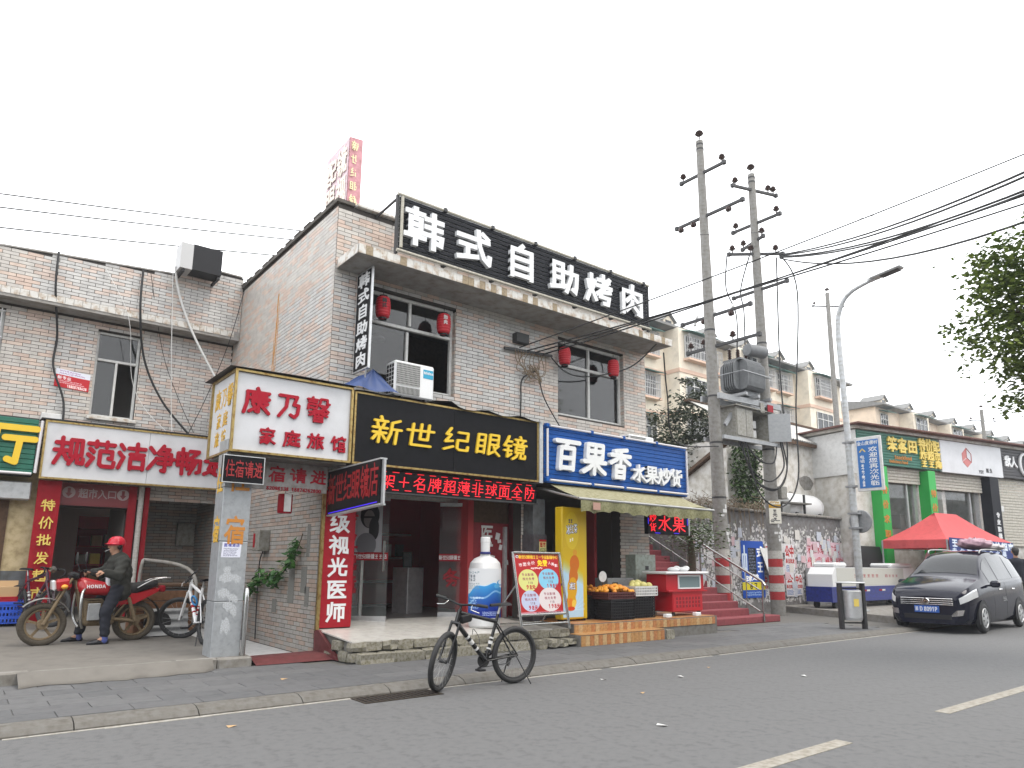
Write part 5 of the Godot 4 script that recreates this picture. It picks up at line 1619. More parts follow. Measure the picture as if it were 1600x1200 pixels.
func signs_main() -> void:
	# rooftop sign
	var t := thing("rooftop_restaurant_sign", "long black slatted rooftop sign with six large white characters", "sign", Vector3(8, 6.26, -9.45))
	var mb := MB.new()
	mb.lohi(Vector3(5.04, 6.34, -9.46), Vector3(11.04, 7.28, -9.43))
	put(mb, "backing", M.slat_line, t)
	for i in 12:
		mb.cbox(Vector3(8.04, 6.379 + i * 0.0785, -9.418), Vector3(5.98, 0.062, 0.024), 0.005)
		put(mb, "slat", M.slat_black, t)
	for q in [[Vector3(5.0, 7.3, -9.4), Vector3(11.07, 7.3, -9.4)], [Vector3(5.0, 6.32, -9.37), Vector3(11.07, 6.32, -9.37)], [Vector3(5.08, 6.38, -9.385), Vector3(5.08, 7.26, -9.385)]]:
		mb.tube([q[0], q[1]], 0.028, 8)
		put(mb, "lamp_tube", M.tube_aged, t)
	for i in 6:
		for y in [7.3, 6.32]:
			mb.cbox(Vector3(5.9 + i * 1.0, y, -9.4), Vector3(0.07, 0.08, 0.09), 0.01)
			put(mb, "tube_clip", M.iron_dark, t)
	mb.lohi(Vector3(5.0, 6.28, -9.47), Vector3(5.035, 7.3, -9.41)); mb.lohi(Vector3(11.05, 6.28, -9.47), Vector3(11.085, 7.3, -9.41))
	for x in [5.02, 7.0, 9.0, 11.05]: mb.beam(Vector3(x, 7.24, -9.47), Vector3(x, 7.2, -10.3), 0.03, 0.03)
	put(mb, "frame", M.iron_dark, t)
	var xs := [5.14, 6.13, 7.19, 8.25, 9.16, 10.14]
	for i in 6:
		letters("韩式自助烤肉"[i], t, "character", M.acrylic_white, Vector3(xs[i], 6.5, -9.406), Vector3.ZERO, X, V, Vector2(0.7, 0.62), 13.5, 0.07)
	# vertical projecting sign
	t = thing("projecting_vertical_sign", "narrow black vertical sign with white characters projecting beside the upper window", "sign", Vector3(4.75, 4.42, -9.95))
	mb.cbox(Vector3(4.76, 5.24, -9.94), Vector3(0.028, 1.64, 0.52), 0.006)
	put(mb, "panel", M.sign_black, t)
	for y in [4.41, 6.07]: mb.lohi(Vector3(4.742, y - 0.012, -10.2), Vector3(4.778, y + 0.012, -9.67))
	for z in [-10.2, -9.68]: mb.lohi(Vector3(4.742, 4.42, z - 0.012), Vector3(4.778, 6.06, z + 0.012))
	put(mb, "frame", M.alu, t)
	letters("韩式自助烤肉", t, "character", M.acrylic_white, Vector3(4.746, 5.81, -10.12), Vector3(0, -0.268, 0), Z, V, Vector2(0.36, 0.22), 13, 0.006)
	mb.tube([Vector3(4.76, 4.45, -9.75), Vector3(4.8, 4.1, -9.9)], 0.012, 6)
	put(mb, "stay", M.alu, t)
	# hotel sign box
	t = thing("guesthouse_sign_box", "large white corner sign box with red characters and gold trim above the pillar", "sign", Vector3(3.6, 2.88, -10.1))
	mb.prism(pv([2.79, 9.64, 4.47, 9.64, 4.47, 10.15, 4.31, 10.15, 4.31, 10.7, 2.79, 10.7]), 1.08, Transform3D(Basis(X, -Z, V), Vector3(0, 2.9, 0)))
	put(mb, "panel", M.sign_white, t)
	for y in [2.87, 3.985]:
		mb.lohi(Vector3(2.76, y, -9.64), Vector3(4.5, y + 0.03, -9.6))
		mb.lohi(Vector3(2.76, y, -10.72), Vector3(2.79, y + 0.03, -9.64))
	for x in [2.76, 4.47]: mb.lohi(Vector3(x, 2.9, -9.645), Vector3(x + 0.035, 3.985, -9.6))
	mb.lohi(Vector3(2.76, 2.9, -10.72), Vector3(2.79, 3.985, -10.68))
	put(mb, "trim", M.brass_trim, t)
	mb.sheet([[Vector3(2.68, 4.035, -10.85), Vector3(2.68, 4.03, -9.56)], [Vector3(3.6, 4.06, -10.85), Vector3(3.6, 4.04, -9.54)], [Vector3(4.52, 4.04, -10.85), Vector3(4.52, 4.035, -9.55)]], true)
	put(mb, "cover_sheet", M.iron_dark, t)
	mb.lohi(Vector3(2.8, 2.84, -10.68), Vector3(4.46, 2.868, -9.66))
	put(mb, "soffit", M.concrete_dark, t)
	xs = [2.9, 3.35, 3.79]
	for i in 3: letters("康乃馨"[i], t, "character", M.acrylic_red, Vector3(xs[i], 3.42, -9.64), Vector3.ZERO, X, V, Vector2(0.36, 0.36), 13 if i < 2 else 9, 0.03, true)
	letters("家庭旅馆", t, "character", M.acrylic_red, Vector3(3.14, 3.02, -9.64), Vector3(0.35, 0, 0), X, V, Vector2(0.23, 0.22), 13, 0.025)
	letters("康乃馨", t, "side_character", M.print_amber, Vector3(2.79, 3.55, -10.55), Vector3(0, 0, 0.28), Z, V, Vector2(0.24, 0.3), 7, 0.006)
	letters("家庭", t, "side_character", M.print_amber, Vector3(2.79, 3.27, -10.42), Vector3(0, 0, 0.3), Z, V, Vector2(0.2, 0.22), 7, 0.006)
	letters("旅馆", t, "side_character", M.print_amber, Vector3(2.79, 3.0, -10.45), Vector3(0, 0, 0.3), Z, V, Vector2(0.2, 0.22), 7, 0.006)
	# pillar clad in grey aluminium
	t = thing("clad_pillar", "square pillar clad in grey metal panels with orange characters under the guesthouse sign", "pillar", Vector3(2.95, 0.2, -9.92))
	var up_to := 0.18
	for h in [0.72, 0.78, 0.72, 0.66]:
		mb.cbox(Vector3(2.955, up_to + h / 2, -9.93), Vector3(0.37, h - 0.006, 0.36), 0.006)
		put(mb, "panel", mat("pillar_alu", lin(0.4, 0.42, 0.44), 0.4, 0.3, M.paving.albedo_texture, 1.5), t)
		up_to += h
	mb.lohi(Vector3(2.79, 0.15, -10.09), Vector3(3.12, 2.86, -9.77))
	put(mb, "core", M.iron_dark, t)
	letters("宿", t, "character", M.print_orange, Vector3(2.83, 1.66, -9.749), Vector3.ZERO, X, V, Vector2(0.25, 0.34), 13, 0.003)
	letters("住", t, "character", M.print_orange, Vector3(2.84, 2.36, -9.749), Vector3.ZERO, X, V, Vector2(0.25, 0.34), 13, 0.003)
	letters("宿", t, "side_character", M.print_amber, Vector3(2.769, 1.68, -10.06), Vector3.ZERO, Z, V, Vector2(0.25, 0.32), 13, 0.003)
	letters("住", t, "side_character", M.print_amber, Vector3(2.769, 2.34, -10.06), Vector3.ZERO, Z, V, Vector2(0.25, 0.32), 13, 0.003)
	# smears of whitewash over old bills
	for q in [[2.9, 1.22, 0.12, 0.06], [3.03, 1.2, 0.07, 0.05], [2.88, 1.02, 0.1, 0.05], [3.0, 0.95, 0.09, 0.05], [2.93, 0.86, 0.08, 0.04], [3.02, 0.8, 0.06, 0.07], [2.93, 0.6, 0.09, 0.09], [2.9, 1.32, 0.06, 0.04]]:
		var poly := PackedVector2Array()
		for i in 16:
			var a := TAU * i / 16
			var r := rng.randf_range(0.65, 1.15)
			poly.append(Vector2(q[0] + cos(a) * q[2] * r * 0.8, q[1] + sin(a) * q[3] * r - (rng.randf() * 0.06 if sin(a) < -0.3 else 0.0)))
		mb.prism(poly, 0.0015 + rng.randf() * 0.001, Transform3D(Basis.IDENTITY, Vector3(0, 0, -9.75)), false)
		put(mb, "whitewash", mat("whitewash", lin(0.5, 0.53, 0.57), 0.85, 0, M.kerb.albedo_texture, 6.0), t)
	var im := blank(96, 72, Color(0.84, 0.85, 0.9))
	ink(im, "医视进店", Vector2(10, 6), Vector2(20, 0), Vector2(16, 16), 2.5, Color(0.3, 0.3, 0.6))
	print_lines(im, Rect2(10, 28, 78, 40), 5, Color(0.4, 0.4, 0.5), 1.0)
	mb.quad(Vector3(2.8, 1.47, -9.746), Vector3(3.05, 1.47, -9.746), Vector3(3.06, 1.67, -9.746), Vector3(2.81, 1.67, -9.746))
	put(mb, "notice", pic("pillar_notice", im, 0.8), t)
	# small LED panel on the pillar
	t = thing("small_led_panel", "small dark LED panel with dim red characters on the grey pillar", "led sign", Vector3(2.97, 2.45, -9.65))
	mb.cbox(Vector3(2.97, 2.635, -9.65), Vector3(0.55, 0.37, 0.07), 0.008)
	put(mb, "panel", M.sign_black, t)
	frame_rect(mb, 2.705, 3.235, 2.46, 2.81, -9.62, 0.012, 0.012)
	put(mb, "frame", M.alu, t)
	letters("住宿请进", t, "character", M.led_dim, Vector3(2.735, 2.53, -9.614), Vector3(0.123, 0, 0), X, V, Vector2(0.11, 0.22), 9, 0.003)
	# hanging banner board
	t = thing("guesthouse_banner", "pale banner with red characters and phone numbers below the guesthouse sign", "banner", Vector3(3.8, 2.42, -10.02))
	mb.lohi(Vector3(3.16, 2.43, -10.03), Vector3(4.33, 2.83, -10.01))
	put(mb, "board", mat("banner_grey", lin(0.36, 0.345, 0.34), 0.6, 0, M.concrete.albedo_texture, 0.8), t)
	letters("住宿请进", t, "character", M.acrylic_red, Vector3(3.14, 2.56, -10.01), Vector3(0.31, 0, 0), X, V, Vector2(0.23, 0.21), 12, 0.006)
	word(t, "phone_number", "82098138  18874262800", M.acrylic_red, Vector3(3.42, 2.455, -10.005), X, V, 0.056)
	# optician's black sign
	t = thing("optician_black_sign", "black glossy shop sign with five yellow brush-style characters", "sign", Vector3(6.3, 2.88, -9.85))
	mb.lohi(Vector3(4.56, 2.9, -10.17), Vector3(6.34, 3.95, -9.62)); mb.lohi(Vector3(6.345, 2.9, -10.17), Vector3(8.14, 3.95, -9.62))
	put(mb, "panel", M.sign_black, t)
	frame_rect(mb, 4.56, 8.14, 2.9, 3.95, -9.66, 0.03, 0.055)
	put(mb, "trim", M.brass_trim, t)
	mb.lohi(Vector3(8.185, 2.86, -9.95), Vector3(8.27, 3.99, -9.6))
	put(mb, "end_post", M.alu, t)
	xs = [4.83, 5.43, 6.13, 6.79, 7.36]
	for i in 5:
		letters("新世纪眼镜"[i], t, "character", M.acrylic_yellow, Vector3(xs[i], 3.22, -9.62), Vector3.ZERO, X, V, Vector2(0.5, 0.42), 9.5, 0.035, true, 0.12)
	# black cover sheeting lying on top
	var g := []
	for i in 3:
		var row := []
		for k in 25: row.append(Vector3(4.52 + k * 0.155, 3.985 + 0.02 * i + 0.028 * sin(k * 1.3 + i) * (1.0 if k > 9 else 0.3) + (0.05 if k > 8 and k < 12 else 0.0), -9.55 - i * 0.3))
		g.append(row)
	mb.sheet(g, true)
	put(mb, "cover_sheet", M.black_plastic, t)
	# LED strip under it
	t = thing("led_strip_sign", "long LED strip with glowing red characters below the black optician sign", "led sign", Vector3(6.6, 2.5, -9.8))
	mb.lohi(Vector3(4.7, 2.5, -9.82), Vector3(8.22, 2.84, -9.72))
	put(mb, "panel", M.sign_black, t)
	mb.lohi(Vector3(4.68, 2.475, -9.83), Vector3(8.24, 2.5, -9.71))
	put(mb, "frame", M.iron_dark, t)
	letters("架+名牌超薄非球面全防", t, "character", M.led_glow, Vector3(5.08, 2.56, -9.72), Vector3(0.285, 0, 0), X, V, Vector2(0.235, 0.215), 7, 0.004, false, 0.08)
	for i in 14:
		for y in [2.805, 2.53]:
			mb.lohi(Vector3(5.05 + i * 0.225, y, -9.72), Vector3(5.17 + i * 0.225, y + 0.012, -9.716))
			put(mb, "led_dash", M.led_glow, t)
	# projecting LED sign
	t = thing("projecting_led_sign", "dark LED sign with red characters and white frame projecting over the platform", "led sign", Vector3(4.45, 2.15, -9.35))
	mb.prism(pv([8.5, 2.2, 8.5, 2.8, 10.18, 2.78, 10.18, 2.12]), 0.09, Transform3D(Basis(-Z, V, X), Vector3(4.42, 0, 0)))
	put(mb, "panel", M.sign_black, t)
	mb.beam(Vector3(4.465, 2.19, -8.49), Vector3(4.465, 2.81, -8.49), 0.1, 0.03, X)
	mb.beam(Vector3(4.465, 2.81, -8.48), Vector3(4.465, 2.79, -10.19), 0.1, 0.02)
	mb.beam(Vector3(4.465, 2.19, -8.48), Vector3(4.465, 2.11, -10.19), 0.1, 0.02)
	put(mb, "frame", M.alu, t)
	letters("新世纪眼镜店", t, "character", M.led_dim, Vector3(4.42, 2.28, -10.15), Vector3(0, 0.006, 0.272), Z, V, Vector2(0.25, 0.44), 9, 0.003)
	mb.beam(Vector3(4.418, 2.145, -10.1), Vector3(4.418, 2.222, -8.55), 0.004, 0.012)
	put(mb, "blue_led_edge", M.led_blue, t)
	# tall red banner at the corner
	t = thing("tall_red_banner", "tall red vertical banner with white characters at the optician corner", "banner", Vector3(4.64, 0.45, -10.18))
	mb.lohi(Vector3(4.4, 0.46, -10.192), Vector3(4.9, 2.5, -10.16))
	put(mb, "board", M.print_red, t)
	letters("高级视光医师", t, "character", M.acrylic_white, Vector3(4.49, 2.2, -10.16), Vector3(0, -0.33, 0), X, V, Vector2(0.3, 0.27), 13, 0.006)
	mb.lohi(Vector3(4.345, 0.42, -10.195), Vector3(4.395, 2.6, -10.15))
	put(mb, "gold_edge", M.brass_trim, t)
	# fruit shop sign
	t = thing("fruit_shop_sign", "blue slatted fruit shop sign with raised white characters and lamp tubes", "sign", Vector3(10.4, 2.86, -9.75))
	mb.lohi(Vector3(8.32, 2.88, -10.1), Vector3(12.44, 3.96, -9.66))
	put(mb, "box", M.iron_dark, t)
	for i in 13:
		mb.cbox(Vector3(10.38, 2.922 + i * 0.083, -9.645), Vector3(4.12, 0.078, 0.03), 0.007)
		put(mb, "slat", M.sign_blue, t)
	for q in [[Vector3(8.42, 3.94, -9.58), Vector3(12.4, 3.94, -9.58)], [Vector3(8.42, 2.93, -9.58), Vector3(12.4, 2.93, -9.58)], [Vector3(8.37, 3.0, -9.59), Vector3(8.37, 3.88, -9.59)], [Vector3(12.4, 2.98, -9.59), Vector3(12.4, 3.88, -9.59)]]:
		mb.tube([q[0], q[1]], 0.022, 8)
		put(mb, "lamp_tube", M.tube_white, t)
	for x in [8.36, 9.5, 10.4, 11.4]:
		for yy in [3.94, 2.93]:
			mb.cbox(Vector3(x, yy, -9.6), Vector3(0.08, 0.07, 0.09), 0.01)
			put(mb, "tube_clip", M.sign_blue, t)
	xs = [8.52, 9.24, 9.95]
	for i in 3: letters("百果香"[i], t, "character", M.acrylic_white, Vector3(xs[i], 3.1 + 0.02 * (2 - i), -9.63), Vector3.ZERO, X, V, Vector2(0.62, 0.6), 14, 0.09, true, 0.1)
	letters("水果炒货", t, "character", M.acrylic_white, Vector3(10.63, 3.08, -9.63), Vector3(0.39, 0, 0), X, V, Vector2(0.38, 0.34), 13, 0.08)
	# awning
	t = thing("shop_awning", "faded green canvas awning with scalloped edge over the fruit stand", "awning", Vector3(10.2, 2.5, -9.2))
	g = []
	for i in 5:
		var row := []
		for k in 33:
			var xx := 8.5 + k * 0.117
			row.append(Vector3(xx, 2.86 - i * 0.075 - 0.02 * sin(k * 0.6) * i / 4.0 - 0.02 * sin(i * PI / 4), -9.66 + i * 0.2))
		g.append(row)
	mb.sheet(g)
	put(mb, "canvas", M.awning, t)
	g = []
	for i in 4:
		var row := []
		for k in 97:
			var xx := 8.5 + k * 0.039
			var base := 2.56 - 0.02 * sin(k / 3.0 * 0.6)
			var drop := 0.24 - 0.035 * absf(sin(k * 0.36))
			row.append(Vector3(xx, base - drop * i / 3.0, -8.86 + 0.025 * sin(k * 0.5) * i / 3.0))
		g.append(row)
	mb.sheet(g)
	put(mb, "valance", mat("valance", lin(0.24, 0.235, 0.13), 0.85, 0, M.stone.albedo_texture, 1.5), t)
	mb.tube([Vector3(8.45, 2.55, -8.87), Vector3(12.3, 2.54, -8.87)], 0.025, 8)
	put(mb, "front_bar", M.steel_dull, t)
	for x in [8.46, 12.2]:
		mb.tube([Vector3(x, 2.8, -9.9), Vector3(x, 2.66, -9.35), Vector3(x, 2.55, -8.87)], 0.022, 8)
		put(mb, "arm", M.steel_dull, t)
	mb.box(Vector3(8.85, 2.43, -8.82), Vector3(0.18, 0.13, 0.003))
	put(mb, "sticker", mat("sticker_pink", lin(0.42, 0.25, 0.2), 0.8), t)
	# LED sign of the fruit shop
	t = thing("fruit_led_sign", "black LED sign with red and blue lights hanging under the awning", "led sign", Vector3(11.65, 2.05, -9.6))
	mb.cbox(Vector3(11.65, 2.26, -9.58), Vector3(1.3, 0.44, 0.1), 0.01)
	put(mb, "panel", M.sign_black, t)
	mb.lohi(Vector3(12.3, 2.04, -9.63), Vector3(12.33, 2.48, -9.52))
	put(mb, "frame", M.alu, t)
	letters("水果", t, "character", M.led_glow, Vector3(11.33, 2.11, -9.53), Vector3(0.46, 0, 0), X, V, Vector2(0.4, 0.31), 8, 0.004)
	letters("炒货", t, "character", M.led_glow, Vector3(11.06, 2.29, -9.53), Vector3(0, -0.19, 0), X, V, Vector2(0.2, 0.16), 9, 0.004)
	for q in [[11.02, 2.3, 0.015, 0.12], [12.27, 2.32, 0.015, 0.14], [11.3, 2.065, 0.16, 0.014], [11.9, 2.075, 0.16, 0.014]]:
		mb.box(Vector3(q[0], q[1], -9.528), Vector3(q[2], q[3], 0.006))
		put(mb, "blue_led_bar", M.led_blue, t)
	# pink billboard on the roof
	t = thing("faded_roof_billboard", "faded pink wedge billboard with yellow characters on the roof corner", "billboard", Vector3(4.68, 7.33, -10.9))
	mb.prism(pv([4.58, 10.42, 4.8, 10.38, 4.86, 11.35, 4.6, 11.4]), 1.3, Transform3D(Basis(X, -Z, V), Vector3(0, 7.36, 0)))
	put(mb, "panel", mat("billboard_pink", lin(0.62, 0.3, 0.34), 0.7, 0, M.concrete.albedo_texture, 0.8), t)
	mb.quad(Vector3(4.592, 7.36, -11.39), Vector3(4.572, 7.36, -10.43), Vector3(4.572, 8.66, -10.43), Vector3(4.592, 8.66, -11.39))
	put(mb, "faded_side", mat("billboard_pale", lin(0.8, 0.62, 0.69), 0.7, 0, M.concrete.albedo_texture, 0.8), t)
	letters("新世纪眼镜", t, "character", mat("billboard_yellow", lin(0.78, 0.7, 0.42), 0.7), Vector3(4.61, 8.42, -10.405), Vector3(0, -0.25, 0), X, V, Vector2(0.16, 0.17), 11, 0.006)
	letters("配镜", t, "side_character", mat("billboard_cream", lin(0.82, 0.75, 0.66), 0.7), Vector3(4.57, 8.05, -11.3), Vector3(0, 0, 0.42), Z, V, Vector2(0.38, 0.5), 12, 0.006)
	letters("眼视", t, "side_character", M.billboard_cream, Vector3(4.57, 7.5, -11.3), Vector3(0, 0, 0.42), Z, V, Vector2(0.38, 0.5), 12, 0.006)

# ---------------------------------------------------------------- signs of the left building
func signs_left() -> void:
	var t := thing("white_slogan_sign", "long white shop sign with bold red characters over the supermarket", "sign", Vector3(2.7, 2.86, -14.95))
	var mb := MB.new()
	mb.lohi(Vector3(1.1, 2.87, -15.3), Vector3(2.78, 3.86, -14.9)); mb.lohi(Vector3(2.786, 2.87, -15.3), Vector3(4.32, 3.86, -14.9))
	put(mb, "panel", M.sign_white, t)
	frame_rect(mb, 1.1, 4.32, 2.87, 3.86, -14.93, 0.035, 0.05)
	put(mb, "trim", M.brass_trim, t)
	letters("规范洁净畅通", t, "character", M.acrylic_red, Vector3(1.24, 3.1, -14.9), Vector3(0.51, 0, 0), X, V, Vector2(0.47, 0.52), 14.5, 0.04, true)
	mb.box(Vector3(2.7, 3.925, -15.1), Vector3(3.4, 0.02, 0.5), Basis(X, 0.05))
	put(mb, "cover_sheet", M.iron_dark, t)
	t = thing("green_slatted_sign", "green slatted shop sign with a yellow character at the left edge", "sign", Vector3(-1.5, 2.86, -14.95))
	for i in 11:
		mb.cbox(Vector3(-1.5, 2.93 + i * 0.09, -14.92), Vector3(4.94, 0.085, 0.04), 0.008)
		put(mb, "slat", M.sign_green, t)
	mb.lohi(Vector3(-4, 2.88, -15.3), Vector3(0.97, 3.9, -14.94))
	put(mb, "box", M.iron_dark, t)
	mb.tube([Vector3(1.0, 2.92, -14.87), Vector3(1.02, 3.86, -14.87)], 0.025, 8); mb.tube([Vector3(-4, 2.9, -14.87), Vector3(0.95, 2.9, -14.87)], 0.025, 8)
	put(mb, "lamp_tube", M.tube_white, t)
	letters("厅", t, "character", M.acrylic_yellow, Vector3(0.28, 3.03, -14.9), Vector3.ZERO, X, V, Vector2(0.68, 0.72), 15, 0.05, true, 0.1)
	letters("餐", t, "character", M.acrylic_yellow, Vector3(-0.7, 3.03, -14.9), Vector3.ZERO, X, V, Vector2(0.68, 0.72), 15, 0.05, true, 0.1)
	# advertisement on the upper wall
	t = thing("red_wall_notice", "small red and white notice fixed to the upper tiled wall", "notice", Vector3(1.42, 4.6, -15.44))
	var im := blank(192, 108, Color(0.72, 0.08, 0.13))
	im.fill_rect(Rect2i(0, 0, 192, 34), Color(0.85, 0.86, 0.9))
	print_lines(im, Rect2(20, 6, 160, 26), 2, Color(0.6, 0.4, 0.6), 1.5)
	ink(im, "新专业", Vector2(14, 40), Vector2(26, 0), Vector2(22, 20), 3.5, Color(0.9, 0.85, 0.86))
	print_lines(im, Rect2(14, 64, 160, 22), 2, Color(0.9, 0.85, 0.86), 1.5)
	ink(im, "18800788628", Vector2(70, 86), Vector2(10, 0), Vector2(12, 18), 3, Color(0.95, 0.92, 0.9))
	mb.quad(Vector3(1.15, 4.64, -15.425), Vector3(1.72, 4.6, -15.425), Vector3(1.73, 4.94, -15.425), Vector3(1.16, 4.99, -15.425))
	put(mb, "sheet", pic("wall_notice", im, 0.6), t)

# ---------------------------------------------------------------- utility poles and transformer
func insulator(t: Node3D, at: Vector3, r := 0.1) -> void:
	var mb := MB.new()
	mb.lathe(at, pv([0.02, -0.12, 0.02, 0, r * 0.7, 0.0, r, 0.04, r * 0.55, 0.07, r * 0.8, 0.1, r * 0.3, 0.16, 0.0, 0.17]), 12)
	put(mb, "insulator", M.ceramic_brown, t)

func arm(t: Node3D, c: Vector3, dir: Vector3, a: float, b: float, ins: Array, hang := false) -> void:
	var mb := MB.new()
	mb.beam(c - dir * a, c + dir * b, 0.07, 0.075)
	for s in [-a, b]: mb.lohi(c + dir * s - Vector3(0.05, 0.055, 0.05), c + dir * s + Vector3(0.05, 0.055, 0.05))
	put(mb, "crossarm", M.iron_dark, t)
	for s in ins:
		if hang:
			mb.lathe(c + dir * s - V * 0.1, pv([0, -0.08, 0.07, -0.06, 0.085, 0, 0.05, 0.02, 0.08, 0.05, 0.03, 0.08]), 12, Basis(V, dir, dir.cross(V) * -1.0))
			put(mb, "insulator", M.ceramic_brown, t)
		else: insulator(t, c + dir * s + V * 0.14)

func pole(t: Node3D, x: float, z: float, top: float, lean: float) -> void:
	var mb := MB.new()
	var p := []; var r := []
	for i in 8:
		var f := i / 7.0
		p.append(Vector3(x - lean * f, 0.05 + (top - 0.05) * f, z)); r.append(lerpf(0.205, 0.105, f))
	mb.tube(p, r, 18)
	put(mb, "shaft", M.pole_concrete, t)
	for k in 6:
		var y := 0.5 + k * 0.225
		var rr := lerpf(0.205, 0.105, y / top) + 0.003
		mb.tube([Vector3(x - lean * y / top, y, z), Vector3(x - lean * (y + 0.22) / top, y + 0.22, z)], [rr, rr], 18, false)
		put(mb, "painted_band", M.pole_red if k % 2 == 0 else M.pole_white, t)
	for y in [3.2, 4.7, 6.0, 7.9, top - 0.15, top - 0.3]:
		var rr := lerpf(0.205, 0.105, y / top) + 0.008
		mb.tube([Vector3(x - lean * y / top, y, z), Vector3(x - lean * y / top, y + 0.05, z)], [rr, rr], 14, false)
		put(mb, "clamp", M.iron_dark, t)
	# scraps of old bills
	for k in 9:
		var a := rng.randf_range(0.6, 2.6)
		var y := rng.randf_range(1.8, 3.0)
		var d := Vector3(-cos(a) * 0.6, 0, sin(a)).normalized()
		var rr := lerpf(0.205, 0.105, y / top) + 0.004
		mb.box(Vector3(x - lean * y / top, y, z) + d * rr, Vector3(rng.randf_range(0.04, 0.14), rng.randf_range(0.05, 0.12), 0.002), Basis(V.cross(d), V, d))
		put(mb, "paper_scrap", M.white_paint, t)
	insulator(t, Vector3(x - lean, top + 0.2, z), 0.13)

func street_poles() -> void:
	var t := thing("utility_pole", "taller left concrete utility pole with red and white bands at its foot", "utility pole", Vector3(16.2, 0.07, -11.45), "utility poles carrying the transformer")
	pole(t, 16.2, -11.45, 13.75, 0.25)
	arm(t, Vector3(15.95, 12.7, -11.4), Z, 0.75, 0.75, [-0.68, 0.68])
	arm(t, Vector3(15.98, 11.35, -11.3), Z, 1.1, 1.15, [-0.95, -0.5, 0.7], true)
	arm(t, Vector3(16.08, 8.35, -11.25), Z, 1.15, 1.1, [-0.4, 0.5], true)
	arm(t, Vector3(16.1, 7.45, -11.25), Z, 1.0, 1.3, [-0.9, -0.45, 0.5])
	for s in [-0.75, -0.15, 0.45]:
		var mb := MB.new()
		mb.lathe(Vector3(16.1, 8.2, -11.25 + s), pv([0.03, 0, 0.055, 0.05, 0.03, 0.1, 0.055, 0.15, 0.03, 0.2, 0.055, 0.25, 0.03, 0.32]), 10, Basis(X, 0.4))
		put(mb, "fuse", M.white_paint, t)
	var t2 := thing("utility_pole", "right concrete utility pole with white number plate and banded foot", "utility pole", Vector3(18.3, 0.07, -11.2), "utility poles carrying the transformer")
	pole(t2, 18.3, -11.2, 13.4, 0.12)
	var dg := Vector3(0.75, 0, 0.66)
	arm(t2, Vector3(18.2, 12.85, -11.15), Vector3(0.95, 0, 0.3), 0.8, 0.85, [-0.7, 0.55, 0.75])
	arm(t2, Vector3(18.2, 11.75, -11.15), Z, 0.8, 0.8, [-0.7, 0.7])
	arm(t2, Vector3(18.2, 11.2, -11.15), Vector3(-0.35, 0, 0.94), 0.7, 0.3, [-0.65, 0.25])
	arm(t2, Vector3(18.2, 10.75, -11.15), dg, 0.85, 0.75, [-0.75, -0.2, 0.55])
	arm(t2, Vector3(18.2, 9.6, -11.15), Z, 0.9, 0.9, [])
	var im := blank(64, 112, Color(0.86, 0.85, 0.8))
	im.fill_rect(Rect2i(0, 18, 64, 18), Color(0.72, 0.55, 0.1))
	ink(im, "三元十", Vector2(20, 42), Vector2(0, 20), Vector2(22, 16), 3, Color(0.1, 0.1, 0.12))
	ink(im, "公一", Vector2(6, 90), Vector2(30, 0), Vector2(20, 16), 3, Color(0.1, 0.1, 0.12))
	print_lines(im, Rect2(8, 3, 50, 12), 1, Color(0.7, 0.5, 0.1), 2.0)
	var mb := MB.new()
	var d := Vector3(-0.6, 0, 0.8)
	var r := V.cross(d)
	var c := Vector3(18.27, 2.92, -11.2) + d * 0.205
	mb.quad(c - r * 0.17 - V * 0.32, c + r * 0.17 - V * 0.32, c + r * 0.17 + V * 0.32, c - r * 0.17 + V * 0.32)
	put(mb, "number_plate", pic("pole_plate", im, 0.5), t2)
	mb.cbox(Vector3(18.62, 3.5, -11.1), Vector3(0.3, 0.36, 0.22), 0.01)
	put(mb, "meter_box", M.box_grey, t2)
	# transformer on its platform
	var tf := thing("pole_transformer", "grey finned oil transformer on a steel platform between the utility poles", "transformer", Vector3(17.25, 6.0, -11.33))
	for s in [-0.32, 0.24]: mb.beam(Vector3(15.9, 5.98, -11.45 + s + 0.05), Vector3(18.6, 5.98, -11.2 + s), 0.08, 0.16)
	for s in [16.7, 17.3, 17.9]: mb.beam(Vector3(s, 6.1, -11.85), Vector3(s, 6.1, -10.8), 0.1, 0.08)
	mb.beam(Vector3(16.2, 5.2, -11.2), Vector3(16.9, 5.95, -11.2), 0.07, 0.1)
	put(mb, "platform", M.galvanised, tf)
	var o := Vector3(17.3, 6.2, -11.3)
	mb.cbox(o + Vector3(0, 0.5, 0), Vector3(0.8, 0.86, 0.42), 0.05)
	mb.lohi(o + Vector3(-0.5, 0.95, -0.3), o + Vector3(0.5, 1.0, 0.3))
	mb.prism(pv([-0.45, 0, 0.45, 0, 0.25, 0.16, -0.25, 0.16]), 0.5, Transform3D(Basis.IDENTITY, o - Z * 0.25 - V * 0.06))
	put(mb, "tank", M.transformer_grey, tf)
	var fin := pv([0, 0.1, 0.16, 0.1, 0.24, 0.18, 0.26, 0.3, 0.26, 0.72, 0.23, 0.85, 0.14, 0.94, 0, 0.94])
	for i in 15:
		for s in [-1.0, 1.0]:
			mb.prism(fin, 0.03, Transform3D(Basis(Vector3(0, 0, s), V, Vector3(-s, 0, 0)), o + Vector3(-0.4 + i * 0.058 + (0.015 if s > 0 else -0.015), 0, s * 0.2)))
			put(mb, "fin", M.transformer_grey, tf)
	for i in 6:
		for s in [-1.0, 1.0]:
			mb.prism(fin, 0.03, Transform3D(Basis(Vector3(s, 0, 0), V, Vector3(0, 0, s)), o + Vector3(s * 0.4, 0, -0.2 + i * 0.07 - 0.015 * s)))
			put(mb, "fin", M.transformer_grey, tf)
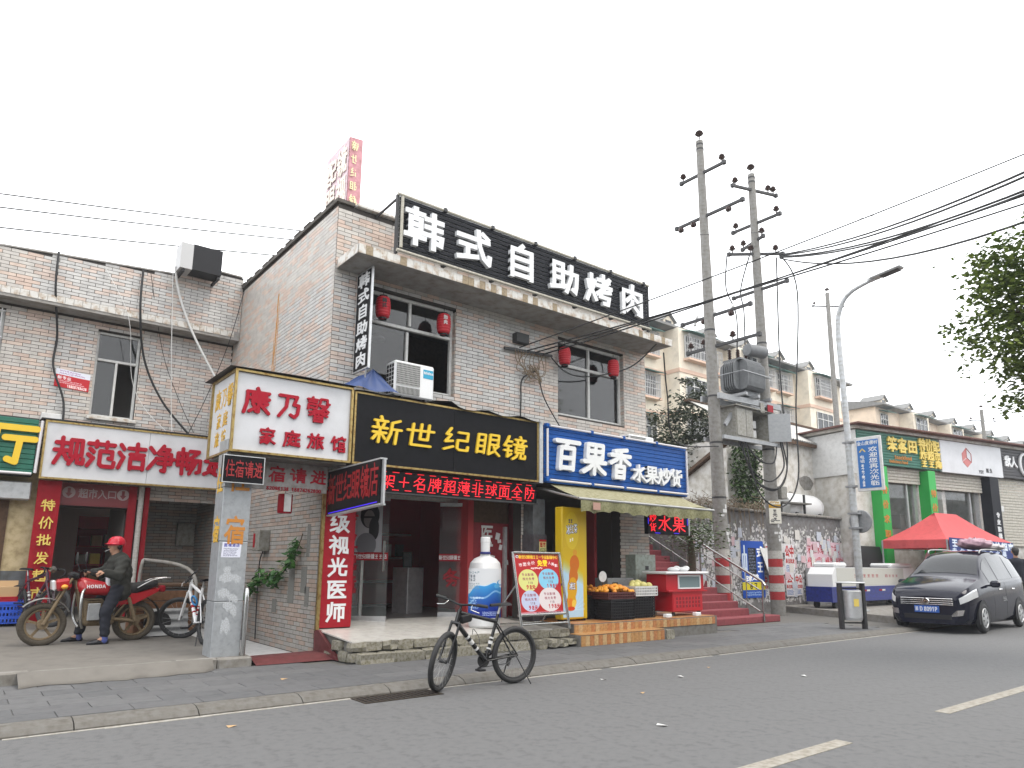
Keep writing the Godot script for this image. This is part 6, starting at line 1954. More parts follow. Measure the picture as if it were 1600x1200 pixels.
	for y in [0.56]:
		var q := [o + Vector3(-0.66, y, -0.47), o + Vector3(0.66, y, -0.47), o + Vector3(0.66, y, 0.47), o + Vector3(-0.66, y, 0.47)]
		for i in 4: mb.beam(q[i], q[(i + 1) % 4], 0.012, 0.025)
	put(mb, "band", M.galvanised, tf)
	mb.lathe(o + Vector3(0.05, 1.36, 0.15), pv([0, 0, 0.17, 0.01, 0.18, 0.04, 0.18, 0.66, 0.17, 0.69, 0, 0.7]), 18, Basis(V, Vector3(0.98, 0, 0.2), Vector3(0.2, 0, -0.98)))
	mb.beam(o + Vector3(0.25, 1.0, 0.15), o + Vector3(0.25, 1.25, 0.17), 0.05, 0.05)
	put(mb, "conservator", M.transformer_grey, tf)
	for i in 5:
		var pr := []
		for k in 7: pr.append_array([Vector2(0.03, k * 0.05), Vector2(0.06, k * 0.05 + 0.02)])
		pr.append(Vector2(0, 0.36))
		mb.lathe(o + Vector3(-0.4 + 0.2 * i, 1.0, -0.12 + 0.14 * (i % 2)), pr, 10)
		put(mb, "bushing", M.ceramic_brown, tf)
	mb.lohi(Vector3(17.6, 5.72, -10.98), Vector3(17.8, 6.0, -10.96))
	put(mb, "white_plate", M.box_grey, tf)
	mb.lohi(Vector3(17.92, 5.78, -10.95), Vector3(18.2, 5.98, -10.93))
	put(mb, "warning_plate", M.print_red, tf)
	# distribution box hanging below
	var db := thing("distribution_box", "grey steel distribution box with open doors below the transformer", "electrical box", Vector3(17.3, 4.9, -11.3))
	mb.lohi(Vector3(16.5, 4.9, -11.65), Vector3(18.1, 4.94, -11.05)); mb.lohi(Vector3(16.5, 5.72, -11.65), Vector3(18.1, 5.76, -11.05))
	mb.lohi(Vector3(16.5, 4.94, -11.65), Vector3(18.1, 5.72, -11.62)); mb.lohi(Vector3(16.5, 4.94, -11.62), Vector3(16.53, 5.72, -11.05))
	mb.lohi(Vector3(18.07, 4.94, -11.62), Vector3(18.1, 5.72, -11.05)); mb.lohi(Vector3(17.28, 4.94, -11.62), Vector3(17.31, 5.72, -11.07))
	mb.lohi(Vector3(16.4, 5.76, -11.75), Vector3(18.3, 5.79, -10.95))
	put(mb, "cabinet", M.box_grey, db)
	for q in [[16.53, 16.95, 0.0], [16.97, 17.28, 0.0]]:
		mb.lohi(Vector3(q[0], 4.95, -11.06), Vector3(q[1], 5.71, -11.03))
		put(mb, "door", M.box_grey, db)
	mb.box(Vector3(18.28, 5.33, -10.82), Vector3(0.62, 0.82, 0.03), Basis(V, -0.75))
	put(mb, "open_door", M.galvanised, db)
	for i in 4: mb.cbox(Vector3(17.45 + (i % 2) * 0.3, 5.15 + (i / 2) * 0.28, -11.4), Vector3(0.22, 0.22, 0.2), 0.01)
	put(mb, "switchgear", M.white_paint, db)
	for s in [-0.3, 0.3]: mb.beam(Vector3(15.95, 4.84, -11.4 + s), Vector3(18.6, 4.84, -11.25 + s), 0.07, 0.1)
	put(mb, "support_beams", M.galvanised, db)
	# hanging cable loops
	var loops := [[Vector3(16.9, 4.85, -11.2), Vector3(17.2, 3.75, -11.0), Vector3(18.1, 3.6, -10.8), Vector3(18.75, 4.6, -10.9), Vector3(18.8, 7.0, -11.0), Vector3(18.65, 10.65, -10.8)],
		[Vector3(16.95, 4.85, -11.1), Vector3(17.2, 3.4, -10.9), Vector3(18.0, 3.05, -10.7), Vector3(18.9, 3.9, -10.7), Vector3(19.2, 6.0, -10.8), Vector3(19.0, 9.5, -10.4), Vector3(18.75, 10.7, -10.7)],
		[Vector3(16.8, 4.85, -11.2), Vector3(17.1, 4.0, -11.0), Vector3(17.8, 3.75, -10.9), Vector3(18.35, 4.2, -10.8), Vector3(18.4, 4.95, -10.9)],
		[Vector3(16.85, 4.85, -11.15), Vector3(17.15, 3.8, -11.0), Vector3(17.9, 3.5, -10.85), Vector3(18.5, 4.1, -10.8), Vector3(18.5, 4.95, -10.9)],
		[Vector3(17.0, 4.85, -11.15), Vector3(17.4, 4.35, -11.0), Vector3(18.0, 4.3, -10.9), Vector3(18.3, 4.85, -10.95)],
		[Vector3(17.1, 7.5, -11.3), Vector3(17.15, 8.6, -11.3), Vector3(17.3, 9.6, -11.7), Vector3(17.5, 10.7, -11.75)],
		[Vector3(17.5, 7.5, -11.3), Vector3(17.55, 8.8, -11.3), Vector3(17.75, 9.6, -11.5), Vector3(18.0, 10.7, -11.3)]]
	for i in loops.size():
		mb.tube(curve(loops[i], 7), 0.022, 6, false)
		var w := put(mb, numbered("hanging_cable"), M.black_rubber, self)
		w.set_meta("label", ["black cable loop rising outside the right pole to its crossarm", "widest black cable loop sweeping out right of the right pole", "short black cable loop below the open door of the electrical box", "lower black cable loop in front of the right pole", "smallest black cable loop under the electrical box", "thin cable rising from the transformer towards the left pole side", "thin cable rising from the transformer beside the right pole"][i])
		w.set_meta("category", "cable"); w.set_meta("group", "cables around the transformer")

# ---------------------------------------------------------------- lamp, bin, container, railings
func street_furniture() -> void:
	var t := thing("street_lamp", "tall curved grey street lamp with flat LED head", "street lamp", Vector3(19.6, 0.24, -9.5))
	var mb := MB.new()
	var p := curve([Vector3(19.6, 0.24, -9.5), Vector3(19.6, 3.0, -9.51), Vector3(19.6, 6.0, -9.53), Vector3(19.6, 8.2, -9.56), Vector3(19.6, 8.9, -9.42), Vector3(19.6, 9.25, -9.1), Vector3(19.6, 9.42, -8.5)], 6)
	var r := []
	for i in p.size(): r.append(lerpf(0.1, 0.045, float(i) / p.size()))
	mb.tube(p, r, 14)
	put(mb, "post", mat("lamp_grey", lin(0.5, 0.52, 0.54), 0.45, 0.2, M.concrete.albedo_texture, 0.8), t)
	var hb := Basis(X, -0.12)
	mb.cbox(Vector3(19.6, 9.5, -8.08), Vector3(0.3, 0.07, 0.86), 0.03, hb)
	mb.cbox(Vector3(19.6, 9.44, -8.5), Vector3(0.16, 0.12, 0.2), 0.03, hb)
	put(mb, "lamp_head", M.lamp_grey, t)
	mb.box(Vector3(19.6, 9.46, -7.98), Vector3(0.24, 0.01, 0.5), hb)
	put(mb, "led_window", M.iron_dark, t)
	mb.lathe(Vector3(19.6, 0.24, -9.5), pv([0.2, 0, 0.2, 0.03, 0.12, 0.05, 0.11, 0.5, 0.1, 0.52]), 14)
	put(mb, "base", M.lamp_grey, t)
	# blue direction sign on the lamp
	t = thing("blue_guide_sign", "blue rectangular guide sign with white characters fixed to the street lamp", "sign", Vector3(19.55, 3.5, -8.97))
	mb.cbox(Vector3(19.58, 4.22, -8.97), Vector3(0.06, 1.5, 0.72), 0.01)
	put(mb, "board", M.white_paint, t)
	mb.lohi(Vector3(19.538, 3.55, -9.26), Vector3(19.55, 4.88, -8.68))
	put(mb, "blue_face", mat("guide_blue", lin(0.03, 0.15, 0.42), 0.4), t)
	letters("金山度假村", t, "character", M.acrylic_white, Vector3(19.538, 4.74, -9.25), Vector3(0, 0, 0.113), Z, V, Vector2(0.1, 0.11), 11, 0.003)
	letters("欢迎您再次光临", t, "character", M.acrylic_white, Vector3(19.538, 4.54, -8.95), Vector3(0, -0.155, 0), Z, V, Vector2(0.22, 0.135), 11, 0.003)
	letters("电话", t, "character", M.acrylic_white, Vector3(19.538, 4.36, -9.2), Vector3(0, -0.11, 0), Z, V, Vector2(0.12, 0.1), 11, 0.003)
	letters("84670788", t, "digit", M.acrylic_white, Vector3(19.538, 4.14, -9.2), Vector3(0, -0.078, 0), Z, V, Vector2(0.12, 0.072), 12, 0.003)
	mb.beam(Vector3(19.536, 4.55, -9.2), Vector3(19.536, 4.64, -9.12), 0.004, 0.03); mb.beam(Vector3(19.536, 4.64, -9.12), Vector3(19.536, 4.55, -9.04), 0.004, 0.03)
	put(mb, "arrow", M.print_yellow, t)
	for y in [3.6, 4.85]:
		mb.lohi(Vector3(19.5, y, -9.65), Vector3(19.7, y + 0.05, -9.32))
		put(mb, "bracket", M.galvanised, t)
	# round sign seen from behind
	t = thing("round_sign", "grey back of a round sign clamped low on the street lamp", "sign", Vector3(19.7, 2.3, -9.4))
	mb.lathe(Vector3(19.74, 2.66, -9.42), pv([0, 0, 0.3, 0.0, 0.32, 0.015, 0.3, 0.03, 0, 0.03]), 28, Basis(Z, X, V))
	put(mb, "disc", M.galvanised, t)
	for y in [2.45, 2.85]:
		mb.lohi(Vector3(19.48, y, -9.64), Vector3(19.76, y + 0.05, -9.36))
		put(mb, "clamp", M.galvanised, t)
	# litter bin
	t = thing("litter_bin", "grey metal litter bin hung between two dark posts at the kerb", "bin", Vector3(15.75, 0.07, -7.85), "", -0.68)
	mb.lathe(Vector3(0, 0.2, 0), pv([0, 0, 0.19, 0, 0.205, 0.06, 0.21, 0.62, 0.2, 0.64, 0.18, 0.62, 0.175, 0.1]), 24)
	put(mb, "bucket", M.alu, t, true)
	for s in [-0.25, 0.25]:
		mb.cbox(Vector3(s, 0.5, 0), Vector3(0.06, 0.99, 0.16), 0.008)
		mb.lohi(Vector3(s - 0.1, 0, -0.13), Vector3(s + 0.1, 0.012, 0.13))
		put(mb, "post", M.iron_dark, t, true)
	mb.lathe(Vector3(0, 0.99, 0), pv([0, 0.0, 0.3, 0, 0.32, 0.012, 0.3, 0.03, 0, 0.045]), 24, Basis.IDENTITY, 0.75)
	put(mb, "cover", M.alu, t, true)
	mb.beam(Vector3(-0.25, 0.14, 0), Vector3(0.25, 0.14, 0), 0.03, 0.03); mb.beam(Vector3(-0.25, 0.88, 0), Vector3(0.25, 0.88, 0), 0.03, 0.03)
	put(mb, "crossbars", M.iron_dark, t, true)
	mb.quad(Vector3(-0.05, 0.5, 0.213), Vector3(0.06, 0.5, 0.213), Vector3(0.06, 0.66, 0.213), Vector3(-0.05, 0.66, 0.213))
	put(mb, "emblem", M.print_yellow, t, true)
	# refuse container
	t = thing("refuse_container", "white and blue wheeled refuse container with its black lid open", "container", Vector3(21.3, 0.24, -10.6))
	var im := blank(256, 80, Color(0.74, 0.74, 0.71))
	ink(im, "禁止乱倒垃圾", Vector2(60, 26), Vector2(16, 0), Vector2(14, 16), 1.8, Color(0.6, 0.2, 0.22))
	ink(im, "自燃物品", Vector2(178, 28), Vector2(14, 0), Vector2(12, 14), 1.6, Color(0.6, 0.3, 0.32))
	mb.prism(pv([19.85, 0.85, 25.2, 0.85, 25.2, 1.4, 20.05, 1.4, 19.85, 1.2]), 0.75, Transform3D(Basis.IDENTITY, Vector3(0, 0, -11.15)))
	put(mb, "upper_body", M.white_gloss, t)
	mb.quad(Vector3(20.1, 0.86, -10.395), Vector3(24.4, 0.86, -10.395), Vector3(24.4, 1.38, -10.395), Vector3(20.1, 1.38, -10.395))
	put(mb, "printed_side", pic("container_print", im, 0.5), t)
	mb.lohi(Vector3(19.75, 0.42, -11.17), Vector3(25.3, 0.85, -10.38))
	put(mb, "lower_body", mat("container_blue", lin(0.012, 0.025, 0.22), 0.4, 0, M.concrete.albedo_texture, 1.0), t)
	for x in [20.0, 20.7, 21.6, 22.6]:
		mb.lohi(Vector3(x, 0.7, -10.378), Vector3(x + 0.2, 0.75, -10.374))
		put(mb, "reflector", M.print_red, t)
		mb.lohi(Vector3(x + 0.2, 0.7, -10.378), Vector3(x + 0.4, 0.75, -10.374))
		put(mb, "reflector", M.white_paint, t)
	mb.lohi(Vector3(20.9, 1.405, -11.05), Vector3(23.6, 1.43, -10.5))
	put(mb, "opening", M.black_plastic, t)
	mb.cbox(Vector3(24.2, 1.75, -11.2), Vector3(2.0, 0.72, 0.06), 0.05, Basis(X, -0.2))
	put(mb, "open_lid", M.black_plastic, t)
	for q in [[20.45, 0.7], [24.4, 1.5]]:
		mb.cbox(Vector3(q[0], 1.47, -10.77), Vector3(q[1], 0.14, 0.7), 0.05)
		put(mb, "side_cover", M.white_gloss, t)
	for x in [20.1, 24.8]:
		for z in [-11.05, -10.5]:
			mb.lathe(Vector3(x, 0.34, z - 0.05), pv([0, 0, 0.1, 0, 0.1, 0.1, 0, 0.1]), 14, Basis(X, Z, -V))
			put(mb, "wheel", M.black_rubber, t)
	# grey cabinet beside it
	t = thing("utility_cabinet", "plain pale grey cabinet standing left of the refuse container", "cabinet", Vector3(20.9, 0.24, -11.95))
	mb.cbox(Vector3(21.9, 0.8, -11.95), Vector3(0.75, 1.15, 0.4), 0.01)
	put(mb, "body", M.alu, t)
	mb.lohi(Vector3(21.56, 0.28, -11.748), Vector3(22.24, 1.34, -11.74))
	put(mb, "door", M.white_paint, t)
	# red stairs beside the fruit shop, with steel railings
	t = thing("red_staircase", "wide staircase with worn red carpet climbing beside the fruit shop", "stairs", Vector3(14.1, 0.07, -10.5))
	for k in 13:
		var x0 := 12.55; var x1 := 15.62 + (0.75 if k == 0 else 0.0)
		mb.cbox(Vector3((x0 + x1) / 2, 0.07 + 0.08 * (k + 1) + (0.0), -10.05 - 0.3 * k - 0.2), Vector3(x1 - x0, 0.16 * (k + 1), 0.4 if k else 0.55), 0.015)
		put(mb, "step", M.red_carpet, t)
	t = thing("stair_railing", "polished steel stair railing on the right side of the red stairs", "railing", Vector3(15.6, 0.2, -11))
	mb.tube([Vector3(15.62, 0.95, -9.88), Vector3(15.62, 1.05, -9.95), Vector3(15.62, 3.1, -13.75)], 0.032, 10)
	put(mb, "handrail", M.steel, t)
	mb.tube([Vector3(15.62, 0.85, -10.05), Vector3(15.62, 2.88, -13.75)], 0.018, 8); mb.tube([Vector3(15.62, 0.34, -10.05), Vector3(15.62, 2.37, -13.75)], 0.018, 8)
	put(mb, "rail", M.steel, t)
	for k in 9:
		var z := -9.95 - k * 0.45
		var y := 0.18 + k * 0.24
		mb.tube([Vector3(15.62, maxf(0.1, y - 0.1), z), Vector3(15.62, 1.03 + k * 0.243, z)], 0.026 if k % 4 == 0 else 0.012, 8)
		put(mb, "baluster", M.steel, t)
	t = thing("upper_stair_railing", "thin steel railing on the inner side of the red stairs near the plant", "railing", Vector3(12.6, 1.2, -12))
	mb.tube([Vector3(12.62, 1.55, -11.1), Vector3(12.62, 2.75, -13.4)], 0.022, 8); mb.tube([Vector3(12.62, 1.1, -11.1), Vector3(12.62, 2.3, -13.4)], 0.016, 8)
	for k in 6: mb.tube([Vector3(12.62, 0.8 + k * 0.24, -11.1 - k * 0.45), Vector3(12.62, 1.55 + k * 0.235, -11.1 - k * 0.45)], 0.012, 6)
	put(mb, "rails", M.steel_dull, t)

# ---------------------------------------------------------------- air conditioners, lanterns and what hangs on the walls
func aircon(called: String, label: String, at: Vector3, size: Vector3, turn: float, brand: bool) -> void:
	var t := thing(called, label, "air conditioner", at, "outdoor air conditioner units", turn)
	var mb := MB.new()
	mb.cbox(Vector3(0, size.y / 2, 0), size, 0.025)
	put(mb, "casing", M.white_gloss, t, true)
	var fx := -size.x * 0.17
	for y in [size.y * 0.62, size.y * 0.16]:
		var hh := size.y * (0.3 if y > size.y * 0.3 else 0.1)
		mb.lohi(Vector3(fx - size.x * 0.29, y - hh, size.z / 2 + 0.001), Vector3(fx + size.x * 0.29, y + hh, size.z / 2 + 0.004))
	put(mb, "fan_opening", M.black_plastic, t, true)
	for i in 19:
		var x := fx - size.x * 0.29 + i * size.x * 0.58 / 18
		mb.box(Vector3(x, size.y * 0.62, size.z / 2 + 0.012), Vector3(0.006, size.y * 0.6, 0.01)); mb.box(Vector3(x, size.y * 0.16, size.z / 2 + 0.012), Vector3(0.006, size.y * 0.2, 0.01))
	for i in 11:
		mb.box(Vector3(fx, size.y * (0.32 + i * 0.06), size.z / 2 + 0.018), Vector3(size.x * 0.58, 0.006, 0.008))
	put(mb, "grille", M.pvc, t, true)
	for i in 7:
		for k in 3: mb.box(Vector3(-size.x / 2 - 0.002, size.y * (0.14 + i * 0.12), (k - 1) * size.z * 0.28), Vector3(0.004, size.y * 0.09, size.z * 0.2))
	put(mb, "side_slots", M.black_plastic, t, true)
	if brand:
		mb.box(Vector3(size.x * 0.34, size.y * 0.74, size.z / 2 + 0.002), Vector3(0.19, 0.15, 0.004))
		put(mb, "label_plate", mat("label_cyan", lin(0.01, 0.30, 0.48), 0.4), t, true)
		var f := SystemFont.new()
		f.font_names = PackedStringArray(["Droid Sans"]); f.font_weight = 700
		var tx := TextMesh.new()
		tx.text = "Midea"; tx.font = f; tx.font_size = 32; tx.pixel_size = 0.0019; tx.depth = 0.004; tx.material = M.acrylic_white
		var o := inst(tx, "lettering", t, Vector3(size.x * 0.34, size.y * 0.77, size.z / 2 + 0.006))
	for s in [-0.3, 0.3]: mb.lohi(Vector3(s * size.x - 0.02, -0.04, -size.z / 2 - 0.12), Vector3(s * size.x + 0.02, 0, size.z / 2))
	put(mb, "bracket", M.iron_dark, t, true)

func lantern(label: String, at: Vector3, chars: String) -> void:
	var t := thing("red_lantern", label, "lantern", at, "red paper lanterns in the upper windows")
	var mb := MB.new()
	var pr := [Vector2(0, -0.18), Vector2(0.07, -0.18)]
	for i in 15:
		var f := i / 14.0
		pr.append(Vector2(0.125 * (0.72 + 0.28 * sin(PI * clampf(f, 0.02, 0.98)) ** 0.4) + (0.003 if i % 2 else -0.003), -0.165 + f * 0.33))
	pr.append_array([Vector2(0.07, 0.18), Vector2(0, 0.18)])
	mb.lathe(Vector3.ZERO, pr, 20)
	put(mb, "shade", M.lantern_red, t, true)
	mb.lathe(Vector3(0, -0.21, 0), pv([0.07, 0, 0.07, 0.035]), 14); mb.lathe(Vector3(0, 0.175, 0), pv([0.07, 0, 0.07, 0.03, 0, 0.03]), 14)
	mb.tube([Vector3(0, 0.2, 0), Vector3(0, 0.3, 0)], 0.006, 5)
	put(mb, "cap", M.black_plastic, t, true)
	if chars == "": return
	for i in chars.length():
		letter(mb, chars[i], Transform3D(Basis(X * 0.075, V * 0.075, Z), Vector3(-0.075, 0.05 - i * 0.085, 0.113)), 11, 0.012)
	put(mb, "lettering", M.iron_dark if chars == "韩式" else M.white_paint, t, true)

# ---------------------------------------------------------------- bicycles
func ring(mb: MB, c: Vector3, ax: Vector3, R: float, r: float, n := 28, m := 7) -> void:
	var u := ax.cross(V if absf(ax.y) < 0.9 else X).normalized(); var w := ax.cross(u)
	var p := []
	for i in n: p.append(c + (u * cos(TAU * i / n) + w * sin(TAU * i / n)) * R)
	mb.tube(p, r, m, false, true)

# a spoked wheel as a part with tyre, rim, spokes and hub; c and axle are local to the bicycle
func spoked_wheel(t: Node3D, called: String, c: Vector3, axle: Vector3, R: float, tyre: float) -> void:
	var w := Node3D.new()
	w.name = called
	t.add_child(w, true)
	w.position = c
	var mb := MB.new()
	ring(mb, Vector3.ZERO, axle, R - tyre, tyre, 34, 8)
	put(mb, "tyre", M.black_rubber, w, true)
	ring(mb, Vector3.ZERO, axle, R - tyre * 2.1, 0.011, 34, 6)
	put(mb, "rim", M.iron_dark, w, true)
	var u := axle.cross(V).normalized()
	var k := 0
	while k < 20:
		var a := TAU * k / 20
		var d := u * cos(a) + V * sin(a)
		var e := u * cos(a + 0.5) + V * sin(a + 0.5)
		mb.tube([e * 0.025 + axle * (0.03 if k % 2 else -0.03), d * (R - tyre * 2.1)], 0.0016, 4, false)
		k += 1
	put(mb, "spokes", M.steel_dull, w, true)
	mb.tube([-axle * 0.045, axle * 0.045], 0.022, 10)
	put(mb, "hub", M.iron_dark, w, true)

# local x forwards, rear axle above the origin; steer turns the front
func bicycle(t: Node3D, frame: Material, decal: Material, steer: float, R: float, drop_bar := false) -> void:
	var mb := MB.new()
	var bb := Vector3(0.43, R - 0.04, 0); var st := Vector3(0.26, R + 0.46, 0); var ht := Vector3(0.80, R + 0.55, 0); var hbm := Vector3(0.845, R + 0.41, 0)
	var fa := Vector3(1.05, R, 0); var ra := Vector3(0, R, 0)
	spoked_wheel(t, "rear_wheel", ra, Z, R, 0.031)
	# frame
	mb.tube([bb, st.lerp(bb, -0.05)], 0.02, 10); mb.tube([bb, hbm], 0.028, 10); mb.tube([st.lerp(bb, 0.12), ht.lerp(hbm, 0.2)], 0.023, 10); mb.tube([ht, hbm], 0.028, 10)
	for s in [-1.0, 1.0]:
		mb.tube([ra + Z * s * 0.065, bb + Z * s * 0.035], 0.011, 8); mb.tube([ra + Z * s * 0.065, st.lerp(bb, 0.15) + Z * s * 0.02], 0.01, 8)
	put(mb, "frame", frame, t, true)
	for q in [[bb.lerp(hbm, 0.3), bb.lerp(hbm, 0.75)], [bb.lerp(st, 0.25), bb.lerp(st, 0.6)]]:
		for k in 3: mb.tube([q[0].lerp(q[1], k * 0.34), q[0].lerp(q[1], k * 0.34 + 0.1 + 0.1 * (k % 2))], 0.0287, 10, false)
	put(mb, "decal", decal, t, true)
	mb.tube([st, Vector3(0.225, R + 0.58, 0)], 0.014, 8)
	put(mb, "seat_post", M.steel_dull, t, true)
	var g := []
	for i in 9:
		var f := i / 8.0
		var w := lerpf(0.075, 0.018, smoothstep(0.1, 0.65, f))
		var row := []
		for j in 9:
			var a := PI * j / 8.0
			row.append(Vector3(0.1 + f * 0.27, R + 0.575 + 0.035 * sin(a) + 0.012 * (1 - f), -cos(a) * w))
		g.append(row)
	mb.sheet(g)
	var g2 := []
	for row in g: g2.append([row[0], row[8]])
	mb.sheet(g2, true)
	put(mb, "saddle", M.black_plastic, t, true)
	# crank, chainring, chain and derailleur
	mb.lathe(bb + Z * 0.035, pv([0, 0, 0.085, 0, 0.085, 0.006, 0, 0.006]), 24, Basis(X, Z, -V))
	ring(mb, bb + Z * 0.04, Z, 0.08, 0.006, 24, 5)
	mb.tube([bb + Vector3(0.0, 0.08, 0.04), ra + Vector3(0, 0.035, 0.04)], 0.004, 4); mb.tube([bb + Vector3(0.0, -0.08, 0.04), ra + Vector3(0.06, -0.1, 0.04)], 0.004, 4)
	mb.lathe(ra + Z * 0.035, pv([0, 0, 0.045, 0, 0.035, 0.02, 0, 0.02]), 16, Basis(X, Z, -V))
	mb.beam(ra + Vector3(0.02, -0.04, 0.05), ra + Vector3(0.07, -0.13, 0.05), 0.02, 0.035)
	put(mb, "drivetrain", M.iron_dark, t, true)
	for s in [-1.0, 1.0]:
		var e: Vector3 = bb + Vector3(-0.15 * s, 0.08 * s, 0.06 * s)
		mb.beam(bb + Z * 0.05 * s, e, 0.014, 0.022)
		mb.cbox(e + Z * 0.06 * s, Vector3(0.09, 0.022, 0.1), 0.005)
		put(mb, "pedal", M.black_plastic, t, true)
	# kickstand
	for s in [-1.0, 1.0]: mb.tube([ra + Vector3(0.03, 0.0, 0.07 * s), Vector3(-0.03 + 0.1 * s, 0.005, 0.16 * s)], 0.008, 6)
	put(mb, "kickstand", M.iron_dark, t, true)
	# front end turned about the steering axis
	var ax := (ht - hbm).normalized()
	var B := Basis(ax, steer)
	var P := func(p: Vector3) -> Vector3: return hbm + B * (p - hbm)
	var fw: Vector3 = P.call(fa)
	spoked_wheel(t, "front_wheel", fw + V * (R - fw.y), B * Z, R, 0.031)
	for s in [-1.0, 1.0]:
		mb.tube([P.call(hbm + Vector3(0.02, 0.0, 0.05 * s)), P.call(fa + Vector3(0, 0, 0.055 * s))], 0.016, 8)
	mb.tube([P.call(hbm + Vector3(0.02, 0, -0.06)), P.call(hbm + Vector3(0.02, 0, 0.06))], 0.018, 8)
	mb.tube([P.call(hbm), P.call(ht + ax * 0.06)], 0.015, 8)
	put(mb, "fork", frame, t, true)
	var hb := ht + ax * 0.07 + X * 0.06
	if drop_bar:
		for s in [-1.0, 1.0]: mb.tube(curve([P.call(hb), P.call(hb + Vector3(0, 0, 0.18 * s)), P.call(hb + Vector3(0.09, -0.01, 0.21 * s)), P.call(hb + Vector3(0.11, -0.09, 0.21 * s)), P.call(hb + Vector3(0.0, -0.14, 0.21 * s))], 5), 0.014, 8)
	else: mb.tube(curve([P.call(hb + Vector3(-0.05, 0.035, -0.31)), P.call(hb + Vector3(-0.02, 0.02, -0.12)), P.call(hb), P.call(hb + Vector3(-0.02, 0.02, 0.12)), P.call(hb + Vector3(-0.05, 0.035, 0.31))], 5), 0.0125, 8)
	mb.tube([P.call(ht + ax * 0.06), P.call(hb)], 0.016, 8)
	put(mb, "handlebar", M.black_plastic, t, true)
	if not drop_bar:
		for s in [-1.0, 1.0]:
			mb.tube([P.call(hb + Vector3(-0.045, 0.03, 0.2 * s)), P.call(hb + Vector3(-0.052, 0.036, 0.33 * s))], 0.019, 8)
			put(mb, "grip", M.black_rubber, t, true)
			mb.tube([P.call(hb + Vector3(-0.02, 0.02, 0.15 * s)), P.call(hb + Vector3(0.05, -0.02, 0.17 * s)), P.call(hb + Vector3(0.03, -0.04, 0.27 * s))], 0.006, 6)
			put(mb, "brake_lever", M.steel, t, true)

func black_bicycle() -> void:
	var t := thing("mountain_bicycle", "black mountain bicycle with white decals parked at the kerb in the foreground", "bicycle", Vector3(5.53, 0.0, -6.95), "bicycles", PI - 0.02)
	bicycle(t, M.black_gloss, M.white_paint, 0.62, 0.335)
	var mb := MB.new()
	mb.cbox(Vector3(0.72, 0.79, 0), Vector3(0.16, 0.1, 0.07), 0.02, Basis(Z, -0.2))
	put(mb, "frame_bag", M.black_plastic, t, true)
	mb.tube(curve([Vector3(0.52, 0.47, 0.0), Vector3(0.5, 0.56, 0.04), Vector3(0.58, 0.66, 0.04), Vector3(0.62, 0.6, 0.0)], 4), 0.004, 5)
	put(mb, "bottle_cage", M.iron_dark, t, true)

func litter() -> void:
	for q in [[2.1, -6.6, 0.3], [7.6, -6.1, 1.2], [6.3, -5.6, 0.4], [5.2, -4.4, 2.0], [9.0, -5.2, 0.9], [3.2, -8.3, 0.2], [6.6, -6.5, 2.6], [8.6, -6.4, 0.0]]:
		var mb := MB.new()
		var s := rng.randf_range(0.025, 0.05)
		mb.quad(Vector3(-s, 0.002, s * 0.6), Vector3(s, 0.012, s * 0.7), Vector3(s * 0.9, 0.006, -s * 0.5), Vector3(-s * 0.8, 0.014, -s * 0.6))
		var o := put(mb, numbered("litter_scrap"), M.cardboard if q[2] < 0.5 else M.white_paint, self, true)
		o.position = Vector3(q[0], 0.0 if q[1] > -7.2 else 0.081, q[1]); o.rotation.y = q[2]
		o.set_meta("label", "tiny scrap of litter lying flat on the street surface"); o.set_meta("category", "litter"); o.set_meta("group", "litter scraps on the street")

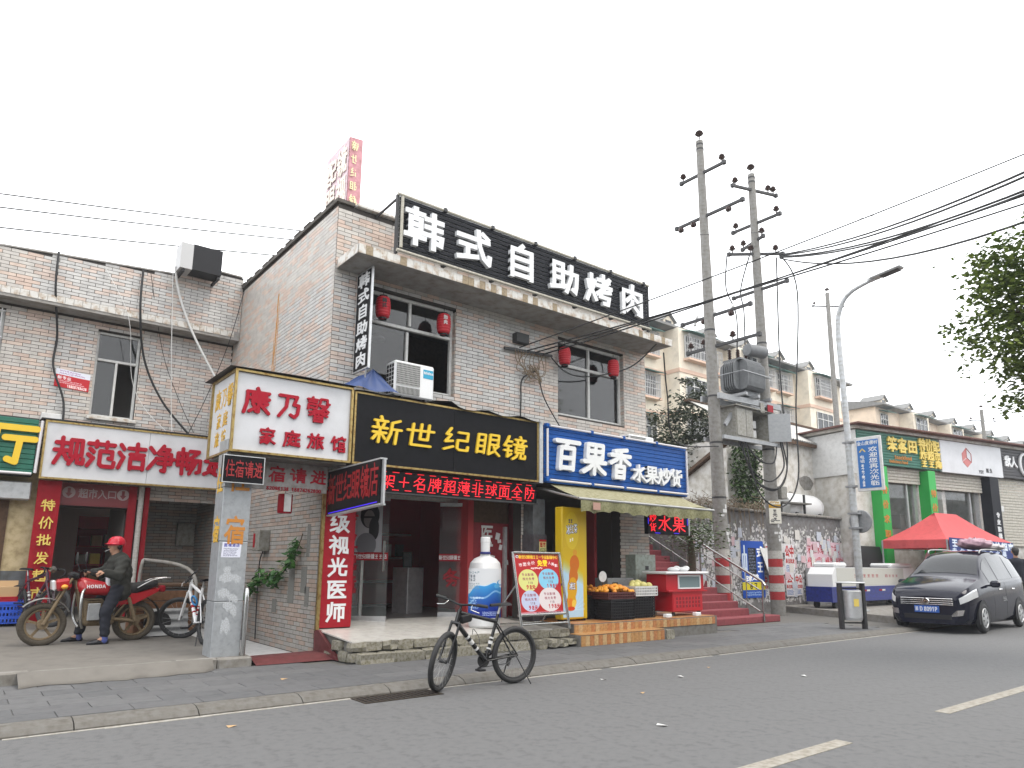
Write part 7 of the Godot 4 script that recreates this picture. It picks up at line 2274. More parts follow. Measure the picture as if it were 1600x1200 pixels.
# ---------------------------------------------------------------- what stands on the left forecourt and hangs above
func forecourt_things() -> void:
	var t := thing("white_bicycle", "white framed mountain bicycle behind the grey pillar", "bicycle", Vector3(3.08, 0.2, -11.2), "bicycles", 1.62)
	bicycle(t, M.white_gloss, M.print_red, 1.05, 0.335)
	var mb := MB.new()
	ring(mb, Vector3(0.5, 0.62, -0.03), Vector3(0.2, 0.3, 0.9).normalized(), 0.07, 0.016, 16, 6)
	put(mb, "blue_lock", mat("lock_blue", lin(0.03, 0.2, 0.45), 0.5), t, true)
	t = thing("racing_bicycle", "old dark bicycle with drop handlebars leaning at the cream wall", "bicycle", Vector3(0.98, 0.33, -14.9), "bicycles", -1.15)
	bicycle(t, mat("frame_plum", lin(0.06, 0.02, 0.04), 0.35), M.steel_dull, 0.3, 0.33, true)
	mb.lathe(Vector3(0.93, 0.93, 0), pv([0, -0.04, 0.045, -0.02, 0.055, 0.03, 0, 0.035]), 12, Basis(Z, X, V))
	put(mb, "lamp", M.chrome, t, true)
	# blue basket with boxes
	t = thing("blue_plastic_basket", "blue perforated plastic basket standing at the cream wall by the left edge", "basket", Vector3(0.72, 0.36, -14.95))
	var by := 0.36
	for s in [-1.0, 1.0]:
		for i in 14:
			for j in 6: mb.box(Vector3(0.72 + (i - 6.5) * 0.05, by + 0.05 + j * 0.05, -14.95 + s * 0.22), Vector3(0.022 if j % 2 == 0 else 0.05, 0.05, 0.012))
		for i in 8:
			for j in 6: mb.box(Vector3(0.72 + s * 0.35, by + 0.05 + j * 0.05, -14.95 + (i - 3.5) * 0.055), Vector3(0.012, 0.05, 0.024 if j % 2 == 0 else 0.055))
	frame_rect(mb, 0.37, 1.07, by + 0.34, by + 0.34, -15.18, 0.03, 0.02)
	mb.lohi(Vector3(0.36, by + 0.31, -14.745), Vector3(1.08, by + 0.36, -14.715)); mb.lohi(Vector3(0.36, by + 0.31, -15.18), Vector3(0.385, by + 0.36, -14.745)); mb.lohi(Vector3(1.055, by + 0.31, -15.18), Vector3(1.08, by + 0.36, -14.745))
	mb.lohi(Vector3(0.37, by, -15.17), Vector3(1.07, by + 0.02, -14.73))
	put(mb, "basket", M.plastic_blue, t)
	t = thing("cardboard_box", "open brown cardboard box on top of the blue basket", "box", Vector3(0.75, 0.75, -14.95))
	mb.cbox(Vector3(0.78, 0.86, -14.95), Vector3(0.42, 0.2, 0.3), 0.004)
	put(mb, "body", M.cardboard, t)
	mb.box(Vector3(0.78, 1.0, -15.1), Vector3(0.42, 0.12, 0.006), Basis(X, -0.3))
	put(mb, "flap", M.cardboard, t)
	mb.cbox(Vector3(0.76, 0.75, -14.93), Vector3(0.46, 0.1, 0.34), 0.004)
	put(mb, "red_carton", M.print_red, t)
	# wooden hand cart
	t = thing("wooden_cart", "weathered brown wooden cart box behind the motorcycle", "cart", Vector3(2.95, 0.22, -13.1))
	mb.cbox(Vector3(2.9, 1.02, -13.1), Vector3(1.0, 0.05, 0.7), 0.01)
	put(mb, "top", M.wood_dark, t)
	for k in 4:
		mb.cbox(Vector3(2.9, 0.36 + k * 0.165, -12.78), Vector3(0.96, 0.155, 0.03), 0.006)
		put(mb, "plank", M.wood, t)
	mb.lohi(Vector3(2.42, 0.28, -13.42), Vector3(3.38, 0.95, -13.4)); mb.lohi(Vector3(2.42, 0.25, -13.4), Vector3(2.45, 0.99, -12.8)); mb.lohi(Vector3(3.35, 0.25, -13.4), Vector3(3.38, 0.99, -12.8))
	put(mb, "box", M.wood, t)
	for z in [-13.45, -12.72]:
		mb.lathe(Vector3(2.75, 0.42, z), pv([0, 0, 0.2, 0, 0.2, 0.05, 0, 0.05]), 18, Basis(X, Z, -V))
		put(mb, "wheel", M.black_rubber, t)
	# corrugated sheet leaning behind the white bicycle
	t = thing("corrugated_sheet", "grey corrugated sheet leaning behind the white bicycle", "sheet", Vector3(3.05, 0.22, -12.3))
	var g := []
	for i in 2:
		var row := []
		for k in 41: row.append(Vector3(2.55 + i * 0.66, 0.24 + k * 0.018, -12.62 - k * 0.006 + 0.022 * cos(k * 0.9)))
		g.append(row)
	mb.sheet(g)
	put(mb, "sheet", M.galvanised, t)
	t = thing("grey_handrail", "bent grey pipe handrail in front of the tiled wall", "railing", Vector3(3.0, 0.3, -14.0))
	mb.tube(curve([Vector3(2.72, 0.3, -14.2), Vector3(2.72, 1.3, -14.2), Vector3(2.85, 1.42, -14.1), Vector3(3.2, 1.22, -12.6), Vector3(3.22, 0.4, -12.4)], 6), 0.03, 8)
	put(mb, "pipe", M.concrete, t)
	# stainless railing at the pillar
	t = thing("steel_hoop_rail", "short polished steel hoop railing beside the grey pillar", "railing", Vector3(3.2, 0.15, -9.9))
	mb.tube(curve([Vector3(3.17, 0.1, -9.72), Vector3(3.17, 0.95, -9.72), Vector3(3.19, 1.06, -9.85), Vector3(3.24, 1.06, -10.2), Vector3(3.24, 0.95, -10.3), Vector3(3.24, 0.1, -10.32)], 6), 0.03, 10)
	put(mb, "hoop", M.steel, t)
	mb.tube([Vector3(3.18, 0.4, -9.73), Vector3(3.24, 0.4, -10.31)], 0.018, 8)
	for k in 2: mb.tube([Vector3(3.2, 0.4, -9.9 - k * 0.2), Vector3(3.215, 1.05, -9.9 - k * 0.2)], 0.012, 8)
	put(mb, "bars", M.steel, t)
	# things on the tiled side wall of the passage
	t = thing("meter_box", "pale metal meter box with stickers on the tiled side wall", "meter box", Vector3(4.25, 1.6, -12.4))
	mb.cbox(Vector3(4.24, 1.78, -12.45), Vector3(0.2, 0.36, 0.3), 0.01)
	put(mb, "box", M.box_grey, t)
	mb.lohi(Vector3(4.137, 1.66, -12.58), Vector3(4.139, 1.9, -12.48))
	put(mb, "sticker", M.print_red, t)
	mb.tube(curve([Vector3(4.3, 1.6, -12.5), Vector3(4.28, 1.3, -12.6), Vector3(4.3, 0.1, -12.6)], 5), 0.012, 6)
	put(mb, "conduit", M.iron_dark, t)
	t = thing("white_wall_box", "white switch box on the rear wall left of the grey pillar", "meter box", Vector3(4.1, 1.7, -17.1))
	mb.cbox(Vector3(4.1, 2.0, -17.1), Vector3(0.36, 0.5, 0.14), 0.01)
	put(mb, "box", M.box_grey, t)
	t = thing("passage_lantern", "small red and white paper lantern hanging under the pale banner", "lantern", Vector3(3.75, 2.05, -10.15))
	mb.lathe(Vector3(3.78, 2.12, -10.2), pv([0, 0, 0.1, 0.0, 0.105, 0.03, 0.105, 0.25, 0.1, 0.28, 0, 0.28]), 16)
	put(mb, "shade", M.print_red, t)
	mb.lohi(Vector3(3.73, 2.14, -10.1), Vector3(3.83, 2.4, -10.09))
	put(mb, "white_panel", M.white_paint, t)
	mb.tube([Vector3(3.78, 2.4, -10.2), Vector3(3.78, 2.86, -10.2)], 0.005, 5)
	put(mb, "cord", M.black_rubber, t)
	for q in [[-11.2, 1.05, 0.25, 0.55, "largest"], [-10.7, 1.15, 0.22, 0.4, "second largest"], [-10.6, 1.75, 0.12, 0.5, "narrow upper"], [-11.9, 0.7, 0.2, 0.22, "lowest square"], [-10.55, 0.9, 0.16, 0.3, "right-hand small"]]:
		mb.box(Vector3(4.338, q[1], q[0]), Vector3(0.003, q[3], q[2]))
		var o := put(mb, numbered("old_notice"), mat("old_notice", lin(0.2, 0.2, 0.19), 0.9, 0, M.kerb.albedo_texture, 4.0), self)
		o.set_meta("label", "%s faded grey notice remains on the tiled side wall of the passage" % q[4]); o.set_meta("category", "notice"); o.set_meta("group", "notices on the passage wall")
	# roof box on the left parapet
	t = thing("roof_ac_box", "white and black metal box with pipe on the left parapet", "air conditioner", Vector3(3.3, 7.2, -14.6))
	mb.lohi(Vector3(2.92, 7.2, -14.95), Vector3(3.15, 7.74, -14.5))
	put(mb, "white_side", M.frame_grey, t)
	mb.lohi(Vector3(3.153, 7.22, -14.93), Vector3(3.72, 7.76, -14.52))
	put(mb, "black_front", M.black_plastic, t)
	for s in [2.98, 3.66]: mb.lohi(Vector3(s, 7.15, -15.2), Vector3(s + 0.05, 7.2, -14.55))
	put(mb, "bracket", M.iron_dark, t)
	# the air conditioner over the signs, a blue tarpaulin and the restaurant's lanterns
	aircon("outdoor_unit", "white outdoor air conditioner above the optician sign", Vector3(5.62, 4.06, -9.88), Vector3(0.74, 0.58, 0.3), 0.0, true)
	aircon("outdoor_unit", "pale outdoor air conditioner behind the right end of the blue sign", Vector3(11.25, 3.6, -9.99), Vector3(0.78, 0.52, 0.3), 0.0, false)
	aircon("outdoor_unit", "outdoor air conditioner on the white house wall behind the street lamp", Vector3(26.3, 3.75, -12.8), Vector3(1.1, 0.75, 0.4), 0.0, false)
	t = thing("blue_tarpaulin", "folded blue tarpaulin standing on top of the guesthouse sign", "tarpaulin", Vector3(5.0, 4.03, -9.8))
	var a := Vector3(4.5, 4.06, -9.7); var b := Vector3(5.28, 4.05, -9.62); var c := Vector3(4.98, 4.47, -9.95); var d := Vector3(4.42, 4.1, -10.15)
	var rows := []
	for i in 9:
		var row := []
		for k in 9:
			var f := i / 8.0; var h := k / 8.0
			var base := a.lerp(b, h)
			var p := base.lerp(c, f) + V * 0.025 * sin(h * 9 + f * 5) * (1 - f) + Z * 0.02 * sin(h * 13)
			row.append(p)
		rows.append(row)
	mb.sheet(rows, true)
	var n1 := []
	for i in 9: n1.append([d.lerp(c, i / 8.0) + V * 0.012 * sin(i * 1.7), a.lerp(c, i / 8.0) + V * 0.025 * sin(i / 8.0 * 5) * (1 - i / 8.0)])
	mb.sheet(n1, true)
	put(mb, "cloth", M.tarp_blue, t)
	lantern("red lantern at the left of the left upper window", Vector3(5.14, 5.57, -10.02), "韩式")
	lantern("red lantern with pale lettering at the right of the left upper window", Vector3(6.33, 5.55, -10.02), "助肉")
	lantern("red lantern at the left of the right upper window", Vector3(9.2, 5.52, -10.02), "")
	lantern("red lantern at the right of the right upper window", Vector3(10.6, 5.52, -10.02), "")
	# bundle of wires and bracket between the windows
	t = thing("wire_bracket", "tangle of thin wires on a bracket between the two upper windows", "wires", Vector3(8.3, 5.4, -10.1))
	mb.beam(Vector3(7.75, 5.43, -10.12), Vector3(8.95, 5.5, -10.12), 0.04, 0.05); mb.lohi(Vector3(8.0, 5.6, -10.2), Vector3(8.3, 5.78, -10.05))
	put(mb, "bracket", M.iron_dark, t)
	for i in 12:
		var x0 := 8.0 + i * 0.07
		mb.tube(curve([Vector3(x0, 5.45, -10.1), Vector3(x0 + rng.randf_range(-0.2, 0.1), 5.1 + rng.randf_range(-0.1, 0.15), -10.08), Vector3(8.35 + rng.randf_range(-0.25, 0.35), 4.9 + rng.randf_range(-0.1, 0.2), -10.09), Vector3(8.3 + i * 0.03, 5.2, -10.12)], 5), 0.007, 5, false)
	put(mb, "loops", M.twigs, t)
	mb.tube(curve([Vector3(8.5, 5.1, -10.1), Vector3(8.2, 4.9, -10.13), Vector3(8.18, 4.5, -10.14), Vector3(8.16, 4.0, -10.13)], 5), 0.014, 6, false); mb.tube(curve([Vector3(8.6, 5.0, -10.1), Vector3(8.75, 4.6, -10.12), Vector3(9.1, 4.0, -10.0)], 5), 0.012, 6, false)
	put(mb, "downlead", M.black_rubber, t)

# ---------------------------------------------------------------- optician's platform
func glass_door(label: String, hinge: Vector3, tip: Vector3, poster_: bool) -> void:
	var t := thing("glass_door", label, "door", hinge, "optician glass doors")
	var d := (tip - hinge); var w := d.length(); d /= w
	var n := d.cross(V) * 1.0
	n = Vector3(-d.z, 0, d.x)
	var mb := MB.new()
	mb.box(hinge + d * w / 2 + V * 1.03, Vector3(w, 1.92, 0.012), Basis(d, V, n))
	put(mb, "pane", M.glass, t)
	mb.box(hinge + d * w / 2 + V * 0.05, Vector3(w, 0.09, 0.05), Basis(d, V, n)); mb.box(hinge + d * w / 2 + V * 2.02, Vector3(w, 0.06, 0.05), Basis(d, V, n))
	put(mb, "rail", M.alu, t)
	for s in [-0.05, 0.05]: mb.tube([hinge + d * (w - 0.07) + V * 0.82 + n * s, hinge + d * (w - 0.07) + V * 1.32 + n * s], 0.014, 8)
	for y in [0.9, 1.24]: mb.tube([hinge + d * (w - 0.07) + V * y - n * 0.05, hinge + d * (w - 0.07) + V * y + n * 0.05], 0.009, 6)
	put(mb, "handle", M.steel, t)
	mb.box(hinge + d * w / 2 + V * 1.06 + n * 0.008, Vector3(w, 0.13, 0.002), Basis(d, V, n))
	put(mb, "red_strip", M.print_red, t)
	letters("新世纪眼镜连锁店", t, "character", M.acrylic_white, hinge + V * 1.02 + n * 0.01, d * w / 8.2, d, V, Vector2(w / 9, 0.08), 11, 0.001, false, 0.0, true)
	if poster_:
		var im := blank(96, 176, Color(0.62, 0.62, 0.64))
		disc(im, Vector2(50, 50), Vector2(34, 44), Color(0.1, 0.1, 0.11)); disc(im, Vector2(48, 62), Vector2(20, 30), Color(0.42, 0.4, 0.4))
		disc(im, Vector2(66, 96), Vector2(18, 40), Color(0.12, 0.12, 0.13)); disc(im, Vector2(40, 150), Vector2(36, 40), Color(0.4, 0.4, 0.42))
		im.fill_rect(Rect2i(28, 54, 40, 6), Color(0.08, 0.08, 0.09))
		var o := hinge + n * 0.01 + V * 1.13
		mb.quad(o, o + d * w * 0.8, o + d * w * 0.8 + V * 0.86, o + V * 0.86)
		put(mb, "poster", pic("door_poster", im, 0.4), t)
	else:
		letters("务", t, "character", M.print_red, hinge + V * 0.55 + d * 0.08 + n * 0.01, Vector3.ZERO, d, V, Vector2(0.3, 0.3), 12, 0.002)

func optician_things() -> void:
	glass_door("open glass door with portrait poster beside the tall red banner", Vector3(5.3, 0.46, -10.98), Vector3(5.74, 0.46, -10.62), true)
	glass_door("open glass door with steel handles left of the giant bottle", Vector3(7.0, 0.46, -11.02), Vector3(7.42, 0.46, -10.68), false)
	var t := thing("display_pedestal", "plain grey display pedestal inside the optician shop", "pedestal", Vector3(7.0, 0.47, -12.2))
	var mb := MB.new()
	mb.cbox(Vector3(7.05, 0.9, -12.2), Vector3(0.42, 0.86, 0.42), 0.006, Basis(V, 0.25))
	put(mb, "body", M.alu, t)
	t = thing("photo_frame", "small dark picture frame standing on the grey pedestal", "frame", Vector3(7.0, 1.33, -12.2))
	mb.box(Vector3(7.02, 1.48, -12.2), Vector3(0.2, 0.3, 0.02), Basis(X, -0.15))
	put(mb, "frame", M.iron_dark, t)
	mb.box(Vector3(7.02, 1.48, -12.186), Vector3(0.16, 0.26, 0.004), Basis(X, -0.15))
	put(mb, "picture", M.grey_dado, t)
	t = thing("eyewear_cabinet", "glass eyewear cabinet at the back of the optician shop", "cabinet", Vector3(6.8, 0.47, -13.8))
	for y in [0.5, 1.0, 1.5, 2.0]: mb.lohi(Vector3(5.4, y, -14.0), Vector3(7.9, y + 0.04, -13.6))
	put(mb, "shelf", M.alu, t)
	for k in 8:
		mb.box(Vector3(5.6 + k * 0.3, 1.68, -13.75), Vector3(0.2, 0.26, 0.02))
		put(mb, "advert_card", [M.white_paint, M.grey_dado, M.print_red][k % 3], t)
	# giant lotion bottle
	t = thing("giant_display_bottle", "giant white lotion bottle with blue wave print on the optician platform", "display bottle", Vector3(6.93, 0.4, -9.5))
	var c := Vector3(6.93, 0.4, -9.5)
	var sq := 0.55
	var bs := Basis(V, -0.62)
	mb.lathe(c, pv([0, 0, 0.23, 0, 0.255, 0.03, 0.265, 0.2, 0.265, 0.92, 0.245, 1.03, 0.18, 1.1, 0.09, 1.14, 0.078, 1.18]), 36, bs, sq)
	put(mb, "body", M.white_gloss, t)
	mb.lathe(c, pv([0.083, 1.175, 0.088, 1.18, 0.088, 1.205, 0.075, 1.21]), 24, bs, sq * 1.5)
	put(mb, "collar", M.container_blue, t)
	mb.lathe(c, pv([0.074, 1.205, 0.078, 1.36, 0.082, 1.37, 0.08, 1.44, 0.07, 1.45, 0, 1.45]), 24, bs, sq * 1.5)
	put(mb, "cap", M.white_gloss, t)
	var im := blank(220, 330, Color(0.86, 0.87, 0.88))
	for y in 330:
		for x in 220:
			var edge := 150 + 22 * sin(x * 0.022 + 2.2) - x * 0.22 + 10 * sin(x * 0.07)
			if y > edge:
				var f := clampf((y - edge) / 180.0, 0, 1)
				var col := Color(0.25, 0.62, 0.86).lerp(Color(0.06, 0.16, 0.52), f)
				if absf(y - edge - 60 - 26 * sin(x * 0.02)) < 6: col = col.lerp(Color(0.8, 0.92, 1), 0.5)
				if y - edge < 4: col = Color(0.75, 0.9, 0.97)
				im.set_pixel(x, y, col)
	disc(im, Vector2(196, 96), Vector2(26, 20), Color(0.3, 0.62, 0.84)); disc(im, Vector2(200, 92), Vector2(20, 15), Color(0.86, 0.9, 0.93)); disc(im, Vector2(170, 118), Vector2(16, 14), Color(0.35, 0.66, 0.86))
	print_lines(im, Rect2(14, 20, 70, 20), 1, Color(0.4, 0.5, 0.55), 2.0)
	ink(im, "788", Vector2(12, 42), Vector2(18, 0), Vector2(18, 20), 3, Color(0.25, 0.3, 0.35)); ink(im, "762", Vector2(12, 66), Vector2(18, 0), Vector2(18, 20), 3, Color(0.25, 0.3, 0.35))
	print_lines(im, Rect2(14, 98, 90, 44), 3, Color(0.5, 0.55, 0.6), 1.5)
	ink(im, "专业配镜中心", Vector2(24, 190), Vector2(14, 0), Vector2(12, 13), 1.8, Color(0.85, 0.93, 1))
	print_lines(im, Rect2(30, 212, 50, 60), 4, Color(0.75, 0.88, 0.98), 1.5); print_lines(im, Rect2(100, 288, 100, 30), 3, Color(0.8, 0.85, 0.95), 1.5)
	var g := []
	for i in 2:
		var row := []
		for k in 21:
			var a := lerpf(PI * 1.03, TAU - PI * 0.03, k / 20.0)
			row.append(c + bs * Vector3(cos(a) * 0.2685, 0.16 if i == 1 else 0.94, -sin(a) * 0.2685 * sq))
		g.append(row)
	mb.sheet(g)
	put(mb, "printed_label", pic("bottle_label", im, 0.3), t)
	# price board in a steel frame
	t = thing("price_board", "red promotional price board with pastel circles in a tilted steel stand", "board", Vector3(7.6, 0.37, -8.95))
	im = blank(320, 400, Color(0.68, 0.04, 0.07))
	ink(im, "新世纪眼镜连锁一专业配镜中心", Vector2(30, 14), Vector2(20.4, 0), Vector2(19, 26), 3.4, Color(0.95, 0.8, 0.15))
	ink(im, "免费", Vector2(160, 48), Vector2(38, 0), Vector2(36, 40), 6, Color(1, 0.85, 0.1))
	ink(im, "市面全价", Vector2(26, 70), Vector2(30, -5), Vector2(24, 22), 3, Color(0.92, 0.9, 0.9)); ink(im, "人再配", Vector2(240, 56), Vector2(24, 8), Vector2(20, 20), 3, Color(0.92, 0.9, 0.9))
	print_lines(im, Rect2(110, 96, 110, 14), 1, Color.WHITE, 2.5)
	for q in [[84, 180, 70, 72, Color(0.82, 0.82, 0.5)], [232, 174, 74, 70, Color(0.5, 0.75, 0.86)], [88, 312, 66, 68, Color(0.72, 0.75, 0.85)], [230, 306, 82, 78, Color(0.84, 0.8, 0.8)]]:
		disc(im, Vector2(q[0], q[1]), Vector2(q[2], q[3]), q[4])
		ink(im, "专业配镜", Vector2(q[0] - 44, q[1] - 46), Vector2(22, 0), Vector2(18, 18), 1.8, Color(0.55, 0.25, 0.3)); ink(im, "视光免费", Vector2(q[0] - 40, q[1] - 18), Vector2(22, 0), Vector2(18, 18), 1.8, Color(0.55, 0.25, 0.3))
		ink(im, "118", Vector2(q[0] - 6, q[1] + 8), Vector2(12, 0), Vector2(14, 16), 2, Color(0.4, 0.2, 0.25))
		ink(im, "98元" if q[0] < 150 else "198元", Vector2(q[0] - 20, q[1] + 30), Vector2(22, 0), Vector2(22, 28), 4.5, Color(0.7, 0.05, 0.08))
	disc(im, Vector2(18, 26), Vector2(10, 10), Color(0.92, 0.92, 0.92)); disc(im, Vector2(19, 27), Vector2(5, 6), Color(0.3, 0.05, 0.05))
	im.fill_rect(Rect2i(0, 384, 320, 16), Color(0.78, 0.55, 0.6)); print_lines(im, Rect2(120, 386, 180, 12), 1, Color(0.15, 0.1, 0.1), 2)
	var bl := Vector3(7.16, 0.62, -8.88); var br := Vector3(8.12, 0.62, -8.9); var tl := Vector3(7.12, 1.6, -8.98); var tr := Vector3(8.08, 1.6, -9.0)
	mb.quad(bl, br, tr, tl)
	put(mb, "print", pic("price_board", im, 0.5), t)
	for q in [[bl, br], [tl, tr]]: mb.tube([q[0] + Vector3(-0.03, 0, 0.01), q[1] + Vector3(0.03, 0, 0.01)], 0.022, 8)
	var foot_l := Vector3(7.17, 0.375, -8.82); var foot_r := Vector3(8.2, 0.375, -8.84)
	mb.tube([tl + Vector3(-0.03, 0.01, 0), foot_l], 0.022, 8); mb.tube([tr + Vector3(0.03, 0.01, 0), foot_r], 0.022, 8)
	mb.tube([foot_l + V * 0.1 - Z * 0.02, foot_r + V * 0.1 - Z * 0.02], 0.016, 8)
	put(mb, "front_frame", M.steel, t)
	mb.tube([tl.lerp(foot_l, 0.4), Vector3(7.0, 0.42, -9.5)], 0.014, 8); mb.tube([tr.lerp(foot_r, 0.4), Vector3(8.15, 0.42, -9.5)], 0.014, 8); mb.tube([Vector3(7.0, 0.44, -9.5), Vector3(8.15, 0.44, -9.5)], 0.014, 8)
	put(mb, "rear_stay", M.steel, t)
	mb.quad(bl - Z * 0.02, tl - Z * 0.02, tr - Z * 0.02, br - Z * 0.02)
	put(mb, "backing", M.alu, t)

# ---------------------------------------------------------------- fruit stand
func crate(label: String, at: Vector3, s: Vector3, m: Material, turn := 0.0) -> Node3D:
	var t := thing("fruit_crate", label, "crate", at, "fruit crates in front of the shop", turn)
	for side in [[Vector3(0, 0, s.z / 2), X, s.x], [Vector3(0, 0, -s.z / 2), -X, s.x], [Vector3(s.x / 2, 0, 0), -Z, s.z], [Vector3(-s.x / 2, 0, 0), Z, s.z]]:
		var mb := MB.new()
		var n := int(side[2] / 0.045)
		for i in n + 1: mb.box(side[0] + side[1] * (-side[2] / 2 + i * side[2] / n) + V * s.y / 2, Vector3(0.014, s.y, 0.012), Basis(side[1], V, side[1].cross(V)))
		var rows := int(s.y / 0.05)
		for j in rows + 1: mb.box(side[0] + V * (j * s.y / rows), Vector3(side[2], 0.016 if j < rows else 0.03, 0.016), Basis(side[1], V, side[1].cross(V)))
		put(mb, "side", m, t, true)
	var mb2 := MB.new()
	mb2.lohi(Vector3(-s.x / 2, 0, -s.z / 2), Vector3(s.x / 2, 0.012, s.z / 2))
	mb2.lohi(Vector3(-s.x / 2 + 0.02, 0.02, -s.z / 2 + 0.02), Vector3(s.x / 2 - 0.02, s.y * 0.85, s.z / 2 - 0.02))
	put(mb2, "bottom", M.black_plastic if m != M.white_paint else M.white_paint, t, true)
	return t

func fruits(called: String, label: String, c: Vector3, sx: float, sz: float, n: int, r: float, ms: Array, peak: float, cat: String) -> void:
	var shared := []
	for m in ms:
		var mb := MB.new()
		mb.ball(Vector3.ZERO, Vector3(r, r * 0.88, r), 12, 8)
		var q := mb.mesh()
		q.surface_set_material(0, m)
		shared.append(q)
	for i in n:
		var u := rng.randf_range(-1, 1); var w := rng.randf_range(-1, 1)
		var h := peak * (1 - maxf(u * u, w * w)) * 0.95
		var o := MeshInstance3D.new()
		o.mesh = shared[rng.randi() % shared.size()]
		o.position = c + Vector3(u * sx, h * rng.randf_range(0.72, 1.0), w * sz)
		o.name = numbered(called)
		o.rotation = Vector3(rng.randf() * 0.4, rng.randf() * 6, rng.randf() * 0.4)
		add_child(o)
		o.set_meta("label", label); o.set_meta("category", cat); o.set_meta("group", label)

func fruit_things() -> void:
	# drinks cooler with a printed side
	var t := thing("drinks_cooler", "tall narrow yellow drinks cooler printed with an iced tea bottle", "cooler", Vector3(8.85, 0.43, -9.6))
	var im := blank(160, 460, Color(0.82, 0.68, 0.04))
	for y in range(200, 460):
		for x in 150:
			var f := clampf((y - 210 - x * 0.4) / 60.0, 0, 1)
			if f > 0: im.set_pixel(x, y, Color(0.82, 0.68, 0.04).lerp(Color(0.7, 0.82, 0.9), f))
	for k in 24: stroke(im, Vector2(76, 430), Vector2(76 + cos(k * 0.27) * 90, 430 - absf(sin(k * 0.27)) * 80), 1.5, Color(0.78, 0.88, 0.95))
	disc(im, Vector2(66, 96), Vector2(52, 80), Color(0.86, 0.74, 0.12))
	ink(im, "小阳", Vector2(40, 46), Vector2(16, 0), Vector2(16, 18), 3, Color(0.1, 0.1, 0.3))
	for q in [[7.0, Color(0.08, 0.1, 0.3)], [3.4, Color.WHITE]]: ink(im, "冰红茶", Vector2(26, 74), Vector2(28, -4), Vector2(26, 40), q[0], q[1])
	ink(im, "小示", Vector2(48, 130), Vector2(16, -4), Vector2(14, 14), 2.5, Color.WHITE)
	# the bottle of the print
	for q in [[88, 190, 17, 14, Color(0.85, 0.6, 0.1)], [84, 236, 36, 36, Color(0.8, 0.42, 0.06)], [76, 290, 34, 30, Color(0.8, 0.45, 0.05)], [66, 340, 36, 46, Color(0.86, 0.66, 0.06)], [60, 392, 34, 26, Color(0.78, 0.36, 0.06)], [52, 410, 20, 14, Color(0.86, 0.3, 0.06)], [82, 396, 16, 16, Color(0.92, 0.76, 0.25)]]:
		disc(im, Vector2(q[0], q[1]), Vector2(q[2], q[3]), q[4])
	for k in 5: stroke(im, Vector2(80 - k * 4, 262 + k * 30), Vector2(72 - k * 4, 286 + k * 30), 56, Color(0.84, 0.62, 0.06) if k > 1 else Color(0.78, 0.42, 0.07))
	disc(im, Vector2(54, 398), Vector2(18, 18), Color(0.88, 0.5, 0.08)); disc(im, Vector2(78, 404), Vector2(15, 17), Color(0.93, 0.78, 0.3)); disc(im, Vector2(56, 424), Vector2(30, 9), Color(0.84, 0.26, 0.06))
	for q in [[6.0, Color(0.1, 0.1, 0.35)], [3.0, Color.WHITE]]: ink(im, "冰红", Vector2(46, 316), Vector2(22, 0), Vector2(22, 30), q[0], q[1])
	var mb := MB.new()
	mb.cbox(Vector3(8.83, 1.45, -9.47), Vector3(0.62, 1.98, 0.2), 0.02)
	put(mb, "body", mat("cooler_yellow", lin(0.62, 0.42, 0.01), 0.4), t)
	mb.quad(Vector3(8.54, 0.5, -9.366), Vector3(9.06, 0.5, -9.366), Vector3(9.06, 2.42, -9.366), Vector3(8.54, 2.42, -9.366))
	put(mb, "print", pic("cooler_print", im, 0.35), t)
	for x in [8.6, 9.06]: mb.lohi(Vector3(x - 0.03, 0.43, -9.56), Vector3(x + 0.03, 0.47, -9.38))
	put(mb, "feet", M.black_plastic, t)
	# crates and fruit
	crate("black crate heaped with oranges at the front of the stand", Vector3(9.75, 0.432, -9.3), Vector3(0.6, 0.36, 0.42), M.black_plastic)
	crate("black crate behind the yellow cooler at the left of the stand", Vector3(9.5, 0.432, -9.75), Vector3(0.55, 0.4, 0.4), M.black_plastic)
	crate("shallow maroon crate carrying the oranges", Vector3(9.78, 0.81, -9.36), Vector3(0.72, 0.1, 0.46), mat("crate_maroon", lin(0.09, 0.02, 0.02), 0.5))
	crate("black crate under the white pomelo crate", Vector3(10.5, 0.432, -9.42), Vector3(0.56, 0.4, 0.4), M.black_plastic)
	crate("white plastic crate holding yellow pomelos", Vector3(10.55, 0.845, -9.42), Vector3(0.62, 0.16, 0.42), M.white_paint)
	fruits("orange", "orange heaped in the front crate of the fruit stand", Vector3(9.78, 0.93, -9.38), 0.34, 0.21, 90, 0.042, [M.orange_fruit, M.orange_fruit_b], 0.12, "orange")
	fruits("orange", "orange in the dark rear heap beside the yellow cooler", Vector3(9.45, 0.92, -9.95), 0.3, 0.25, 50, 0.042, [M.orange_fruit], 0.2, "orange")
	fruits("pomelo", "yellow pomelo in the white crate of the fruit stand", Vector3(10.55, 1.02, -9.42), 0.24, 0.13, 12, 0.075, [M.pomelo], 0.06, "pomelo")
	t = thing("grey_carton", "grey printed carton behind the pomelo crate", "carton", Vector3(10.4, 0.43, -10.0))
	mb.cbox(Vector3(10.45, 1.02, -9.95), Vector3(0.75, 0.28, 0.35), 0.006)
	put(mb, "box", M.galvanised, t)
	mb.lohi(Vector3(10.12, 0.43, -10.1), Vector3(10.8, 0.88, -9.8))
	put(mb, "stand", M.black_plastic, t)
	mb.lohi(Vector3(10.2, 1.0, -9.774), Vector3(10.36, 1.08, -9.772))
	put(mb, "print", M.iron_dark, t)
	t = thing("price_card", "round white price card stuck among the oranges", "card", Vector3(9.55, 0.95, -9.45))
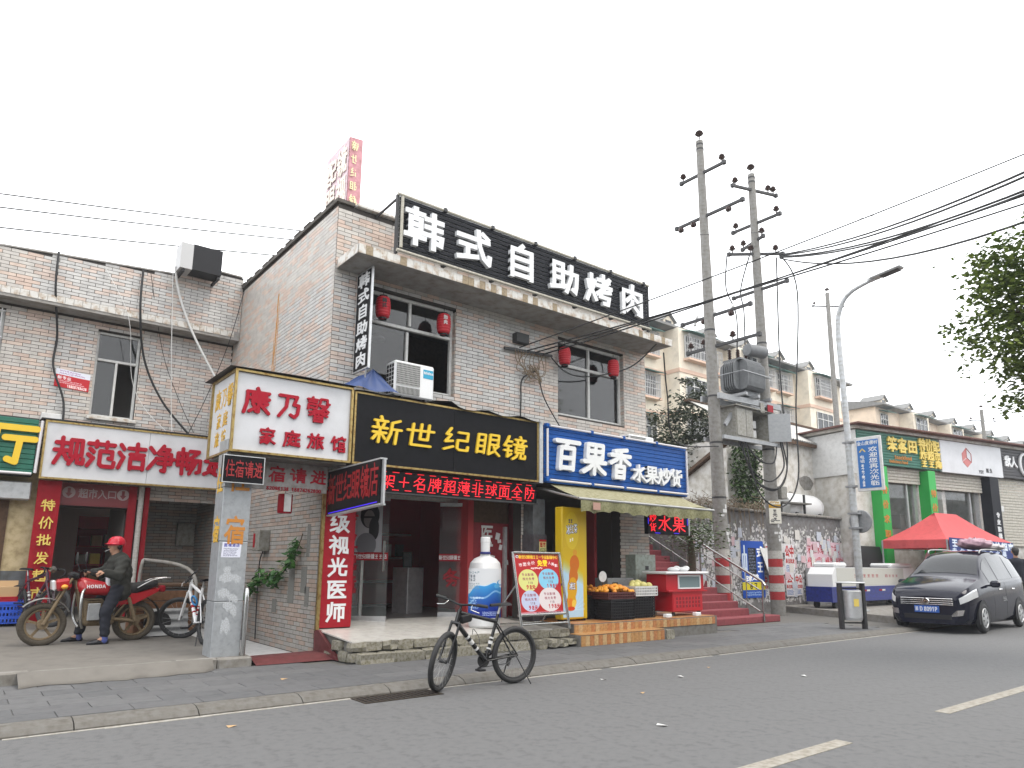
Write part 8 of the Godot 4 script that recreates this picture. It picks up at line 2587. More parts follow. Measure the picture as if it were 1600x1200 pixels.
	mb.lathe(Vector3(9.58, 1.2, -9.42), pv([0, 0, 0.1, 0, 0.1, 0.004, 0, 0.004]), 20, Basis(X, Z, -V))
	put(mb, "card", M.white_paint, t)
	mb.tube([Vector3(9.58, 0.95, -9.42), Vector3(9.58, 1.12, -9.42)], 0.006, 5)
	put(mb, "stick", M.wood, t)
	# red chest freezer
	t = thing("red_freezer", "red chest freezer with glass front and white lid on the fruit platform", "freezer", Vector3(11.8, 0.43, -9.35))
	mb.cbox(Vector3(11.75, 0.72, -9.42), Vector3(0.95, 0.42, 0.5), 0.02)
	put(mb, "base", M.freezer_red, t)
	mb.lohi(Vector3(11.12, 0.93, -9.7), Vector3(12.3, 1.24, -9.2))
	mb.lohi(Vector3(11.12, 0.9, -9.7), Vector3(12.34, 0.932, -9.14))
	put(mb, "body", M.freezer_red, t)
	mb.cbox(Vector3(11.7, 1.27, -9.43), Vector3(1.34, 0.05, 0.64), 0.015)
	put(mb, "lid", M.white_gloss, t)
	frame_rect(mb, 11.5, 12.16, 0.98, 1.2, -9.2, 0.025, 0.02)
	put(mb, "window_frame", M.white_gloss, t)
	mb.lohi(Vector3(11.5, 0.98, -9.2), Vector3(12.16, 1.2, -9.192))
	put(mb, "window", mat("frost_glass", lin(0.16, 0.22, 0.23), 0.08), t)
	for i in 8:
		for j in 3: mb.box(Vector3(11.4 + i * 0.1, 0.62 + j * 0.075, -9.168), Vector3(0.05, 0.05, 0.004))
	put(mb, "vent", M.print_red_deep, t)
	for x in [11.35, 12.15]:
		mb.lathe(Vector3(x, 0.475, -9.25), pv([0, 0, 0.04, 0, 0.04, 0.03, 0, 0.03]), 12, Basis(X, Z, -V))
		put(mb, "castor", M.black_rubber, t)
	for q in [["garlic_bag", 11.6], ["garlic_bag", 11.9]]:
		t = thing("white_bag", "crumpled white plastic bag on the freezer lid, %s one" % ("left" if q[1] < 11.7 else "right"), "bag", Vector3(q[1], 1.3, -9.4), "bags on the freezer")
		mb.ball(Vector3(q[1], 1.335, -9.4), Vector3(0.15, 0.05, 0.1), 12, 8)
		mb.ball(Vector3(q[1] + 0.08, 1.36, -9.38), Vector3(0.08, 0.05, 0.07), 10, 6)
		put(mb, "bag", M.acrylic_white, t)
	for x in [10.95, 11.85]:
		mb.cbox(Vector3(x, 0.465, -9.05), Vector3(0.16, 0.07, 0.1), 0.01)
		var o := put(mb, numbered("foam_block"), M.acrylic_white, self)
		o.set_meta("label", "white foam block on the platform edge at the freezer's %s end" % ("left" if x < 11.5 else "right")); o.set_meta("category", "block"); o.set_meta("group", "foam blocks at the freezer")
	t = thing("switch_cabinet", "pale green steel switch cabinet at the right pier of the fruit shop", "cabinet", Vector3(11.4, 0.43, -10.05))
	mb.cbox(Vector3(11.35, 1.03, -10.05), Vector3(0.62, 1.2, 0.28), 0.01)
	put(mb, "body", mat("cabinet_green", lin(0.36, 0.41, 0.37), 0.5, 0.1, M.concrete.albedo_texture, 1.0), t)
	mb.lohi(Vector3(11.33, 1.32, -9.908), Vector3(11.43, 1.4, -9.904))
	put(mb, "plate", M.iron_dark, t)
	t = thing("potted_tree", "small leafy tree in a white pot on the stairs", "plant", Vector3(13.6, 0.9, -10.6))
	mb.lathe(Vector3(13.3, 0.7, -10.25), pv([0, 0, 0.15, 0, 0.24, 0.25, 0.29, 0.4, 0.3, 0.42, 0.27, 0.42, 0.25, 0.38, 0, 0.38]), 20)
	put(mb, "pot", M.white_paint, t)
	mb.tube([Vector3(13.3, 1.05, -10.25), Vector3(13.32, 1.6, -10.25), Vector3(13.28, 2.1, -10.25)], [0.1, 0.085, 0.05], 10)
	put(mb, "trunk", M.bark, t)
	for i in 1100:
		var d := Vector3(rng.randfn(), rng.randfn() * 0.7, rng.randfn()) * 0.33
		var p := Vector3(13.35, 2.1, -10.2) + d
		leaf(mb, p, 0.07, Color(0.05, 0.085, 0.03).lerp(Color(0.09, 0.12, 0.04), rng.randf()))
	put(mb, "crown", M.leaf, t)

func leaf(mb: MB, p: Vector3, s: float, c: Color, droop := 0.4) -> void:
	var a := rng.randf() * TAU
	var d := Vector3(cos(a), -droop * rng.randf(), sin(a)).normalized()
	var w := d.cross(V).normalized() * s * 0.42 + V * rng.randf_range(-0.25, 0.25) * s
	mb.col = c
	var tip := p + d * s * 1.25
	var m := p + d * s * 0.55 - V * s * 0.1
	mb.quad(p, m - w, tip, m + w)

# ---------------------------------------------------------------- bodies: tapered capsules joined smoothly and meshed as surface nets
# bones: [a, b, radius at a, radius at b]
func body_net(mb: MB, bones: Array, cell: float, k := 0.03, fold := 0.0) -> void:
	var lo := Vector3.INF; var hi := -Vector3.INF
	for b in bones:
		var m: float = maxf(b[2], b[3]) + cell * 3
		lo = lo.min(b[0].min(b[1]) - Vector3.ONE * m); hi = hi.max(b[0].max(b[1]) + Vector3.ONE * m)
	var n := Vector3i(((hi - lo) / cell).ceil()) + Vector3i.ONE
	var f := PackedFloat32Array()
	f.resize(n.x * n.y * n.z)
	f.fill(1.0)
	for b in bones:
		var p: Vector3 = b[0]; var q: Vector3 = b[1]
		var m: float = maxf(b[2], b[3]) + k + cell * 2
		var i0 := Vector3i((p.min(q) - Vector3.ONE * m - lo) / cell).max(Vector3i.ZERO); var i1 := Vector3i((p.max(q) + Vector3.ONE * m - lo) / cell).min(n - Vector3i.ONE)
		var d := q - p
		var l := maxf(d.length_squared(), 1e-8)
		for z in range(i0.z, i1.z + 1):
			for y in range(i0.y, i1.y + 1):
				var at := (z * n.y + y) * n.x
				for x in range(i0.x, i1.x + 1):
					var c := lo + Vector3(x, y, z) * cell - p
					var t := clampf(c.dot(d) / l, 0, 1)
					var s: float = (c - d * t).length() - lerpf(b[2], b[3], t)
					if fold > 0: s += fold * sin((c.y + p.y) * 62 + 2.2 * sin((c.x + p.x) * 21) + (c.z + p.z) * 26)
					var o := f[at + x]
					var h := maxf(k - absf(o - s), 0.0) / k
					f[at + x] = minf(o, s) - h * h * k * 0.25
	var ids := {}
	var vs := PackedVector3Array()
	for z in n.z - 1:
		for y in n.y - 1:
			for x in n.x - 1:
				var at := (z * n.y + y) * n.x + x
				var neg := 0
				var cs := [f[at], f[at + 1], f[at + n.x], f[at + n.x + 1], f[at + n.x * n.y], f[at + n.x * n.y + 1], f[at + n.x * n.y + n.x], f[at + n.x * n.y + n.x + 1]]
				for c in cs: if c < 0: neg += 1
				if neg == 0 or neg == 8: continue
				var sum := Vector3.ZERO; var cnt := 0
				for e in [[0, 1], [2, 3], [4, 5], [6, 7], [0, 2], [1, 3], [4, 6], [5, 7], [0, 4], [1, 5], [2, 6], [3, 7]]:
					var a: float = cs[e[0]]; var b2: float = cs[e[1]]
					if (a < 0) != (b2 < 0):
						var t := a / (a - b2)
						sum += Vector3(e[0] & 1, (e[0] >> 1) & 1, e[0] >> 2).lerp(Vector3(e[1] & 1, (e[1] >> 1) & 1, e[1] >> 2), t)
						cnt += 1
				ids[at] = vs.size()
				vs.append(lo + (Vector3(x, y, z) + sum / cnt) * cell)
	var ns := PackedVector3Array()
	ns.resize(vs.size())
	var quads := []
	var st := [1, n.x, n.x * n.y]
	for at in ids:
		for ax in 3:
			var u: int = st[(ax + 1) % 3]; var w: int = st[(ax + 2) % 3]
			if not (ids.has(at - u) and ids.has(at - w) and ids.has(at - u - w)): continue
			var a := f[at]; var b: float = f[at + st[ax]]
			if (a < 0) == (b < 0): continue
			var q := [ids[at - u - w], ids[at - w], ids[at], ids[at - u]]
			if a > 0: q.reverse()
			quads.append(q)
			var nn := (vs[q[1]] - vs[q[0]]).cross(vs[q[3]] - vs[q[0]]) + (vs[q[3]] - vs[q[2]]).cross(vs[q[1]] - vs[q[2]])
			for i in q: ns[i] += nn
	for i in ns.size(): ns[i] = ns[i].normalized()
	for q in quads:
		mb.tri(vs[q[0]], vs[q[1]], vs[q[2]], ns[q[0]], ns[q[1]], ns[q[2]])
		mb.tri(vs[q[0]], vs[q[2]], vs[q[3]], ns[q[0]], ns[q[2]], ns[q[3]])

# head with face about c, looking along f (unit, horizontal); r is the side to the right
func head(mb: MB, c: Vector3, f: Vector3) -> void:
	var r := f.cross(V)
	var b := [[c + V * 0.03 - f * 0.015, c + V * 0.035 + f * 0.01, 0.083, 0.078], [c - V * 0.03 + f * 0.03, c - V * 0.075 + f * 0.045, 0.06, 0.036],
		[c + V * 0.012 + f * 0.085, c - V * 0.022 + f * 0.105, 0.009, 0.014], [c - V * 0.055 + f * 0.082 - r * 0.018, c - V * 0.055 + f * 0.082 + r * 0.018, 0.008, 0.008], [c - V * 0.1, c - V * 0.2 - f * 0.02, 0.05, 0.058]]
	for s in [-1.0, 1.0]:
		b.append([c + r * s * 0.083 + V * 0.02, c + r * s * 0.083 - V * 0.02, 0.014, 0.01])
		b.append([c + r * s * 0.03 + V * 0.028 + f * 0.078, c + r * s * 0.045 + V * 0.026 + f * 0.068, 0.013, 0.01])
	body_net(mb, b, 0.007, 0.014)

# hand at w with fingers along d, palm towards n
func hand(mb: MB, w: Vector3, d: Vector3, n: Vector3, side: float) -> void:
	var s := d.cross(n) * side
	var b := [[w, w + d * 0.07, 0.022, 0.03], [w + s * 0.02 + d * 0.02, w + d * 0.075 + s * 0.02, 0.018, 0.018], [w - s * 0.02 + d * 0.03, w - s * 0.02 + d * 0.075, 0.018, 0.016]]
	for i in 4:
		var o := w + d * 0.08 + s * (0.03 - i * 0.02)
		var l: float = [0.036, 0.042, 0.038, 0.03][i]
		b.append([o, o + d * l * 0.8 + n * 0.018, 0.0095, 0.009]); b.append([o + d * l * 0.8 + n * 0.018, o + d * l * 0.5 + n * (0.02 + l), 0.009, 0.008])
	b.append([w + d * 0.025 + s * 0.03, w + d * 0.06 + s * 0.05 + n * 0.02, 0.012, 0.01]); b.append([w + d * 0.06 + s * 0.05 + n * 0.02, w + d * 0.085 + s * 0.035 + n * 0.04, 0.01, 0.008])
	body_net(mb, b, 0.006, 0.008)

func motorcycle_and_rider() -> void:
	var at := Vector3(2.34, 0.205, -12.36)
	var turn := PI + 0.084
	var t := thing("motorcycle", "muddy red motorcycle carrying the man in the red helmet", "motorcycle", at, "", turn)
	var R := 0.305
	for c in [Vector3(0, R, 0), Vector3(1.2, R, 0)]:
		var w := Node3D.new()
		w.name = "rear_wheel" if c.x == 0 else "front_wheel"
		t.add_child(w)
		w.position = c
		var mb := MB.new()
		ring(mb, Vector3.ZERO, Z, R - 0.045, 0.045, 36, 10)
		put(mb, "tyre", M.mud_tyre, w, true)
		ring(mb, Vector3.ZERO, Z, R - 0.095, 0.02, 36, 8)
		for k in 5:
			var d := Vector3(cos(TAU * k / 5 + 0.3), sin(TAU * k / 5 + 0.3), 0)
			mb.beam(d * 0.05, d * (R - 0.09), 0.035, 0.025, Z)
		mb.lathe(Vector3(0, 0, -0.06), pv([0, 0, 0.07, 0, 0.07, 0.12, 0, 0.12]), 16, Basis(X, Z, -V))
		put(mb, "rim", M.mud_metal, w, true)
	var mb := MB.new()
	for s in [-1.0, 1.0]:
		mb.tube([Vector3(1.2, R, 0.08 * s), Vector3(1.06, 0.62, 0.08 * s)], 0.026, 8); mb.tube([Vector3(1.06, 0.62, 0.08 * s), Vector3(0.9, 0.95, 0.08 * s)], 0.018, 8)
	put(mb, "fork", M.mud_metal, t, true)
	for q in [[1.2, 0.75, 2.7, 0.36, "m"], [0, 1.0, 3.0, 0.37, "d"]]:
		var g := []
		for i in 13:
			var a := lerpf(q[1], q[2], i / 12.0)
			var row := []
			for k in 5: row.append(Vector3(q[0] + cos(a) * q[3], R + sin(a) * q[3] + 0.012 * (1 - absf(k - 2) / 2.0), (k - 2) * 0.035))
			g.append(row)
		mb.sheet(g)
		put(mb, "mudguard", M.steel_dull if q[4] == "m" else M.black_plastic, t, true)
	mb.cbox(Vector3(1.0, 0.86, 0), Vector3(0.2, 0.17, 0.2), 0.04, Basis(Z, -0.15))
	put(mb, "headlight_cowl", M.moto_red, t, true)
	mb.cbox(Vector3(1.12, 0.85, 0), Vector3(0.05, 0.15, 0.17), 0.02, Basis(Z, -0.15))
	put(mb, "headlight", M.lamp_lens, t, true)
	for s in [-1.0, 1.0]:
		mb.ball(Vector3(1.0, 0.83, 0.14 * s), Vector3(0.045, 0.035, 0.05), 10, 6)
		put(mb, "indicator", M.orange_fruit_b, t, true)
		mb.tube(curve([Vector3(0.8, 1.04, 0.06 * s), Vector3(0.78, 1.07, 0.18 * s), Vector3(0.7, 1.05, 0.3 * s), Vector3(0.62, 1.03, 0.36 * s)], 4), 0.012, 8)
		mb.tube([Vector3(0.68, 1.045, 0.3 * s), Vector3(0.6, 1.02, 0.38 * s)], 0.018, 8)
		mb.tube([Vector3(0.76, 1.06, 0.2 * s), Vector3(0.8, 1.2, 0.26 * s)], 0.006, 6)
		put(mb, "handlebar", M.black_plastic, t, true)
		mb.ball(Vector3(0.8, 1.26, 0.28 * s), Vector3(0.012, 0.075, 0.05), 12, 8)
		put(mb, "mirror", M.iron_dark, t, true)
	mb.cbox(Vector3(0.87, 0.99, 0), Vector3(0.14, 0.09, 0.2), 0.03, Basis(Z, 0.3))
	put(mb, "instrument_cluster", M.black_plastic, t, true)
	body_net(mb, [[Vector3(0.42, 0.79, 0), Vector3(0.74, 0.85, 0), 0.09, 0.11], [Vector3(0.45, 0.76, -0.05), Vector3(0.72, 0.79, -0.06), 0.07, 0.08], [Vector3(0.45, 0.76, 0.05), Vector3(0.72, 0.79, 0.06), 0.07, 0.08]], 0.02, 0.04)
	put(mb, "fuel_tank", M.moto_red, t, true)
	body_net(mb, [[Vector3(0.4, 0.75, 0), Vector3(0.1, 0.78, 0), 0.08, 0.09], [Vector3(0.1, 0.78, 0), Vector3(-0.24, 0.86, 0), 0.09, 0.06]], 0.022, 0.04)
	put(mb, "seat", M.black_rubber, t, true)
	for s in [-1.0, 1.0]: mb.prism(pv([0.4, 0.72, 0.02, 0.72, -0.3, 0.8, -0.28, 0.74, 0.05, 0.56, 0.32, 0.56]), 0.03, Transform3D(Basis.IDENTITY, Vector3(0, 0, 0.1 * s - 0.015)))
	put(mb, "side_panel", M.moto_red, t, true)
	mb.cbox(Vector3(0.58, 0.48, 0), Vector3(0.26, 0.34, 0.24), 0.04); mb.cbox(Vector3(0.5, 0.34, 0), Vector3(0.4, 0.16, 0.3), 0.04)
	for k in 5: mb.lohi(Vector3(0.5, 0.5 + k * 0.035, -0.14), Vector3(0.7, 0.51 + k * 0.035, 0.14))
	put(mb, "engine", M.mud_metal, t, true)
	for s in [-1.0, 1.0]:
		mb.tube([Vector3(0.0, R, 0.11 * s), Vector3(0.42, 0.36, 0.11 * s)], 0.026, 8); mb.tube([Vector3(0.02, R, 0.13 * s), Vector3(0.14, 0.66, 0.13 * s)], 0.026, 8)
		mb.tube([Vector3(0.85, 0.92, 0.04 * s), Vector3(0.72, 0.4, 0.08 * s), Vector3(0.4, 0.26, 0.1 * s), Vector3(0.15, 0.6, 0.1 * s)], 0.016, 8)
	mb.tube([Vector3(0.62, 0.3, 0.17), Vector3(0.3, 0.28, 0.18), Vector3(-0.3, 0.36, 0.19)], [0.022, 0.04, 0.045], 10)
	put(mb, "frame_and_exhaust", M.mud_metal, t, true)
	for s in [-1.0, 1.0]:
		mb.tube(curve([Vector3(0.72, 0.8, 0.1 * s), Vector3(0.78, 0.72, 0.2 * s), Vector3(0.78, 0.4, 0.22 * s), Vector3(0.72, 0.24, 0.12 * s)], 5), 0.022, 8)
		put(mb, "crash_bar", M.steel, t, true)
		mb.cbox(Vector3(0.62, 0.47, 0.25 * s), Vector3(0.16, 0.24, 0.04), 0.008)
		put(mb, "leg_box", M.galvanised, t, true)
		mb.tube(curve([Vector3(0.02, 0.8, 0.1 * s), Vector3(-0.2, 0.92, 0.11 * s), Vector3(-0.45, 0.95, 0.1 * s)], 4), 0.01, 6)
		put(mb, "rack_bar", M.steel, t, true)
	for k in 4: mb.tube([Vector3(-0.24 - k * 0.07, 0.935, -0.1), Vector3(-0.24 - k * 0.07, 0.935, 0.1)], 0.008, 6)
	put(mb, "rear_rack", M.steel, t, true)
	mb.cbox(Vector3(-0.36, 0.78, 0), Vector3(0.08, 0.1, 0.16), 0.02)
	put(mb, "tail_light", M.print_red, t, true)
	var so := SystemFont.new()
	so.font_names = PackedStringArray(["Droid Sans"]); so.font_weight = 700
	var tx := TextMesh.new()
	tx.text = "HONDA"; tx.font = so; tx.font_size = 32; tx.pixel_size = 0.0022; tx.depth = 0.004; tx.material = M.acrylic_white
	inst(tx, "lettering", t, Vector3(0.6, 0.83, -0.152), Basis(V, PI) * Basis(X, -0.15))
	# rider, in the motorcycle's own axes
	var p := thing("person", "man in dark jacket and red helmet sitting astride the motorcycle, smoking", "person", at, "", turn)
	var pel := Vector3(0.26, 0.82, 0); var nk := Vector3(0.31, 1.26, 0); var hd := Vector3(0.36, 1.43, 0)
	var bones := [[pel, Vector3(0.27, 1.02, 0), 0.13, 0.12], [Vector3(0.27, 1.02, 0), Vector3(0.3, 1.18, 0), 0.12, 0.13], [nk - V * 0.03, hd - V * 0.06, 0.055, 0.05]]
	var coat := [[Vector3(0.25, 0.74, -0.06), Vector3(0.27, 1.02, -0.06), 0.15, 0.13], [Vector3(0.25, 0.74, 0.06), Vector3(0.27, 1.02, 0.06), 0.15, 0.13], [Vector3(0.27, 1.02, 0), Vector3(0.29, 1.17, 0), 0.18, 0.165], [Vector3(0.29, 1.18, -0.16), Vector3(0.29, 1.18, 0.16), 0.1, 0.1], [nk - V * 0.03, nk + V * 0.02, 0.075, 0.07]]
	var leg := []; var shoe := []; var sock := []
	var skin := MB.new()
	head(skin, hd, Vector3(0.97, 0, -0.24).normalized())
	for s in [-1.0, 1.0]:
		var sh := Vector3(0.29, 1.18, 0.19 * s); var el := Vector3(0.36, 0.99, 0.33 * s) if s < 0 else Vector3(0.44, 1.02, 0.33); var wr := Vector3(0.55, 1.035, 0.345 * s)
		bones.append_array([[nk - V * 0.07, sh, 0.07, 0.06], [sh, el, 0.055, 0.045], [el, wr, 0.043, 0.03]])
		coat.append_array([[sh, el, 0.092, 0.074], [el, wr, 0.074, 0.055]])
		var hip := Vector3(0.28, 0.8, 0.1 * s); var kn := Vector3(0.47, 0.47, 0.27 * s) if s < 0 else Vector3(0.56, 0.47, 0.27); var an := Vector3(0.46, 0.1, 0.31 * s) if s < 0 else Vector3(0.66, 0.1, 0.31)
		bones.append_array([[pel, hip, 0.1, 0.085], [hip, kn, 0.08, 0.055], [kn, an, 0.05, 0.036], [an, an + Vector3(0.12, -0.06, 0), 0.035, 0.03]])
		leg.append_array([[pel - V * 0.02, hip, 0.115, 0.105], [hip, kn, 0.105, 0.08], [kn, an + V * 0.06, 0.078, 0.066]])
		shoe.append_array([[an + Vector3(-0.03, -0.06, 0), an + Vector3(0.1, -0.062, 0), 0.038, 0.04], [an + Vector3(0.1, -0.062, 0), an + Vector3(0.2, -0.07, 0), 0.04, 0.028]])
		sock.append([an + V * 0.09, an - V * 0.04, 0.046, 0.05])
		hand(skin, wr, Vector3(0.86, 0, 0.1 * s).normalized(), Vector3(0, -1, 0), -s)
	body_net(skin, bones, 0.02)
	put(skin, "body", M.skin, p, true)
	for q in [["jacket", coat, "jacket", 0.018], ["trousers", leg, "trousers", 0.02], ["shoes", shoe, "shoe", 0.012], ["socks", sock, "sock", 0.014]]:
		body_net(mb, q[1], q[3], 0.035, 0.006 if q[3] > 0.015 else 0.0)
		put(mb, q[0], M[q[2]], p, true)
	body_net(mb, [[Vector3(0.37, 1.24, -0.02), Vector3(0.42, 0.98, -0.04), 0.035, 0.04], [Vector3(0.42, 0.98, -0.04), Vector3(0.42, 0.8, -0.05), 0.04, 0.035]], 0.014)
	put(mb, "shirt", M.shirt, p, true)
	var hb := Basis(V, 0.24)
	mb.lathe(hd + Vector3(-0.01, 0.015, 0), pv([0.122, 0, 0.126, 0.02, 0.118, 0.06, 0.098, 0.1, 0.06, 0.128, 0, 0.138]), 24, hb * Basis(Z, -0.1))
	var g := []
	for i in 4:
		var row := []
		for k in 11:
			var a := lerpf(-1.2, 1.2, k / 10.0)
			row.append(hd + hb * Vector3(cos(a) * (0.118 + i * 0.02), 0.045 - i * 0.006, -sin(a) * (0.12 + i * 0.004)))
		g.append(row)
	mb.sheet(g)
	put(mb, "helmet", mat("helmet_red", lin(0.48, 0.01, 0.03), 0.15), p, true)
	body_net(mb, [[hd + Vector3(-0.04, -0.01, -0.07), hd + Vector3(-0.06, -0.04, 0.07), 0.035, 0.035]], 0.01)
	put(mb, "hair", M.hair, p, true)
	mb.tube([hd + Vector3(0.085, -0.055, -0.02), hd + Vector3(0.15, -0.085, -0.035)], 0.005, 6)
	put(mb, "cigarette", M.white_paint, p, true)

# ---------------------------------------------------------------- car
func car() -> void:
	var t := thing("minivan", "dark blue minivan with chrome grille and bundles on its roof, parked at the right", "car", Vector3(19.4, 0.0, -7.02), "", PI + 0.05)
	# stations from the nose: [distance, half width, top height, belt height]
	var S := [[0, 0.60, 0.72, 0.68], [0.05, 0.70, 0.80, 0.74], [0.16, 0.78, 0.87, 0.80], [0.36, 0.83, 0.95, 0.87], [0.7, 0.86, 1.03, 0.93], [1.05, 0.865, 1.10, 0.97], [1.22, 0.868, 1.15, 0.99], [1.42, 0.87, 1.28, 1.0], [1.62, 0.87, 1.41, 1.01], [1.82, 0.87, 1.53, 1.02], [2.0, 0.87, 1.61, 1.03], [2.25, 0.87, 1.67, 1.04], [2.6, 0.87, 1.7, 1.05], [3.0, 0.87, 1.71, 1.06], [3.4, 0.87, 1.7, 1.08], [3.8, 0.865, 1.67, 1.1], [4.1, 0.85, 1.62, 1.11], [4.27, 0.83, 1.45, 1.12], [4.38, 0.79, 1.12, 1.0], [4.42, 0.7, 0.8, 0.75]]
	var G := []
	for q in S:
		q[2] *= 1.06; q[3] *= 1.05
		var dh: float = maxf(q[2] - q[3], 0.02)
		var W: float = q[1]
		var wt := W - 0.04 - 0.24 * clampf(dh / 0.62, 0, 1)
		var half := [Vector2(W - 0.1, 0.2), Vector2(W - 0.015, 0.32), Vector2(W + 0.005, 0.58), Vector2(W - 0.005, q[3] - 0.1), Vector2(W - 0.02, q[3])]
		half.append_array([Vector2(lerpf(W - 0.03, wt, 0.06), q[3] + dh * 0.08), Vector2(lerpf(W - 0.03, wt, 0.9), q[3] + dh * 0.84), Vector2(wt - 0.04, q[2] - 0.015), Vector2(wt * 0.7, q[2] + 0.012), Vector2(wt * 0.35, q[2] + 0.028), Vector2(0, q[2] + 0.034)])
		var row := []
		for p in half: row.append(Vector3(2.15 - q[0], p.y, -p.x))
		for k in 10: row.append(Vector3(2.15 - q[0], half[9 - k].y, half[9 - k].x))
		G.append(row)
	var mb := MB.new()
	for jj in [[0, 4], [4, 7], [7, 13], [13, 16], [16, 20]]:
		var part := []
		for row in G: part.append(row.slice(jj[0], jj[1] + 1))
		mb.sheet(part)
	for e in [0, G.size() - 1]:
		for k in 10:
			if e == 0: mb.quad(G[e][k], G[e][k + 1], G[e][19 - k], G[e][20 - k])
			else: mb.quad(G[e][k + 1], G[e][k], G[e][20 - k], G[e][19 - k])
	put(mb, "body", M.car_paint, t, true)
	var patch := func(i0: float, i1: float, j0: float, j1: float, off: float, called: String, m: Material) -> void:
		var g := []
		var ni := maxi(2, int((i1 - i0) * 3)); var nj := maxi(2, int((j1 - j0) * 3))
		for a in ni + 1:
			var row := []
			for b in nj + 1:
				var i := lerpf(i0, i1, float(a) / ni); var j := lerpf(j0, j1, float(b) / nj)
				var ia := mini(int(i), G.size() - 2); var ja := mini(int(j), 19)
				var p00: Vector3 = G[ia][ja]; var p01: Vector3 = G[ia][ja + 1]; var p10: Vector3 = G[ia + 1][ja]; var p11: Vector3 = G[ia + 1][ja + 1]
				var p := p00.lerp(p10, i - ia).lerp(p01.lerp(p11, i - ia), j - ja)
				var nn := (p10 - p00 + p11 - p01).cross(p01 - p00 + p11 - p10).normalized()
				row.append(p + nn * off)
			g.append(row)
		var q := MB.new()
		q.sheet(g)
		put(q, called, m, t, true)
	patch.call(6.35, 10.3, 7.15, 12.85, 0.006, "windscreen", M.glass_solid)
	for s in [0, 1]:
		for w in [[7.6, 10.6], [10.9, 13.7], [14.0, 16.3]]:
			if s == 0: patch.call(w[0], w[1], 5.0, 6.1, 0.006, "side_window", M.glass_solid)
			else: patch.call(w[0], w[1], 13.9, 15.0, 0.006, "side_window", M.glass_solid)
		patch.call(0.6, 3.7, 2.75 if s == 0 else 15.85, 4.15 if s == 0 else 17.25, 0.008, "headlight", M.lamp_lens)
		patch.call(12.0, 12.05, 1.0 if s == 0 else 16.0, 4.0 if s == 0 else 19.0, 0.002, "door_gap", M.black_plastic)
		patch.call(8.2, 8.25, 1.0 if s == 0 else 16.0, 4.2 if s == 0 else 18.8, 0.002, "door_gap", M.black_plastic)
	# local -z is the road side once the car is turned
	for s in [-1.0, 1.0]:
		for x in [1.35, -1.4]:
			var w := Node3D.new()
			w.name = "wheel"
			t.add_child(w, true)
			w.position = Vector3(x, 0.33, s * 0.825)
			ring(mb, Vector3.ZERO, Z, 0.255, 0.075, 32, 10)
			put(mb, "tyre", M.black_rubber, w, true)
			ring(mb, Vector3(0, 0, s * 0.06), Z, 0.2, 0.018, 28, 6)
			for k in 7:
				var d := Vector3(cos(TAU * k / 7), sin(TAU * k / 7), 0)
				mb.beam(d * 0.03 + Z * s * 0.065, d * 0.2 + Z * s * 0.06, 0.055, 0.02, Z)
			mb.ball(Vector3(0, 0, s * 0.065), Vector3(0.045, 0.045, 0.02), 12, 6)
			put(mb, "rim", M.alu, w, true)
			var poly := PackedVector2Array()
			for k in 25: poly.append(Vector2(cos(PI * k / 24.0) * 0.385, sin(PI * k / 24.0) * 0.385))
			poly.append_array(pv([-0.37, -0.12, 0.37, -0.12]))
			mb.prism(poly, 0.006, Transform3D(Basis.IDENTITY, Vector3(0, 0, (0.052 if s > 0 else -0.058))))
			put(mb, "arch", M.black_plastic, w, true)
		mb.cbox(Vector3(0.72, 1.06, s * 0.98), Vector3(0.12, 0.15, 0.2), 0.04)
		mb.beam(Vector3(0.7, 1.02, s * 0.85), Vector3(0.72, 1.04, s * 0.92), 0.06, 0.04)
		put(mb, "wing_mirror", M.car_paint, t, true)
		for x in [-0.05, -1.05]:
			mb.cbox(Vector3(x, 0.93, s * 0.875), Vector3(0.2, 0.03, 0.03), 0.01)
			put(mb, "door_handle", M.chrome, t, true)
		mb.tube(curve([Vector3(0.1, 1.76, s * 0.55), Vector3(-0.1, 1.85, s * 0.56), Vector3(-1.5, 1.86, s * 0.55), Vector3(-1.75, 1.76, s * 0.53)], 4), 0.018, 8)
		put(mb, "roof_rail", M.steel_dull, t, true)
		mb.prism(pv([s * 0.44, 0.36, s * 0.7, 0.4, s * 0.74, 0.52, s * 0.58, 0.5]), 0.05, Transform3D(Basis(-Z, V, X), Vector3(2.1, 0, 0)))
		put(mb, "fog_lamp", M.chrome, t, true)
	mb.lohi(Vector3(2.13, 0.6, -0.54), Vector3(2.158, 0.76, 0.54)); mb.lohi(Vector3(2.13, 0.3, -0.48), Vector3(2.156, 0.4, 0.48))
	put(mb, "grille", M.black_plastic, t, true)
	for y in [0.615, 0.655, 0.7, 0.745]:
		mb.cbox(Vector3(2.165, y, 0), Vector3(0.02, 0.016, 1.06), 0.005)
		put(mb, "grille_bar", M.chrome, t, true)
	mb.lathe(Vector3(2.165, 0.685, 0), pv([0.075, 0, 0.075, 0.02, 0.055, 0.024]), 20, Basis(V, X, -Z))
	mb.lohi(Vector3(2.17, 0.65, -0.04), Vector3(2.19, 0.72, -0.025)); mb.lohi(Vector3(2.17, 0.65, 0.025), Vector3(2.19, 0.72, 0.04)); mb.lohi(Vector3(2.17, 0.69, -0.03), Vector3(2.19, 0.705, 0.03))
	put(mb, "emblem", M.chrome, t, true)
	mb.lohi(Vector3(2.16, 0.44, -0.25), Vector3(2.172, 0.585, 0.25))
	put(mb, "number_plate", mat("plate_blue", lin(0.02, 0.1, 0.42), 0.4), t, true)
	var ch := "湘D 809 P"
	letter(mb, "湘", Transform3D(Basis(-Z * 0.06, V * 0.1, X), Vector3(2.172, 0.465, 0.235)), 10, 0.003)
